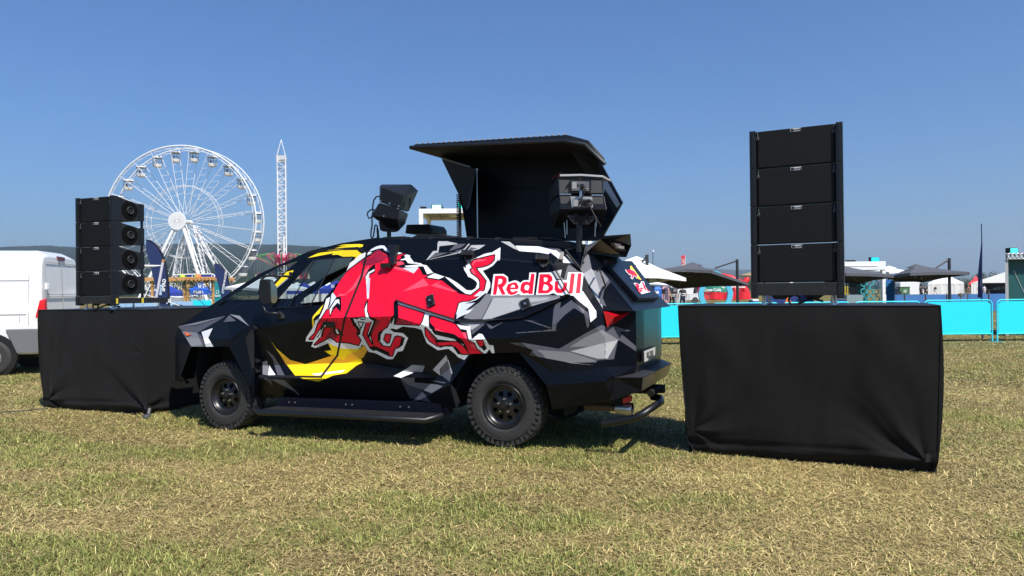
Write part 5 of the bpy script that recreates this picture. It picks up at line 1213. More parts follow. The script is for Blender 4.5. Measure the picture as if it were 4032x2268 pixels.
def base_frame(label, c, rz, Wd, D, zt, zd, ext):
    Wd0 = Wd
    r = thing("stack_frame", label, "speaker frame", (c.x, c.y, zd), rz, "base frames of the loudspeaker stacks")
    H_ = zt-zd; m_ = MB(); m_.box2((-Wd/2+.05, -.03, H_*.42), (Wd/2-.05, .02, H_-.004)); m_.box2((Wd/2-.04, 0, H_*.42), (Wd/2-.015, D+ext, H_-.03)); m_.box2((-Wd/2+.015, 0, H_*.42), (-Wd/2+.04, D+ext, H_-.03)); m_.box2((-Wd/2+.05, D-.02, H_*.42), (Wd/2-.05, D+.02, H_-.03))
    m_.build("frame", mat("scuffed_black", (.014,.014,.014), .5, var=.9, vscale=25), r, world=False, bevel=.003)
    for s in (-1, 1):
        m_ = MB(); m_.box2((s*(Wd/2-.052), -.04, H_*.30), (s*(Wd/2-.0), .06, H_)); m_.build("corner_post", BLKM, r, world=False, bevel=.003)
    m_ = MB(); m_.box2((Wd/2-.002, .01, H_*.42), (Wd/2+.008, .035, H_*.82)); m_.box2((Wd/2-.002, D*.9, H_*.42), (Wd/2+.008, D*.9+.028, H_*.82)); m_.build("warning_label", mat("yellow_label", (.75,.52,.05), .5, var=.5, vscale=60), r, world=False)
    for x in (-Wd/2+.1, Wd/2-.1):
        for y in (.05, D+ext-.08):
            m_ = MB(); m_.tube([(x, y, .012), (x, y, H_*.5)], .012, 8); m_.tube([(x, y, .0), (x, y, .014)], [.032, .03], 12); m_.tube([(x, y, .02), (x, y, .035)], .022, 6); m_.build("jack_foot", STEEL, r, world=False)
    for x0, x1 in ((-Wd*.30, -Wd*.08), (Wd*.06, Wd*.28)):
        m_ = MB(); m_.prism([(x0, .1, H_*.42), (x1, .1, H_*.42), (x1-.05, .1, .05), (x0+.03, .1, .05)], (0, .02, 0)); m_.build("cross_plate", BLKM, r, world=False)
    m_ = MB(); m_.tube([(-.02+.05*math.cos(a), -.0, .045+.045*math.sin(a)) for a in [i*math.pi/8-1 for i in range(17)]]+[(.12, .05, .06), (.2, .2, .03)], .011, 6); m_.build("cable_loop", BLK, r, world=False)
    return r
base_frame("scuffed black base frame with screw jack feet under the right loudspeaker stack", cR, rzR, WR, .5, 1.635, rt_tl.z+.008, .0)
base_frame("black base frame with yellow labels under the left loudspeaker stack", cL, rzL, WL, .46, 1.575, lt_tl.z+.008, .42)

# ================================================================== WHITE VAN
def van():
    C = atY(170, 1250, 14.3); C.z = 0
    e = Vector((-.22, .975, 0)).normalized(); f = Vector((-.975, -.22, 0)).normalized()    # e across the rear, f forward (left)
    r = thing("panel_van", "white high-roofed panel van with grey bumper and red tail light, at the left edge", "van", tuple(C+f*2.5+e*1))
    def P(a, b, z): return C+f*a+e*b+Vector((0, 0, z))
    prof = [(.03, .42), (0, .95), (.0, 1.35), (.035, 1.95), (.08, 2.34), (.17, 2.48), (.4, 2.52), (1.65, 2.52), (1.88, 2.48), (1.97, 2.34), (2.015, 1.95), (2.05, 1.35), (2.05, .95), (2.02, .42)]
    secs = [(0.03, 1.0, 0), (.0, 1.0, 0), (.4, 1, 0), (3.6, 1, 0), (4.4, .82, .02), (5.2, .52, .06), (5.9, .40, .1), (6.0, .30, .2)]
    m = MB(); vs = []
    secs = [(.10, .985, .05), (0.02, .97, .02), (.0, .95, .0), (.25, 1, 0), (3.8, 1, 0), (4.3, .93, .01), (4.9, .56, .05), (5.7, .44, .1), (5.95, .32, .2)]
    secs = secs[2:]
    for a, zs, ins in secs:
        for b, z in prof:
            bb = 1.025+(b-1.025)*(1-ins*.6); zz = .42+(z-.42)*zs; vs.append(P(a+(0.05*(z/2.5) if a < .2 else 0), bb, zz))
    n = len(prof); fs = [(i*n+k, i*n+(k+1) % n, (i+1)*n+(k+1) % n, (i+1)*n+k) for i in range(len(secs)-1) for k in range(n)]+[tuple(range(n)), tuple(range((len(secs)-1)*n, len(secs)*n))]
    vw = mat("van_white", (.80, .80, .79), .3, coat=.5, var=.05, vscale=3)
    m.add(vs, fs, 0, False); m.build("body", vw, r, bevel=.03)
    gs = mat("bumper_grey", (.14, .145, .15), .6, var=.08, vscale=5)
    g = MB(); g.hull([P(a, b, z) for a, b, z in ((-.06, -.02, .45), (-.06, 2.07, .45), (-.07, -.02, .93), (-.07, 2.07, .93), (.46, -.03, .45), (.66, -.03, .93), (.46, .1, .45), (.1, 2.08, .45), (.1, 2.08, .93), (.66, .05, .93))]); g.build("bumper", gs, r, bevel=.02)
    tm = mat("panel_gap", (.30, .30, .31), .7); s = MB()
    s.box2 if False else None
    def strip(pts, w): s.tube(pts, w, 5, smooth=False)
    strip([P(-.012, 1.03, .97), P(.03, 1.03, 2.30)], .009); strip([P(-.012, .15, .97), P(-.005, .13, 1.6), P(.03, .20, 2.28), P(.035, 1.85, 2.28), P(-.005, 1.93, 1.6), P(-.012, 1.93, .97)], .008); strip([P(0.004, .15, 1.62), P(.004, 1.93, 1.62)], .007); strip([P(0.006, .15, 1.57), P(.006, 1.93, 1.57)], .007)
    strip([P(.26, .028, 2.02), P(.26, -.004, 1.0)], .006); strip([P(.26, .028, 1.90), P(2.6, .028, 1.90)], .007); strip([P(.45, .035, 1.84), P(2.6, .035, 1.84)], .007); strip([P(.45, .033, 1.84), P(.42, -.003, 1.06)], .006); strip([P(.3, -.003, 1.22), P(3, -.003, 1.22)], .008)
    s.build("panel_gaps", tm, r)
    t = MB(); t.hull([P(a, b, z) for a, b, z in ((-.03, .0, 1.15), (-.03, .14, 1.13), (-.02, .0, 1.50), (-.02, .13, 1.55), (.14, -.015, 1.15), (.06, -.01, 1.5))]); t.build("tail_light", mat("red_lens", (.75,.006,.02), .12, coat=1), r, bevel=.01)
    t = MB(); t.hull([P(a, b, z) for a, b, z in ((-.03, .0, 1.04), (-.03, .14, 1.02), (-.03, .0, 1.15), (-.03, .14, 1.13), (.10, -.012, 1.06), (.12, -.015, 1.15))]); t.build("reversing_light", mat("clear_lens", (.6,.6,.6), .15), r, bevel=.01)
    t = MB(); t.hull([P(.02, b, z) for b in (.85, 1.2) for z in (2.34, 2.41)]+[P(.07, b, 2.43) for b in (.85, 1.2)]); t.build("brake_light", mat("dark_red_lens", (.12,.005,.01), .2), r)
    t = MB(); t.box(P(-.01, .18, 1.78), (.05, .09, .13)); t.build("door_hinge", vw, r, bevel=.01)
    for a in (.92, 4.9):
        for b in (.03, 2.02):
            c = P(a, b, .36); w = MB(); o = e*(-1 if b < 1 else 1)
            w.tube([c+o*.06, c+o*.045, c-o*.16, c-o*.17], [.30, .36, .36, .30], 36); wo = w.build("wheel", RUB, r)
            w = MB(); w.tube([c+o*.065, c+o*.05], [.17, .21], 30); w.tube([c+o*.075, c+o*.06], .05, 14); w.build("hubcap", mat("worn_steel", (.32,.31,.29), .45, metal=.6, var=.4, vscale=14), wo)
            w = MB()
            for k in range(10): a_ = 2*math.pi*k/10; q = c+o*.064+(f*math.cos(a_)+Vector((0, 0, 1))*math.sin(a_))*.155; w.tube([q, q+o*.004], .018, 6)
            w.build("wheel_holes", DARK, wo)
            ar = MB(); ar.tube([P(a, 2.05 if b > 1 else 0, .40)+(o*.004), P(a, 2.05 if b > 1 else 0, .40)+(o*-.10)], .45, 32); ar.build("wheel_arch", DARK, r)
    u = MB(); u.box(P(2.9, 1.02, .42), (5.4, 1.7, .12), Matrix((f, e, Vector((0, 0, 1)))).transposed()); u.build("underbody", DARK, r)
van()

# ================================================================== CYAN BARRIERS
def barrier(label, loc_, rotz=0.0, Wd=1.93, H=1.2):
    r = thing("crowd_barrier", label, "barrier", loc_, rotz, "cyan crowd barriers"); w2 = Wd/2-.02; rc = .13
    pts = [(-w2, 0, .01), (-w2, 0, H-rc)]+[(-w2+rc-rc*math.cos(a), 0, H-rc+rc*math.sin(a)) for a in (.4, .8, 1.2)]+[(-w2+rc, 0, H), (w2-rc, 0, H)]+[(w2-rc+rc*math.sin(a), 0, H-rc+rc*math.cos(a)) for a in (.4, .8, 1.2)]+[(w2, 0, H-rc), (w2, 0, .01)]
    m_ = MB(); m_.tube(pts, .02, 8); m_.tube([(-w2, 0, .22), (w2, 0, .22)], .018, 8); m_.build("frame", CYAN, r, world=False)
    m_ = MB(); k = .04; q = [(-w2+k, 0, .24), (w2-k, 0, .24), (w2-k, 0, H-rc), (w2-rc, 0, H-k), (-w2+rc, 0, H-k), (-w2+k, 0, H-rc)]; m_.prism(q, (0, .006, 0)); m_.build("panel", mat("cyan_panel", (.012, .70, .88), .55, var=.03, vscale=2), r, world=False)
    for s in (-1, 1): m_ = MB(); m_.box2((s*w2-.02, -.22, 0), (s*w2+.02, .22, .012)); m_.build("foot", CYAN, r, world=False)
    return r
YB = 20.4
bl = ["cyan barrier just right of the truck tail, partly behind the right platform", "cyan barrier whose top edge starts left of the right loudspeaker stack", "cyan barrier directly behind the right loudspeaker stack", "cyan barrier seen just right of the stack, above the platform top", "cyan barrier at the right corner of the right platform", "cyan barrier at the right edge, in front of the teal booth"]
for i, (x0, x1) in enumerate(((2520, 2793), (2797, 3072), (3079, 3353), (3360, 3628), (3635, 3911), (3919, 4195))):
    a, b = atY(x0, 1250, YB), atY(x1, 1250, YB); barrier(bl[i], ((a.x+b.x)/2, YB-.02*(i % 2), 0), 0, b.x-a.x-.03, 1.17+.02*(i > 3))
a, b = atY(741, 1190, 56), atY(833, 1190, 56); barrier("small distant cyan barrier between the posts of the wooden pergola", ((a.x+b.x)/2, 56, 0), 0, b.x-a.x, 1.15)

# ================================================================== FERRIS WHEEL AND TOWER RIDE
def ferris():
    Y = 140.0; C = atY(728, 874, Y); S_ = Y/2800.0; RAD = 296*S_
    r = thing("ferris_wheel", "white ferris wheel with grey gondolas rising behind the left loudspeaker stack", "ferris wheel", (C.x, Y, 0))
    ex = Vector((1, 0, 0)); ey = Vector((.22, .976, 0)); ez = Vector((0, 0, 1))
    wm = mat("ride_white", (.80, .80, .80), .45)
    dep = 1.35
    def P(rad, ang, d): return C+ex*rad*math.sin(ang)+ez*rad*math.cos(ang)+ey*d
    N = 24; off = R(7.5)
    for d in (-dep, dep):
        m_ = MB()
        for rr, th in ((RAD, .15 if d < 0 else .11), (RAD*.965, .04)): m_.tube([P(rr, off+2*math.pi*k/96, d) for k in range(97)], th, 6, cap=False)
        for k in range(N*2): a0 = off+math.pi*k/N; m_.tube([P(RAD, a0, d), P(RAD*.965, a0+math.pi/N, d)], .035, 4)
        m_.build("rim", wm, r)
    m_ = MB()
    for d in (-dep*.5, dep*.5):
        for k in range(N):
            a0, a1 = off+2*math.pi*k/N, off+2*math.pi*(k+1)/N; m_.tube([P(RAD*.48, a0+(a1-a0)*q/3, d) for q in range(4)], .045, 4)
            m_.tube([P(RAD*.48, a0, d), P(RAD*.50, (a0+a1)/2, -d), P(RAD*.48, a1, d)], .018, 4)
    m_.build("inner_ring", wm, r)
    for k in range(N):
        a0 = off+2*math.pi*k/N; m_ = MB()
        for s in (-1, 1): m_.tube([P(1.6, a0, s*.9), P(RAD, a0, s*dep)], .052, 5)
        for t in range(5, 18, 2):
            q = t/18; m_.tube([P(1.6+(RAD-1.6)*q, a0, -(.9+.45*q)), P(1.6+(RAD-1.6)*(q+.05), a0, .9+.45*q)], .028, 4)
        m_.build("spoke", wm, r)
    m_ = MB(); m_.tube([C+ey*-2.3, C+ey*-2.3+Vector((0, .12, 0))], [1.72, 1.75], 40); ho = m_.build("hub", wm, r)
    m_ = MB()
    for k in range(36): a0 = 2*math.pi*k/36; m_.tube([P(.25, a0, -2.31), P(1.65, a0, -2.31)], .014, 4)
    for rr in (.5, .8, 1.1, 1.4): m_.tube([P(rr, 2*math.pi*k/30, -2.31) for k in range(31)], .012, 4)
    m_.build("hub_ribs", mat("hub_rib_grey", (.6,.6,.6), .6), ho)  # thin grey ribs and rings over the white hub disc
    m_ = MB(); m_.tube([P(0, 0, -1.6), P(0, 0, 2.0)], .45, 12); m_.build("axle", wm, r)
    G = C.copy(); G.z = 0
    for (x, y, th) in ((-7.0, -3.6, .30), (6.6, -3.6, .34), (-6.4, 3.6, .28), (7.4, 3.6, .28), (4.6, 0.5, .2)):
        m_ = MB(); t0 = C+ex*(.6 if x > 0 else -.6)+ey*(1.6 if y > 0 else -1.7)+ez*-.6; t1 = G+ex*x+ey*y; m_.tube([t0, t1], th, 8)
        m_.tube([t0+ex*.7, t1+ex*.9], th*.35, 5)
        for k in range(14): q = k/14; m_.tube([t0.lerp(t1, q), (t0+ex*.7).lerp(t1+ex*.9, q+.05)], .05, 4)
        m_.build("support_leg", wm, r)
    for xx in (-2.6, 2.6):
        m_ = MB(); a0 = C+ez*-3+ex*xx*.25; b0, b1 = G+ex*(xx-1.0), G+ex*(xx+1.0); m_.tube([a0-ex*.4, b0], .07, 5); m_.tube([a0+ex*.4, b1], .07, 5)
        for k in range(9):
            q = k/9; m_.tube([(a0-ex*.4).lerp(b0, q), (a0+ex*.4).lerp(b1, q+.1)], .035, 4); m_.tube([(a0+ex*.4).lerp(b1, q), (a0-ex*.4).lerp(b0, q+.1)], .035, 4)
        m_.build("support_truss", wm, r)
    bs = MB(); bs.box(G+ez*.5, (14, 7, 1.0)); bs.build("boarding_deck", mat("ride_deck", (.35,.35,.36), .6), r)
    gw = mat("gondola_white", (.75,.74,.72), .4); gg = mat("gondola_glass", (.16,.17,.19), .3)
    for k in range(N):
        p = P(RAD*.955, off+2*math.pi*k/N, 0)+ex*.1
        c = MB(); n = 10; vs = []
        for rr, z in ((.40, -2.3), (.70, -2.15), (.82, -1.72), (.83, -1.62)): vs += [p+ex*rr*math.cos(2*math.pi*j/n)+ey*rr*math.sin(2*math.pi*j/n)+ez*z for j in range(n)]
        c.add(vs, [(i*n+j, i*n+(j+1) % n, (i+1)*n+(j+1) % n, (i+1)*n+j) for i in range(3) for j in range(n)]+[tuple(range(n))], 0, False)
        go = c.build("gondola", gw, r)
        c = MB()
        for j in range(n): a0 = 2*math.pi*j/n; c.tube([p+ex*.8*math.cos(a0)+ey*.8*math.sin(a0)+ez*-1.7, p+ex*.74*math.cos(a0)+ey*.74*math.sin(a0)+ez*-.45], .028, 4)
        for zz in (-1.15, -.5): c.tube([p+ex*.78*math.cos(2*math.pi*j/n)+ey*.78*math.sin(2*math.pi*j/n)+ez*zz for j in range(n+1)], .028, 4)
        c.tube([p+ez*-1.5-ex*.3, p+ez*-.9-ex*.3], .16, 6); c.build("cabin_frame", gg, go)
        c = MB(); c.tube([p+ez*-.42, p+ez*-.28, p+ez*-.15], [.98, .95, .3], 12); c.tube([p+ez*-.15, p], .07, 5); c.build("canopy", gw, go)
ferris()

def tower_ride():
    Y = 170.0; b = atY(1113, 1000, Y); S_ = Y/2800.0
    r = thing("tower_ride", "tall white lattice tower swing ride with pink and green arms beside the ferris wheel", "fairground ride", (b.x, Y, 0))
    wm = MATS["ride_white"]; zt = atY(1107, 615, Y).z; ztop = atY(1105, 550, Y).z; zb = 1.0; hw = 17.5*S_
    c = Vector((b.x-.1, Y, 0)); cor = [Vector((math.cos(a)*hw*1.25, math.sin(a)*hw*1.25, 0)) for a in (R(60), R(150), R(240), R(330))]
    m_ = MB()
    for k in range(4): m_.tube([c+cor[k]+Vector((0, 0, zb)), c+cor[k]+Vector((0, 0, zt))], .14, 6)
    nb = 24
    for i in range(nb):
        z0, z1 = zb+(zt-zb)*i/nb, zb+(zt-zb)*(i+1)/nb
        for k in range(4):
            p, q = cor[k], cor[(k+1) % 4]; up0, up1 = Vector((0, 0, z0)), Vector((0, 0, z1)); m_.tube([c+p+up0, c+q+up0], .07, 4); m_.tube([c+p+up0, c+q+up1] if i % 2 else [c+q+up0, c+p+up1], .07, 4)
    m_.build("lattice_mast", wm, r)
    m_ = MB(); m_.tube([c+Vector((hw*.7, -hw, 3)), c+Vector((hw*.7, -hw, zb+(zt-zb)*.42))], .22, 6); m_.build("cylinder_rail", wm, r)
    m_ = MB()
    for k in range(4): m_.tube([c+cor[k]+Vector((0, 0, zt)), c+Vector((0, 0, ztop))], .08, 5)
    m_.build("spire", wm, r)
    m_ = MB(); m_.box(c+Vector((0, 0, zt-.5)), (hw*1.9, hw*1.9, 1.0)); m_.build("head_box", mat("pale_metal", (.6,.6,.6), .5), r)
    mg = mat("ride_magenta", (.42, .03, .10), .5); gr = mat("ride_green", (.08, .30, .08), .5); pk = mat("ride_pink", (.55, .12, .20), .5)
    zc = atY(1113, 1015, Y).z
    m_ = MB(); m_.hull([c+Vector((math.cos(k*math.pi/4)*rr, math.sin(k*math.pi/4)*rr, z)) for k in range(8) for rr, z in ((1.0, zc-2.6), (1.9, zc), (1.3, zc+1.0))]); m_.build("carriage", mg, r)
    for k in range(12):
        a0 = R(15+30*k); d = Vector((math.cos(a0), math.sin(a0), 0)); col = gr if k % 2 else pk
        m_ = MB(); p0, p1, p2 = c+d*1.5+Vector((0, 0, zc+.1)), c+d*3.5+Vector((0, 0, zc+.9)), c+d*6.4+Vector((0, 0, zc+.3)); m_.tube([p0, p1, p2], .14, 5); m_.tube([c+d*1.0+Vector((0, 0, zc-2.2)), p2], .1, 5); m_.tube([c+d*1.0+Vector((0, 0, zc-2.2)), p1], .1, 5); ao = m_.build("swing_arm", col, r)
        m_ = MB()
        for q in (3.6, 4.6, 5.6, 6.3): m_.tube([c+d*q+Vector((0, 0, zc+.5)), c+d*q+Vector((0, 0, zc-4.8))], .018, 3)
        m_.build("chains", mat("chain_grey", (.4,.4,.4), .5), ao)
        m_ = MB(); sd = Vector((-d.y, d.x, 0))
        for q, cc in ((4.2, 0), (6.0, 1)):
            o = c+d*q+Vector((0, 0, zc-3.6)); m_.prism([o+Vector((0, 0, .1)), o+Vector((.35, 0, -1.4)), o+Vector((0, 0, -1.5)), o+Vector((-.3, 0, -1.3))], (0, .05, 0), (k+cc) % 2)
        m_.build("swing_seat", [mat("seat_red", (.6,.05,.08), .6), mat("seat_cream", (.6,.55,.4), .6)], ao)
tower_ride()

# ================================================================== FESTIVAL BACKGROUND
UP = Vector((0, 0, 1))
def gY(px, Y): p = atY(px, 1150, Y); return Vector((p.x, Y, 0))
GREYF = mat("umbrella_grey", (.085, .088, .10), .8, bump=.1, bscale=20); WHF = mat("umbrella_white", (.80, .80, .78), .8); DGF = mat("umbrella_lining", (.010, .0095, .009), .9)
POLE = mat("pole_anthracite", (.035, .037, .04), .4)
def umbrella(label, corners, peak, pole_xy, pole_top, fab, lin, arm=True, grp="cantilever parasols over the lounge area"):
    """corners, peak: world points; canopy of panels with a thin lining under it and ribs"""
    base = Vector((pole_xy.x, pole_xy.y, 0)); r = thing("parasol", label, "parasol", tuple(base), group=grp)
    n = len(corners); m_ = MB(); l_ = MB(); rb = MB()
    for i in range(n):
        a, b = corners[i], corners[(i+1) % n]; mid = (a+b)/2; mid = mid.lerp(peak, .06)
        q0 = peak.lerp(a, .5)+Vector((0, 0, -.03)); q1 = peak.lerp(b, .5)+Vector((0, 0, -.03))
        m_.add([peak, q0, q1, a, b, mid], [(0, 1, 2), (1, 3, 5), (1, 5, 2), (2, 5, 4)], 0, False)
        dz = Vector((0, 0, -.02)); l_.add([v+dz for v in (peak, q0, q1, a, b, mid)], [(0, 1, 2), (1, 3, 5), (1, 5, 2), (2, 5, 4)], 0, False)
        m_.add([a, mid, b, b+Vector((0, 0, -.09)), mid+Vector((0, 0, -.09)), a+Vector((0, 0, -.09))], [(0, 1, 4, 5), (1, 2, 3, 4)])
        rb.tube([peak+dz*2, a+dz*2], .018, 5); rb.tube([peak+Vector((0, 0, -.45)), peak.lerp(a, .45)+dz*2], .014, 5)
    rb.tube([peak+Vector((0, 0, -.5)), peak], .03, 6)
    co = m_.build("canopy", fab, r, fixn=False); l_.build("lining", lin, co, fixn=False); rb.build("ribs", POLE, co)
    c = MB(); c.hull([peak+Vector((math.cos(k*math.pi/4)*.35, math.sin(k*math.pi/4)*.35, -.09)) for k in range(8)]+[peak+Vector((0, 0, .035))]); c.build("crown", fab, co)
    p = MB(); pt = Vector((base.x, base.y, pole_top)); p.tube([base, pt], .05, 8); p.box(base+Vector((0, 0, .05)), (.7, .7, .1)); po = p.build("pole", POLE, r)
    if arm: p = MB(); p.tube([pt+Vector((0, 0, -.05)), peak.lerp(Vector((base.x, base.y, peak.z-.35)), .5)], .028, 6); p.build("arm", POLE, r)
    return r
def A(px, py, Y): return atY(px, py, Y)
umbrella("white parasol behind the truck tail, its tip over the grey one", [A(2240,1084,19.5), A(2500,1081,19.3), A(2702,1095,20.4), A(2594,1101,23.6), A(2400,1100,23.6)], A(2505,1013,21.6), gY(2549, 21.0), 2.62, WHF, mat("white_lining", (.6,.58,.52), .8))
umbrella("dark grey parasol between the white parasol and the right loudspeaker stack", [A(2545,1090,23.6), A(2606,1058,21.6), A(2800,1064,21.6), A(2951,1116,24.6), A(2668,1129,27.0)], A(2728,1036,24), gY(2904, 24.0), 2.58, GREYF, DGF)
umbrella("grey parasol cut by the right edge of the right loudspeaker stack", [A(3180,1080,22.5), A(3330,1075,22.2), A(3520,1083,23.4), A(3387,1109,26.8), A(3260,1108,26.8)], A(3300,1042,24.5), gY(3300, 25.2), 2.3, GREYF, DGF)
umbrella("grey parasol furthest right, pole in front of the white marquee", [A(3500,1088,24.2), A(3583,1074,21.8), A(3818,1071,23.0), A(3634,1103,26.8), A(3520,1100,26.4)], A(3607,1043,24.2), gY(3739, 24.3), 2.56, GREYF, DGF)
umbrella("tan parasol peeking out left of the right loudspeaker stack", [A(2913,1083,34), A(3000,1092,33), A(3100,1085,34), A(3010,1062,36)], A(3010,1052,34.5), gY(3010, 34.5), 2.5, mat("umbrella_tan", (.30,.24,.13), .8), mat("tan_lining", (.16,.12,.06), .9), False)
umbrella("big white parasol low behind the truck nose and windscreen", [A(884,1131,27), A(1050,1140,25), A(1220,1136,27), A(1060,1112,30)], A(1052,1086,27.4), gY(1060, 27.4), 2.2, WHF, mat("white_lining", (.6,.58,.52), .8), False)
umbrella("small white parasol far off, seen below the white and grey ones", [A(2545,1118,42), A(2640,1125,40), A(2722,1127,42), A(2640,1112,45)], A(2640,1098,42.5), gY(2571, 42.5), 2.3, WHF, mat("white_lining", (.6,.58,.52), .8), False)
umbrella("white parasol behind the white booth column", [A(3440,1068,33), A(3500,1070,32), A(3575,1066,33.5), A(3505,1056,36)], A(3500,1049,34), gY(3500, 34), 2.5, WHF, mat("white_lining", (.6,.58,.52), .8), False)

def tent(label, px, Y, w, he, hp, wall, roof, opening=None, depth=None, name="peaked_tent", valance=None, grp=None, scallop=False):
    g = gY(px, Y); d = depth or w; r = thing(name, label, "tent", tuple(g+Vector((0, d/2, 0))), group=grp); sh = g.x/Y
    def P(x, y, z): return g+Vector((x+sh*y, y, z))
    m_ = MB(); h = w/2
    cs = [P(-h, 0, he), P(h, 0, he), P(h, d, he), P(-h, d, he)]; pk = P(0, d/2, hp)
    for i in range(4):
        a, b = cs[i], cs[(i+1) % 4]; q0, q1 = a.lerp(pk, .5)-UP*(hp-he)*.10, b.lerp(pk, .5)-UP*(hp-he)*.10
        m_.add([a, b, q1, q0, pk], [(0, 1, 2, 3), (3, 2, 4)])
    m_.build("roof", roof, r)
    v = MB()
    for i in range(4):
        a, b = cs[i], cs[(i+1) % 4]; n = 10
        for k in range(n): p, q = a.lerp(b, k/n), a.lerp(b, (k+1)/n); v.add([p, q, q-UP*.28, (p+q)/2-UP*.38, p-UP*.28], [(0, 1, 2, 3, 4)])
    v.build("valance", valance or roof, r, fixn=False)
    if wall:
        wl = MB(); nseg = 16
        for (a, b) in ((cs[1], cs[2]), (cs[2], cs[3]), (cs[3], cs[0])): wl.add([a, b, Vector((b.x, b.y, 0)), Vector((a.x, a.y, 0))], [(0, 1, 2, 3)])
        spans = [(0, 1)] if not opening else [(0, opening[0]), (opening[1], 1)]
        for s0, s1 in spans:
            for k in range(nseg):
                t0, t1 = s0+(s1-s0)*k/nseg, s0+(s1-s0)*(k+1)/nseg; y0, y1 = .05*math.sin(k*1.9), .05*math.sin((k+1)*1.9)
                wl.add([P(-h+w*t0, y0+.03, he), P(-h+w*t1, y1+.03, he), P(-h+w*t1, y1+.06, 0), P(-h+w*t0, y0+.06, 0)], [(0, 1, 2, 3)], 0, True)
        wl.build("wall", wall, r, fixn=False)
    for i, c in enumerate(cs): q = MB(); q.tube([Vector((c.x, c.y, 0)), c], .04, 5); q.build("leg", mat("tent_pole", (.5,.5,.5), .4), r)
    return r, g
TW = mat("tent_white", (.78,.77,.74), .8, bump=.3, bscale=2.0); TWS = mat("tent_white_wall", (.70,.69,.66), .85, bump=.5, bscale=2.5)
tent("white peaked marquee with scalloped edge, person walking in front", 3725, 138, 7.0, 2.35, 4.35, TWS, TW, name="marquee", grp="white marquees at the far right")
def gable():
    g = gY(3912, 138); w = 9.0; d = 10; r = thing("marquee", "white gabled marquee with a dark open front and counter, beside the teal booth", "tent", tuple(g), group="white marquees at the far right")
    P = lambda x, y, z: g+Vector((x+g.x/138*y, y, z)); x0 = -4.3; x1 = 9; xr = 3.2
    m_ = MB(); m_.add([P(x0, 0, 2.25), P(xr, 0, 4.6), P(xr, d, 4.6), P(x0, d, 2.25), P(x1, 0, 2.25), P(x1, d, 2.25)], [(0, 1, 2, 3), (1, 4, 5, 2)]); m_.add([P(x0, 0, 2.25), P(xr, 0, 4.6), P(x1, 0, 2.25)], [(0, 1, 2)]); m_.build("roof", TW, r)
    m_ = MB()
    for a, b in ((x0, x0+2.2), (x0+7.0, x1)):
        for k in range(8): t0, t1 = a+(b-a)*k/8, a+(b-a)*(k+1)/8; m_.add([P(t0, .08*(k % 2), 2.25), P(t1, .08*((k+1) % 2), 2.25), P(t1, .08*((k+1) % 2), 0), P(t0, .08*(k % 2), 0)], [(0, 1, 2, 3)])
    m_.add([P(x0, 0, 2.25), P(x0, d, 2.25), P(x0, d, 0), P(x0, 0, 0)], [(0, 1, 2, 3)]); m_.build("side_curtain", TWS, r, fixn=False)
    m_ = MB(); m_.add([P(x0, d*.6, 2.25), P(x1, d*.6, 2.25), P(x1, d*.6, 0), P(x0, d*.6, 0)], [(0, 1, 2, 3)]); m_.add([P(x0, .1, 2.2), P(x1, .1, 2.2), P(x1, d*.6, 2.2), P(x0, d*.6, 2.2)], [(0, 1, 2, 3)]); m_.build("interior_lining", mat("tent_interior", (.05,.048,.045), .9), r, fixn=False)
    m_ = MB(); m_.box(P(1, 1.5, .95), (4.5, .6, .06)); m_.box(P(-1, 1.5, .45), (.1, .5, .9)); m_.build("counter", mat("counter_grey", (.3,.3,.3), .6), r)
    for x, s in ((.2, .3), (1.0, .5), (1.9, .55)): m_ = MB(); m_.box(P(x, 1.5, .98+s/2), (.5, .3, s)); tg = m_.build("crate", mat("box_grey", (.25,.24,.22), .7)); tag(tg, {.2: "small grey box leftmost on the counter of the gabled marquee", 1.0: "grey box in the middle of the gabled marquee's counter", 1.9: "taller grey box rightmost on the gabled marquee's counter"}[x], "box", "boxes on the marquee counter")
gable()
def red_peak():
    tent("small red tent roof showing between the two white marquees", 3843, 150, 3.2, 2.2, 3.9, None, mat("tent_red", (.60,.02,.03), .7), name="peaked_tent")
red_peak()
BLT = mat("tent_blue", (.015, .10, .50), .7); BLD = mat("tent_deep_blue", (.02, .045, .30), .7)
def lettered(root, txt, size, c, mt, flip=False, rot=None):
    M = Matrix.Translation(c) @ Matrix.Rotation(R(90), 4, 'X')
    if rot is not None: M = M @ rot
    if flip: M = M @ Matrix.Diagonal((-1, 1, 1, 1))
    return text_obj("lettering", txt, size, M, mt, root, .004, bold=.01)
LW = mat("print_white", (.8, .8, .8), .6); LT = mat("print_blue_white", (.45, .62, .8), .6)
r_, g_ = tent("blue promotional tent with white lettering under the wooden pergola", 797, 60, 2.5, 2.0, 2.75, None, BLT)
v_ = MB(); q = g_+Vector((0, -.03, 2.02)); v_.prism([q+Vector((-1.25, 0, -.45)), q+Vector((1.25, 0, -.45)), q+Vector((1.25, 0, 0)), q+Vector((-1.25, 0, 0))], (0, .02, 0)); vo = v_.build("banner", BLT, r_)
lettered(r_, "RELL", .62, g_+Vector((.15, .28, 2.24)), LW); lettered(r_, "BIRELL", .3, g_+Vector((-.3, -.06, 1.78)), LW)
v_ = MB(); v_.tube([g_+Vector((.1, .55, 2.52)), g_+Vector((.1, .56, 2.52))], .22, 14); v_.build("logo_disc", mat("logo_cream", (.85,.62,.4), .6), r_)
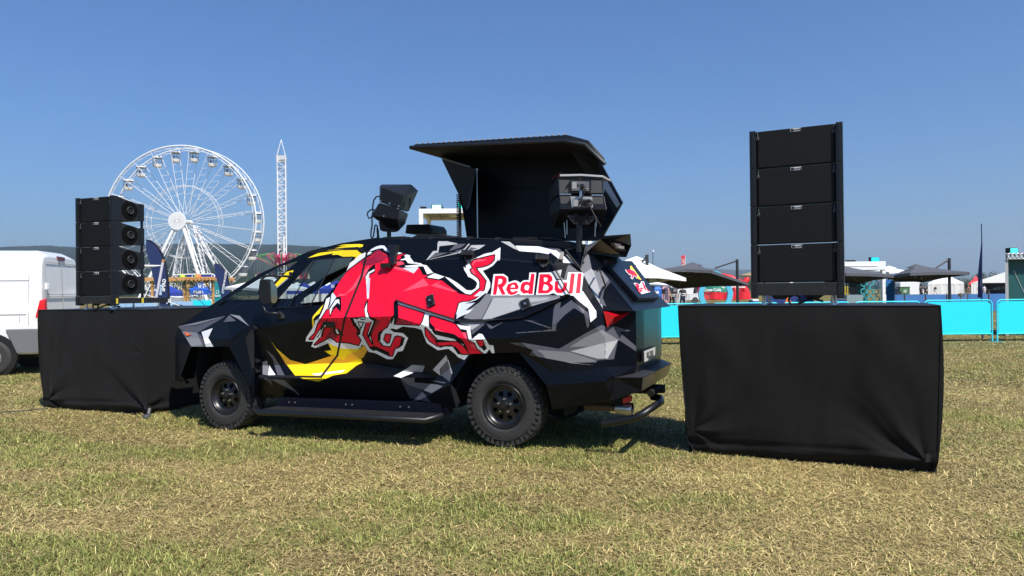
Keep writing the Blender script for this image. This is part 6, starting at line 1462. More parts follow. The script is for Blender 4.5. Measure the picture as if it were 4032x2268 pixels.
for px, Y, w, h, mt, lb in ((664, 66, 3.6, 2.5, BLD, "deep blue tent seen between the navy flag and the pergola post"), (1195, 62, 3.0, 2.6, BLD, "deep blue tent seen through the truck's door glass, left"), (1262, 68, 3.4, 2.6, BLT, "mid blue tent seen through the truck's side window, centre"), (1325, 60, 3.0, 2.7, BLD, "deep blue tent seen through the truck window near its rear edge")):
    rr_, gg_ = tent(lb, px, Y, w, h*.72, h, None, mt, grp="blue tents behind the truck")
    if px > 1200: lettered(rr_, "BIRELL", .35, gg_+Vector((0, .2, h*.80)), LW)
for i, (px, Y, w, h) in enumerate(((1120, 95, 4, 3.0), (1170, 110, 5, 3.4), (1235, 100, 4.5, 3.3), (1290, 118, 5, 3.6), (1350, 105, 5, 3.5))):
    tent(["leftmost white tent far behind the windscreen pillar", "white tent second from the left, seen through the truck window", "white tent in the middle of the row seen through the truck window", "white tent fourth in the row seen through the truck window", "white tent last in the row, at the window's rear corner"][i], px, Y, w, 2.3, h, TWS, TW, name="peaked_tent", grp="distant white tents seen through the truck window")

def pergola():
    Y = 45.0; s = Y/2800; r = thing("pergola", "pine pergola with trailing plants behind the black platform", "pergola", tuple(gY(790, Y)), group=None)
    def post(px, y): g = gY(px, y); m_ = MB(); m_.box2(g+Vector((-.075, -.075, 0)), g+Vector((.075, .075, 2.5))); m_.build("post", WOODM, r)
    post(728, Y); post(840, Y); post(600, Y); post(848, Y+3); post(740, Y+3)
    x0, x1 = gY(560, Y).x, gY(849, Y).x
    for yy in (Y-.1, Y+3): m_ = MB(); m_.box2((x0, yy-.04, 2.46), (x1, yy+.04, 2.70)); m_.build("beam", WOODM, r)
    n = 8
    for k in range(n): xx = gY(732, Y).x+(x1-gY(732, Y).x)*(k+.5)/n; m_ = MB(); m_.box2((xx-.04, Y-.45, 2.50), (xx+.04, Y+3.3, 2.64)); m_.build("rafter", WOODM, r)
    for px, sgn in ((728, -1), (728, 1), (840, -1)):
        g = gY(px, Y); m_ = MB(); m_.tube([g+Vector((sgn*.05, 0, 1.75)), g+Vector((sgn*.62, 0, 2.46))], .06, 4, smooth=False); m_.build("brace", mat("pale_wood", (.62,.50,.28), .6, var=.4, vscale=20), r)
    rr = random.Random(3); lf = MB()
    for k in range(620):
        t = rr.random(); u = rr.random()
        if u < .6: c = Vector((x0+(x1-x0)*t, Y-.12+rr.uniform(-.15, .1), 2.44-abs(rr.gauss(0, .12))))
        else:
            px = rr.choice((730, 838, 772)); g = gY(px, Y); c = g+Vector((rr.gauss(0, .22), rr.gauss(0, .15), 1.2+rr.random()*1.2))
        a = Vector((rr.gauss(0, 1), rr.gauss(0, 1), rr.gauss(0, 1))).normalized()*.06; b = a.orthogonal().normalized()*.04; lf.add([c, c+a+b, c+a*2, c+a-b], [(0, 1, 2, 3)])
    lf.build("foliage", mat("ivy_leaf", (.05,.085,.025), .7, var=.4, vscale=3), r, fixn=False)
pergola()
def slide():
    Y = 52; r = thing("railing", "white tubular railing on a blue panel rising above the pergola", "railing", tuple(gY(765, Y)))
    a = lambda px, py: atY(px, py, Y)
    m_ = MB(); m_.tube([a(679,1095), a(680,1087), a(686,1082), a(760,1080), a(836,1079), a(844,1084), a(846,1100)], .045, 6); m_.build("rail", WHITE, r)
    for px in (690, 757, 766, 834): m_ = MB(); m_.tube([a(px, 1081), a(px, 1110)], .03, 5); m_.build("post", WHITE, r)
    m_ = MB(); m_.prism([a(738,1083), a(851,1078), a(857,1110), a(738,1110)], (0, .1, 0)); m_.build("panel", BLD, r)
    for i, (px, py, c1, lb) in enumerate(((718, 1092, (.45,.65,.03), "round yellow-green ball on top of the pergola, left of the other"), (778, 1091, (.80,.20,.05), "round orange and green ball on top of the pergola"))):
        p = atY(px, py, 46); bm = bmesh.new(); bmesh.ops.create_icosphere(bm, subdivisions=3, radius=.2 if i == 0 else .23)
        m_ = MB(); m_.add([v.co+p for v in bm.verts], [[v.index for v in f.verts] for f in bm.faces], 0, True)
        for k, f in enumerate(bm.faces): m_.m[k] = 1 if f.calc_center_median().x+f.calc_center_median().z*.4 < -.02 else 0
        bm.free(); o = m_.build("ball", [mat("ball%s" % "ab"[i], c1, .4), mat("ball_green", (.15,.5,.03), .4)]); tag(o, lb, "ball", "balls on the pergola")
slide()

def feather(label, outline, Y, txts, mt, logo=None):
    p0 = atY(*outline[0], Y); xs = [atY(px, py, Y) for px, py in outline]
    base = Vector((xs[0].x, Y, 0)); r = thing("feather_flag", label, "flag", tuple(base), group="navy feather flags")
    m_ = MB(); m_.prism(xs, (0, .015, 0)); m_.build("banner", mt, r, fixn=True)
    return r
def navy_flag(label, Y, poly, pole):
    r = feather(label, poly, Y, None, NAVY)
    m_ = MB(); m_.tube([atY(px, py, Y) for px, py in pole], [.02]*(len(pole)-2)+[.014, .008], 6); m_.build("pole", BLKM, r); return r
f1 = navy_flag("large navy feather flag with white lettering beside the left loudspeaker stack", 16.0, [(575,946),(595,948),(620,967),(641,1004),(655,1052),(663,1120),(671,1230),(636,1230),(612,1130),(590,1040),(575,985)], [(671,1290),(663,1120),(655,1052),(641,1004),(620,967),(595,948),(575,944)])
def vtext(root, body, size, px, py, Y, ang, flip=True, mt=LW, sp=1.0):
    c = atY(px, py, Y-.02); M = Matrix.Translation(c) @ Matrix.Rotation(R(90), 4, 'X') @ (Matrix.Diagonal((-1, 1, 1, 1)) if flip else Matrix.Identity(4)) @ Matrix.Rotation(R(ang), 4, 'Z')
    return text_obj("lettering", body, size, M, mt, root, .002, spacing=sp, bold=.004)
vtext(f1, "GAME", .105, 645, 1123, 16, -84); vtext(f1, "POWER", .07, 634, 1142, 16, -84, mt=LT); vtext(f1, "iqos", .15, 652, 1182, 16, 0)
f2 = navy_flag("smaller navy feather flag with white lettering right of the pergola", 34.0, [(842,1040),(858,1040),(880,1058),(897,1088),(905,1130),(908,1200),(880,1200),(866,1150),(851,1090)], [(908,1210),(905,1130),(897,1088),(880,1058),(858,1040),(842,1038)])
vtext(f2, "CIRCULAR EFFORT", .125, 884, 1108, 34, -80); vtext(f2, "POWER", .10, 880, 1142, 34, -80, mt=LT)
def teal_banner():
    Y = 36; r = thing("feather_flag", "teal banner with a white emblem between pergola and smaller navy flag", "flag", tuple(gY(858, Y)), group="navy feather flags")
    m_ = MB(); m_.prism([atY(*p, Y) for p in ((845,1108),(857,1108),(874,1176),(880,1205),(845,1205))], (0, .02, 0)); m_.build("banner", mat("teal_cloth", (.008,.24,.27), .6), r)
    m_ = MB(); c = atY(856, 1152, Y-.03); m_.tube([c+Vector((.06*math.cos(a), 0, .085*math.sin(a)+.02)) for a in [i*math.pi/10 for i in range(21)]], .012, 5); m_.build("emblem", LW, r); vtext(r, "IQOS", .12, 856, 1165, Y-.02, 0, flip=False)
teal_banner()
def edge_flag():
    Y = 21.5; r = thing("feather_flag", "tall thin navy feather flag seen edge-on before the right marquee", "flag", tuple(gY(3866, Y)), group="navy feather flags")
    m_ = MB(); m_.tube([gY(3866, Y), atY(3865, 1080, Y), atY(3866, 960, Y), atY(3864, 880, Y)], [.025, .02, .015, .01], 6); m_.build("pole", NAVY, r)
    m_ = MB(); n = 24; vs = []
    for k in range(n+1):
        t = k/n; py = 884+(1172-884)*t; w_ = (1.0+6.0*t**.8)/2800*Y*.5*(1+.25*math.sin(t*9)); c = atY(3865+2*math.sin(t*7), py, Y); vs += [c+Vector((-w_, -.02, 0)), c+Vector((w_, .25*t, 0))]
    m_.add(vs, [(2*k, 2*k+1, 2*k+3, 2*k+2) for k in range(n)], 0, True); m_.build("banner", mat("flag_navy_blue", (.008,.035,.15), .7), r, fixn=False)
edge_flag()
def leaning_pole():
    Y = 13.0; r = thing("pole", "white leaning pole with guy ropes behind the left platform", "pole", tuple(gY(620, Y)))
    a, b = atY(641, 1034, Y), atY(610, 1200, Y); m_ = MB(); m_.tube([b, a], .024, 8); m_.build("tube", mat("pole_lilac_white", (.62,.60,.66), .5), r); m_ = MB(); m_.tube([a, a+(a-b).normalized()*.06], .024, 8); m_.build("wooden_tip", WOODM, r)
    m_ = MB(); m_.tube([atY(642,1045,Y), atY(740,1146,Y), atY(812,1206,Y)], .006, 4); m_.build("guy_rope", mat("rope_dark", (.02,.025,.03), .6), r); m_ = MB(); m_.tube([atY(560,1047,Y), atY(600,1048,Y), atY(640,1045,Y)], [.022,.022,.005], 4); m_.tube([atY(575,1160,Y), atY(720,1208,Y)], .006, 4); m_.build("guy_strap", WHITE, r)
leaning_pole()

def blue_fence(label, px0, px1, Y, h, n):
    a, b = gY(px0, Y), gY(px1, Y); r = thing("fence", label, "fence", tuple((a+b)/2), group="blue mesh fences")
    for k in range(n):
        p, q = a.lerp(b, k/n), a.lerp(b, (k+1)/n); m_ = MB(); m_.prism([p+Vector((.05, 0, .1)), q+Vector((-.05, 0, .1)), q+Vector((-.05, 0, h)), p+Vector((.05, 0, h))], (0, .02, 0)); m_.build("mesh_panel", mat("blue_mesh", (.05,.17,.42), .8, var=.25, vscale=1.5), r)
    for k in range(n+1): p = a.lerp(b, k/n); m_ = MB(); m_.tube([p, p+UP*(h+.04)], .03, 5); m_.build("post", POLE, r)
blue_fence("blue mesh fence in front of the white marquees", 3478, 3975, 43, 1.13, 6)
r_ = thing("fence", "pale blue mesh fence seen behind the left platform and navy flag", "fence", tuple(gY(640, 26)), group="blue mesh fences")
for k in range(5):
    p, q = gY(430+k*66, 26), gY(496+k*66, 26); m_ = MB(); m_.prism([p+Vector((.01, 0, .1)), q+Vector((-.01, 0, .1)), q+Vector((-.01, 0, 1.34)), p+Vector((.01, 0, 1.34))], (0, .02, 0)); m_.build("mesh_panel", mat("pale_blue_mesh", (.30,.48,.68), .8, var=.15, vscale=1.5), r_)
def metal_barrier(label, px, Y):
    g = gY(px, Y); r = thing("crowd_barrier", label, "barrier", tuple(g), group="grey steel crowd barriers"); m_ = MB(); w = 1.15
    m_.tube([g+Vector((-w, 0, .05)), g+Vector((-w, 0, 1.1)), g+Vector((w, 0, 1.1)), g+Vector((w, 0, .05))], .025, 6); m_.tube([g+Vector((-w, 0, .2)), g+Vector((w, 0, .2))], .02, 5); m_.build("frame", mat("galvanised", (.4,.4,.4), .5, metal=.4), r)
    m_ = MB()
    for k in range(1, 14): x = -w+2*w*k/14; m_.tube([g+Vector((x, 0, .2)), g+Vector((x, 0, 1.1))], .012, 4)
    m_.build("bars", MATS["galvanised"], r)
for i, px in enumerate((2580, 2664, 2744)): metal_barrier(["steel crowd barrier nearest the truck tail, behind the two guards", "steel crowd barrier behind the two security guards, middle one", "steel crowd barrier next to the cyan hoop, behind the guards"][i], px, 66+i*.3)

# ---- booths with lamps
LMPM = mat("lamp_face_green", (.05, .6, .5), .4, emit=(.05, .95, .75), estr=1.4); LMPW = mat("lamp_face_white", (.3, .9, .8), .4, emit=(.35, 1.0, .85), estr=2.2); LMPB = mat("lamp_face_cyan", (.03, .6, .8), .4, emit=(.0, .70, .95), estr=1.2)
BW = mat("booth_white", (.80, .80, .78), .5); BG = mat("booth_grey", (.33, .34, .34), .6); BTEAL = mat("booth_teal", (.008, .075, .075), .5, var=.15, vscale=2)
def lamp(label, p, w, h, face, d=.2):
    r = thing("floodlight", label, "floodlight", tuple(p), group="lit floodlights on the booths")
    m_ = MB(); m_.box(p+Vector((0, d/2+.01, h/2)), (w+.06, d, h+.05)); m_.box(p+Vector((w*.3, d, h*.4)), (w*.8, .15, h*.4)); m_.build("housing", BLK, r, bevel=.01)
    m_ = MB(); m_.box(p+Vector((0, -.004, h/2)), (w, .01, h)); fo = m_.build("lit_face", face, r)
    m_ = MB()
    for k in range(1, 4): m_.box(p+Vector((0, -.011, h*k/4)), (w, .004, .008))
    m_.build("louvres", mat("louvre_teal", (.02,.3,.3), .5), fo)
def booth1():
    Y = 24.0; a, b = atY(1649, 822, Y), atY(2330, 822, Y); r = thing("booth", "white container booth frame rising behind the truck roof, lamps on top", "booth", (a.x, Y, 0)); zt = a.z; D = 2.4
    m_ = MB(); m_.box2((a.x, Y, zt-.16), (b.x, Y+.14, zt)); m_.box2((a.x, Y+D-.14, zt-.16), (b.x, Y+D, zt)); m_.box2((a.x, Y+.14, zt-.16), (a.x+.14, Y+D-.14, zt)); m_.build("roof_frame", BW, r)
    m_ = MB(); m_.box2((a.x+.14, Y+.14, zt-.06), (b.x, Y+D-.14, zt-.03))
    for k in range(8): x = a.x+.5+k*.7; m_.box2((x, Y+.14, zt-.11), (x+.06, Y+D-.14, zt-.061))
    m_.build("ceiling", mat("booth_ceiling", (.34,.34,.31), .6), r)
    for k in range(4): m_ = MB(); x = a.x+1.1+k*1.4; m_.hull([Vector((x+dx, Y+.9+dy, zt-.12-dz)) for dx in (-.13, .13) for dy in (-.2, .2) for dz in (0, .06)]); m_.build("ceiling_light", BW, r, bevel=.02)
    for x in (a.x, b.x-.14):
        for yy in (Y, Y+D-.14): m_ = MB(); m_.box2((x, yy, 0), (x+.14, yy+.14, zt-.16)); m_.build("column", BW, r)
    m_ = MB(); m_.box2((a.x+.14, Y+D-.05, 0), (b.x-.14, Y+D-.01, 2.6)); m_.build("back_wall", BTEAL, r)
    lamp("left lit floodlight on the white booth behind the truck roof", Vector((atY(1719, 821, Y).x, Y+.02, zt)), .30, .12, LMPW); lamp("lit floodlight half hidden by the coiled cable at the roof hatch", Vector((atY(1818, 821, Y).x, Y+.02, zt)), .24, .2, LMPM)
    m_ = MB(); q = Vector((atY(1668, 820, Y).x, Y+.1, zt)); m_.hull([q+Vector((dx, dy, dz)) for dx in (-.1, .08) for dy in (-.08, .08) for dz in (0, .07)]+[q+Vector((-.14, 0, .09))]); tag(m_.build("spotlight", BLK), "small black unlit spotlight at the white booth's roof corner", "floodlight")
booth1()
def booth2():
    Y = 30.0; a, b = atY(3110, 1029, Y), atY(3488, 1029, Y); r = thing("booth", "white booth with teal ring screen, half hidden by the right stack", "booth", (b.x, Y, 0)); zt = b.z
    m_ = MB(); m_.box2((a.x, Y, zt-.36), (b.x, Y+3, zt)); m_.box2((a.x, Y-.02, zt-.20), (b.x-.35, Y, zt-.17)); m_.build("roof", BW, r, bevel=.02)
    for x in (a.x, b.x-.14): m_ = MB(); m_.box2((x, Y+.02, 0), (x+.14, Y+.2, zt-.36)); m_.build("column", BW, r)
    x0 = atY(3400, 1100, Y).x; m_ = MB(); m_.box2((x0, Y+1.2, 0), (b.x-.2, Y+1.26, zt-.37)); m_.build("back_wall", BTEAL, r)
    m_ = MB(); sc_ = Y/2800; cx, cz = atY(3440, 1150, Y).x, atY(3440, 1150, Y).z
    for dx, dz in ((-24,-2),(0,-2),(22,-2),(-12,-18),(10,-18),(-24,-34),(0,-34),(22,-34),(-12,14),(12,14),(0,28),(-24,28),(24,28),(-12,-50),(12,-50)):
        c = Vector((cx+dx*sc_*1.1, Y+.3, cz-dz*sc_*1.0)); m_.tube([c+Vector((.115*math.cos(t), 0, .115*math.sin(t))) for t in [i*math.pi/8 for i in range(17)]], .022, 5)
    m_.build("ring_screen", mat("ring_teal", (.06,.42,.46), .5), r)
    m_ = MB(); x1, x2 = atY(3335, 1100, Y).x, atY(3395, 1100, Y).x
    for i in range(6):
        for j in range(4): p = Vector((x1+(x2-x1)*i/6, Y+.5, .9+j*.28)); s = (x2-x1)/6; m_.tube([p, p+Vector((s, 0, .28))], .025, 4); m_.tube([p+Vector((s, 0, 0)), p+Vector((0, 0, .28))], .025, 4)
    m_.build("lattice_screen", BLK, r)
    m_ = MB(); x1, x2 = atY(3338, 1100, Y).x, atY(3402, 1100, Y).x; m_.box2((x1, Y+.1, 0), (x2, Y+.7, 1.28)); m_.build("counter", mat("counter_pale", (.22,.30,.31), .6), r)
    lamp("lit cyan floodlight on the white booth right of the tall stack", Vector((atY(3449, 1031, Y).x, Y+.05, zt+.01)), .32, .15, LMPB)
    m_ = MB(); q = atY(3357, 1028, Y); m_.box(Vector((q.x, Y+.2, zt+.04)), (.34, .25, .07)); tag(m_.build("spotlight", BLK, bevel=.01), "flat black fixture on the white booth's roof beside the right stack", "floodlight")
booth2()
def booth3():
    Y = 22.5; a = atY(3957, 1022, Y); r = thing("booth", "teal booth with metal disc fringe at the right edge of the view", "booth", (a.x+1.5, Y, 0)); zt = a.z; X1 = a.x+3.6
    def sl(x0, x1, d, z0, z1, m_, y0=0.0): m_.hexa([Vector((x+.72*y, Y+y, z)) for y in (y0, d) for x, z in ((x0, z0), (x1, z0), (x1, z1), (x0, z1))])
    m_ = MB(); sl(a.x, a.x+.10, .10, 0, zt, m_); sl(a.x+.03, a.x+.07, 1.6, 0, zt, m_, .1); m_.build("column", BG, r)
    m_ = MB(); sl(X1-.12, X1, 1.6, 0, zt, m_); m_.build("column", BG, r)
    m_ = MB(); sl(a.x+.07, X1-.12, .30, 0, zt, m_, .26); m_.build("back_wall", BTEAL, r)
    m_ = MB(); sl(a.x, X1, 1.6, zt, zt+.04, m_, -.02); sl(a.x, X1, 1.6, zt+.17, zt+.20, m_, -.02); sl(a.x+.02, X1, .14, zt+.04, zt+.17, m_, .1); m_.build("roof", mat("booth_silver", (.5,.51,.52), .4, metal=.3), r)
    m_ = MB(); m_.tube([Vector((a.x+.45, Y+.24, zt-.35)), Vector((a.x+.85, Y+.24, zt-1.25))], .006, 4); m_.build("cord", WHITE, r)
    for k in range(16):
        c = Vector((a.x+.11+k*.135, Y-.06, zt+.105)); m_ = MB(); m_.tube([c+Vector((.062*math.cos(t), 0, .085*math.sin(t))) for t in [i*math.pi/8 for i in range(17)]], .016, 5); m_.tube([c+Vector((0, .02, 0)), c+Vector((0, .03, 0))], .05, 10); m_.build("metal_ring", mat("ring_silver", (.72,.72,.72), .3, metal=.5), r)
    lamp("lit green floodlight on the teal booth at the right edge", Vector((atY(3991, 994, Y).x, Y-.02, zt+.205)), .21, .14, LMPM)
booth3()
def hoop():
    Y = 30; c = atY(2819, 1150, Y); s = Y/2800; r = thing("hoop_arch", "cyan drop-shaped hoop standing before the red inflatable tent", "decoration", (c.x, Y, 0))
    m_ = MB(); n = 40; vs = []
    def ring(t, off): w = 58+off; a = t*2*math.pi; k = 1-.32*max(0, math.cos(a)); return Vector((c.x+math.sin(a)*w*s*k, Y, 1.45+math.cos(a)*(74+off)*s))
    for k in range(n): vs += [ring(k/n, -10), ring(k/n, 10), ring(k/n, 10)+Vector((0, .12, 0)), ring(k/n, -10)+Vector((0, .12, 0))]
    m_.add(vs, [(4*k+j, 4*k+(j+1) % 4, 4*((k+1) % n)+(j+1) % 4, 4*((k+1) % n)+j) for k in range(n) for j in range(4)]); m_.build("hoop", mat("hoop_blue", (.10,.50,.68), .5), r)
    m_ = MB(); m_.box(Vector((c.x, Y+.06, .3)), (.9, .5, .6)); m_.build("foot", mat("hoop_blue", (.10,.50,.68), .5), r)
hoop()
def inflatable():
    Y = 108; c = gY(2838, Y); r = thing("inflatable_tent", "red inflatable dome tent with curved legs and white lettering behind the cyan hoop", "tent", tuple(c), group=None)
    rm = mat("inflatable_red", (.66,.012,.02), .45, bump=.5, bscale=1.5); rd = mat("inflatable_dark", (.30,.008,.02), .5)
    for ang in (20, 75, 130, 200, 290, 335):
        a = R(ang); d = Vector((math.cos(a), math.sin(a)*.8, 0)); m_ = MB(); m_.tube([c+d*3.9+UP*.0, c+d*3.75+UP*1.2, c+d*3.0+UP*2.5, c+d*1.5+UP*3.3, c+UP*3.55], [.62, .55, .48, .45, .5], 12); m_.build("leg", rm, r)
    for i, (a0, a1) in enumerate(((200, 290), (290, 335), (130, 200), (335, 380), (20, 75), (75, 130))):
        m_ = MB(); m_.grid(lambda u, v: c+Vector((math.cos(R(a0+(a1-a0)*u)), .8*math.sin(R(a0+(a1-a0)*u)), 0))*(3.6*math.cos(v*1.35)**.6)+UP*(.9*(i % 2 == 0)+(3.4-.9*(i % 2 == 0))*math.sin(v*1.35)/math.sin(1.35)), 12, 8); m_.build("panel", rd if i else mat("inflatable_green", (.03,.25,.16), .5), r, fixn=False)
    m_ = MB(); m_.grid(lambda u, v: c+Vector((-3.4+6.4*u, -3.35+.18*math.sin(u*19)-.1*v, 1.15-1.1*v+.04*math.sin(u*9))), 30, 6); m_.build("apron", rm, r, fixn=False)
    for x, z in ((-2.3, 1.5), (.8, 2.0)): text_obj("lettering", "Coca-Cola", .8 if x > 0 else .6, Matrix.Translation(c+Vector((x, -3.6, z))) @ Matrix.Rotation(R(90), 4, 'X'), LW, r, .01, bold=.02)
    m_ = MB(); m_.tube([c+Vector((3.6, .5, 2.4)), c+Vector((4.2, .4, 3.1)), c+Vector((4.3, .4, 3.4))], [.5, .42, .25], 10); m_.build("horn", rm, r)
inflatable()

def distant_van(name, label, px, Y, w, h, colr, grp=None):
    g = gY(px, Y); r = thing(name, label, "van", tuple(g), group=grp); m_ = MB()
    prof = [(-w/2, .35), (-w/2, h*.93), (-w/2+.12, h), (w/2-w*.28, h), (w/2-w*.12, h*.62), (w/2, h*.5), (w/2, .35)]
    m_.prism([g+Vector((x, 0, z)) for x, z in prof], (0, 2.0, 0)); m_.build("body", mat(colr[0], colr[1], .35), r, bevel=.06)
    m_ = MB(); m_.prism([g+Vector((x, -.01, z)) for x, z in ((w/2-w*.30, h*.58), (w/2-w*.28, h*.9), (w/2-w*.24, h*.9), (w/2-w*.13, h*.6))], (0, .02, 0)); m_.build("window", mat("dark_glass", (.02,.022,.025), .1), r)
    for x in (-w*.3, w*.28): m_ = MB(); m_.tube([g+Vector((x, -.02, .35)), g+Vector((x, .2, .35))], .35, 18); m_.build("wheel", RUB, r)
    return r
distant_van("delivery_van", "white delivery van parked behind the green waste container", 3598, 120, 4.6, 2.45, ("van_white_far", (.78,.78,.78)), "distant vans")
distant_van("delivery_van", "white minibus parked right of the standing security guard", 2712, 82, 2.6, 1.9, ("van_white_far", (.78,.78,.78)), "distant vans")
distant_van("dark_car", "dark car parked left of the green waste container", 3528, 112, 1.8, 1.5, ("car_dark", (.01,.012,.025)))
def small_things():
    g = gY(3563, 112); r = thing("waste_container", "green waste container with white symbol in front of the white van", "waste container", tuple(g))
    m_ = MB(); m_.box(g+Vector((0, .6, .85)), (1.6, 1.2, 1.5)); m_.build("body", mat("bin_green", (.06,.14,.06), .6), r, bevel=.05); m_ = MB(); m_.box(g+Vector((0, .6, 1.63)), (1.7, 1.3, .08)); m_.build("lid", mat("bin_green_dark", (.04,.10,.04), .6), r, bevel=.02)
    m_ = MB(); q = g+Vector((0, -.03, .9)); m_.prism([q+Vector((x, 0, z)) for x, z in ((-.3, -.1), (-.1, .4), (.0, .1), (.2, .45), (.35, .0), (.1, -.2))], (0, .02, 0)); m_.build("symbol", mat("symbol_pale", (.4,.5,.4), .6), r)
    # tall blue banner
    Y = 26; g = gY(3506, Y); r = thing("banner_stand", "tall blue banner between the white booth column and the parked vans", "banner", tuple(g)); a = atY(3491, 1100, Y); b = atY(3522, 1105, Y); m_ = MB(); m_.prism([Vector((a.x, Y, .1)), Vector((b.x, Y, .1)), Vector((b.x-.02, Y, b.z)), Vector((a.x, Y, a.z))], (0, .02, 0)); m_.build("cloth", mat("banner_blue", (.01,.12,.36), .7, var=.3, vscale=3), r)
    m_ = MB(); m_.tube([Vector((b.x+.02, Y, 0)), Vector((b.x, Y, b.z))], .014, 5); m_.build("pole", WHITE, r)
    for k in range(3): vtext(r, "IQOS", .16, 3506, 1118+k*17, Y-.0, 0, flip=False, mt=mat("banner_light_blue", (.03,.25,.5), .6))
    # cage fan
    Y = 23; c = atY(3790, 1162, Y); r = thing("cage_fan", "round pedestal fan behind the cyan barrier near the marquees", "fan", (c.x, Y, 0)); m_ = MB()
    for rr in (.17, .11, .05): m_.tube([c+Vector((rr*math.cos(t), 0, rr*math.sin(t))) for t in [i*math.pi/10 for i in range(21)]], .004, 4)
    for k in range(12): t = k*math.pi/6; m_.tube([c, c+Vector((.17*math.cos(t), 0, .17*math.sin(t)))], .003, 3)
    m_.build("cage", mat("fan_wire", (.35,.35,.35), .5), r); m_ = MB(); m_.tube([c, c+Vector((0, .15, 0))], .06, 10); m_.tube([Vector((c.x, Y+.1, 0)), c+Vector((0, .1, 0))], .015, 6); m_.build("motor_stand", BLK, r)
    # lamp pole and red flag
    Y = 75; g = gY(2571, Y); r = thing("lamp_post", "thin lamp post rising above the white parasol", "lamp post", tuple(g)); t = atY(2571, 992, Y); m_ = MB(); m_.tube([g, t], .05, 6); m_.build("post", mat("post_grey", (.12,.15,.19), .5), r); m_ = MB(); m_.tube([t, t+UP*.2], [.10, .07], 8); m_.build("lamp_head", WHITE, r)
    Y = 70; g = gY(2692, Y); r = thing("banner_flag", "red upright banner with white marks above the dark grey parasol", "flag", tuple(g)); q = [atY(*p, Y) for p in ((2682,1007),(2698,1004),(2701,1060),(2685,1060))]; m_ = MB(); m_.prism(q, (0, .02, 0)); m_.build("cloth", mat("flag_red", (.62,.04,.07), .7), r)
    m_ = MB(); m_.tube([Vector((q[1].x, Y, 0)), q[1]], .03, 5); m_.build("pole", WHITE, r)
    vtext(r, "PLAY", .34, 2692, 1034, Y, 90, flip=False)
    # cool boxes and banner below the tall stack
    Y = 23.5
    for px, w, lb, mt in ((2975, .2, "blue cool box left of the right stack's base frame", BLT), (3310, .34, "blue cool box seen under the right stack's frame", BLT)):
        g = gY(px, Y); r = thing("cool_box", lb, "cool box", tuple(g), group="blue cool boxes"); m_ = MB(); m_.box(g+Vector((0, .2, .62)), (w, .4, 1.1)); m_.build("body", mt, r, bevel=.02); m_ = MB(); m_.box(g+Vector((0, .2, 1.20)), (w*1.03, .42, .06)); m_.build("lid", WHITE, r, bevel=.01)
    g = gY(3110, 24); r = thing("banner_stand", "dark blue banner with an orange triangle, low under the right stack", "banner", tuple(g)); m_ = MB(); m_.box(g+Vector((0, 0, .75)), (1.6, .03, 1.35)); m_.build("cloth", mat("banner_navy", (.01,.03,.16), .6), r)
    m_ = MB(); q = g+Vector((-.25, -.03, 1.0)); m_.prism([q, q+Vector((.18, 0, .32)), q+Vector((.36, 0, 0))], (0, .01, 0)); m_.build("triangle", mat("banner_orange", (.75,.18,.03), .6), r)
    # stalls right behind the white parasol
    for px, Y, w, h, nm, lb, c in ((2591, 70, .75, 1.9, "portable_booth", "blue rounded kiosk with a white disc behind the guards", (.01,.13,.55)), (2621, 72, .75, 1.9, "portable_booth", "pink and white kiosk left of the leaning guard", (.65,.32,.34)), (2577, 58, .3, 1.5, "portable_booth", "narrow yellow stand close to the truck tail", (.8,.5,.03))):
        g = gY(px, Y); r = thing(nm, lb, "kiosk", tuple(g), group="small coloured kiosks"); m_ = MB(); m_.hull([g+Vector((x, y, z)) for x in (-w/2, w/2) for y in (0, .7) for z in (0, h*.85)]+[g+Vector((x, y, h)) for x in (-w*.3, w*.3) for y in (.1, .6)]); m_.build("body", mat("kiosk_"+str(px), c, .5), r, bevel=.03)
        m_ = MB(); m_.tube([g+Vector((-.05, -.02, h*.7)), g+Vector((-.05, .01, h*.7))], w*.2, 12); m_.build("disc", WHITE, r)
    for px, c, lb in ((2722, (.12,.07,.28), "purple feather banner left of the red tent"), (2733, (.02,.02,.03), "black feather banner left of the red tent")):
        g = gY(px, 88); r = thing("banner_flag", lb, "flag", tuple(g), group="feather banners by the red tent"); m_ = MB(); m_.prism([g+Vector((x, 0, z)) for x, z in ((0, .2), (.35, .2), (.5, 2.0), (.3, 2.6), (-.1, 2.9))], (0, .03, 0)); m_.build("cloth", mat("flag_"+str(px), c, .7), r); m_ = MB(); m_.tube([g, g+Vector((-.1, 0, 2.9))], .03, 5); m_.build("pole", POLE, r)
    # speaker on stand near the guards
    g = gY(2613, 58); r = thing("speaker_stand", "small dark loudspeaker on a stand left of the leaning guard", "loudspeaker", tuple(g)); m_ = MB(); m_.tube([g, g+UP*1.3], .03, 6); m_.box(g+UP*.1, (.5, .4, .2)); m_.build("stand", BLK, r); m_ = MB(); m_.box(g+UP*1.45, (.28, .28, .4)); m_.build("cabinet", BLK, r, bevel=.03)
    g = gY(2667, 62); r = thing("barrel", "pale barrel standing between the two security guards", "barrel", tuple(g)); m_ = MB(); m_.tube([g, g+UP*.1, g+UP*.5, g+UP*.95], [.36, .4, .42, .38], 18); m_.build("body", mat("barrel_grey", (.45,.47,.48), .5), r); m_ = MB(); m_.tube([g+UP*.95, g+UP*.99], .40, 18); m_.build("lid", mat("barrel_lid", (.5,.52,.53), .5), r)
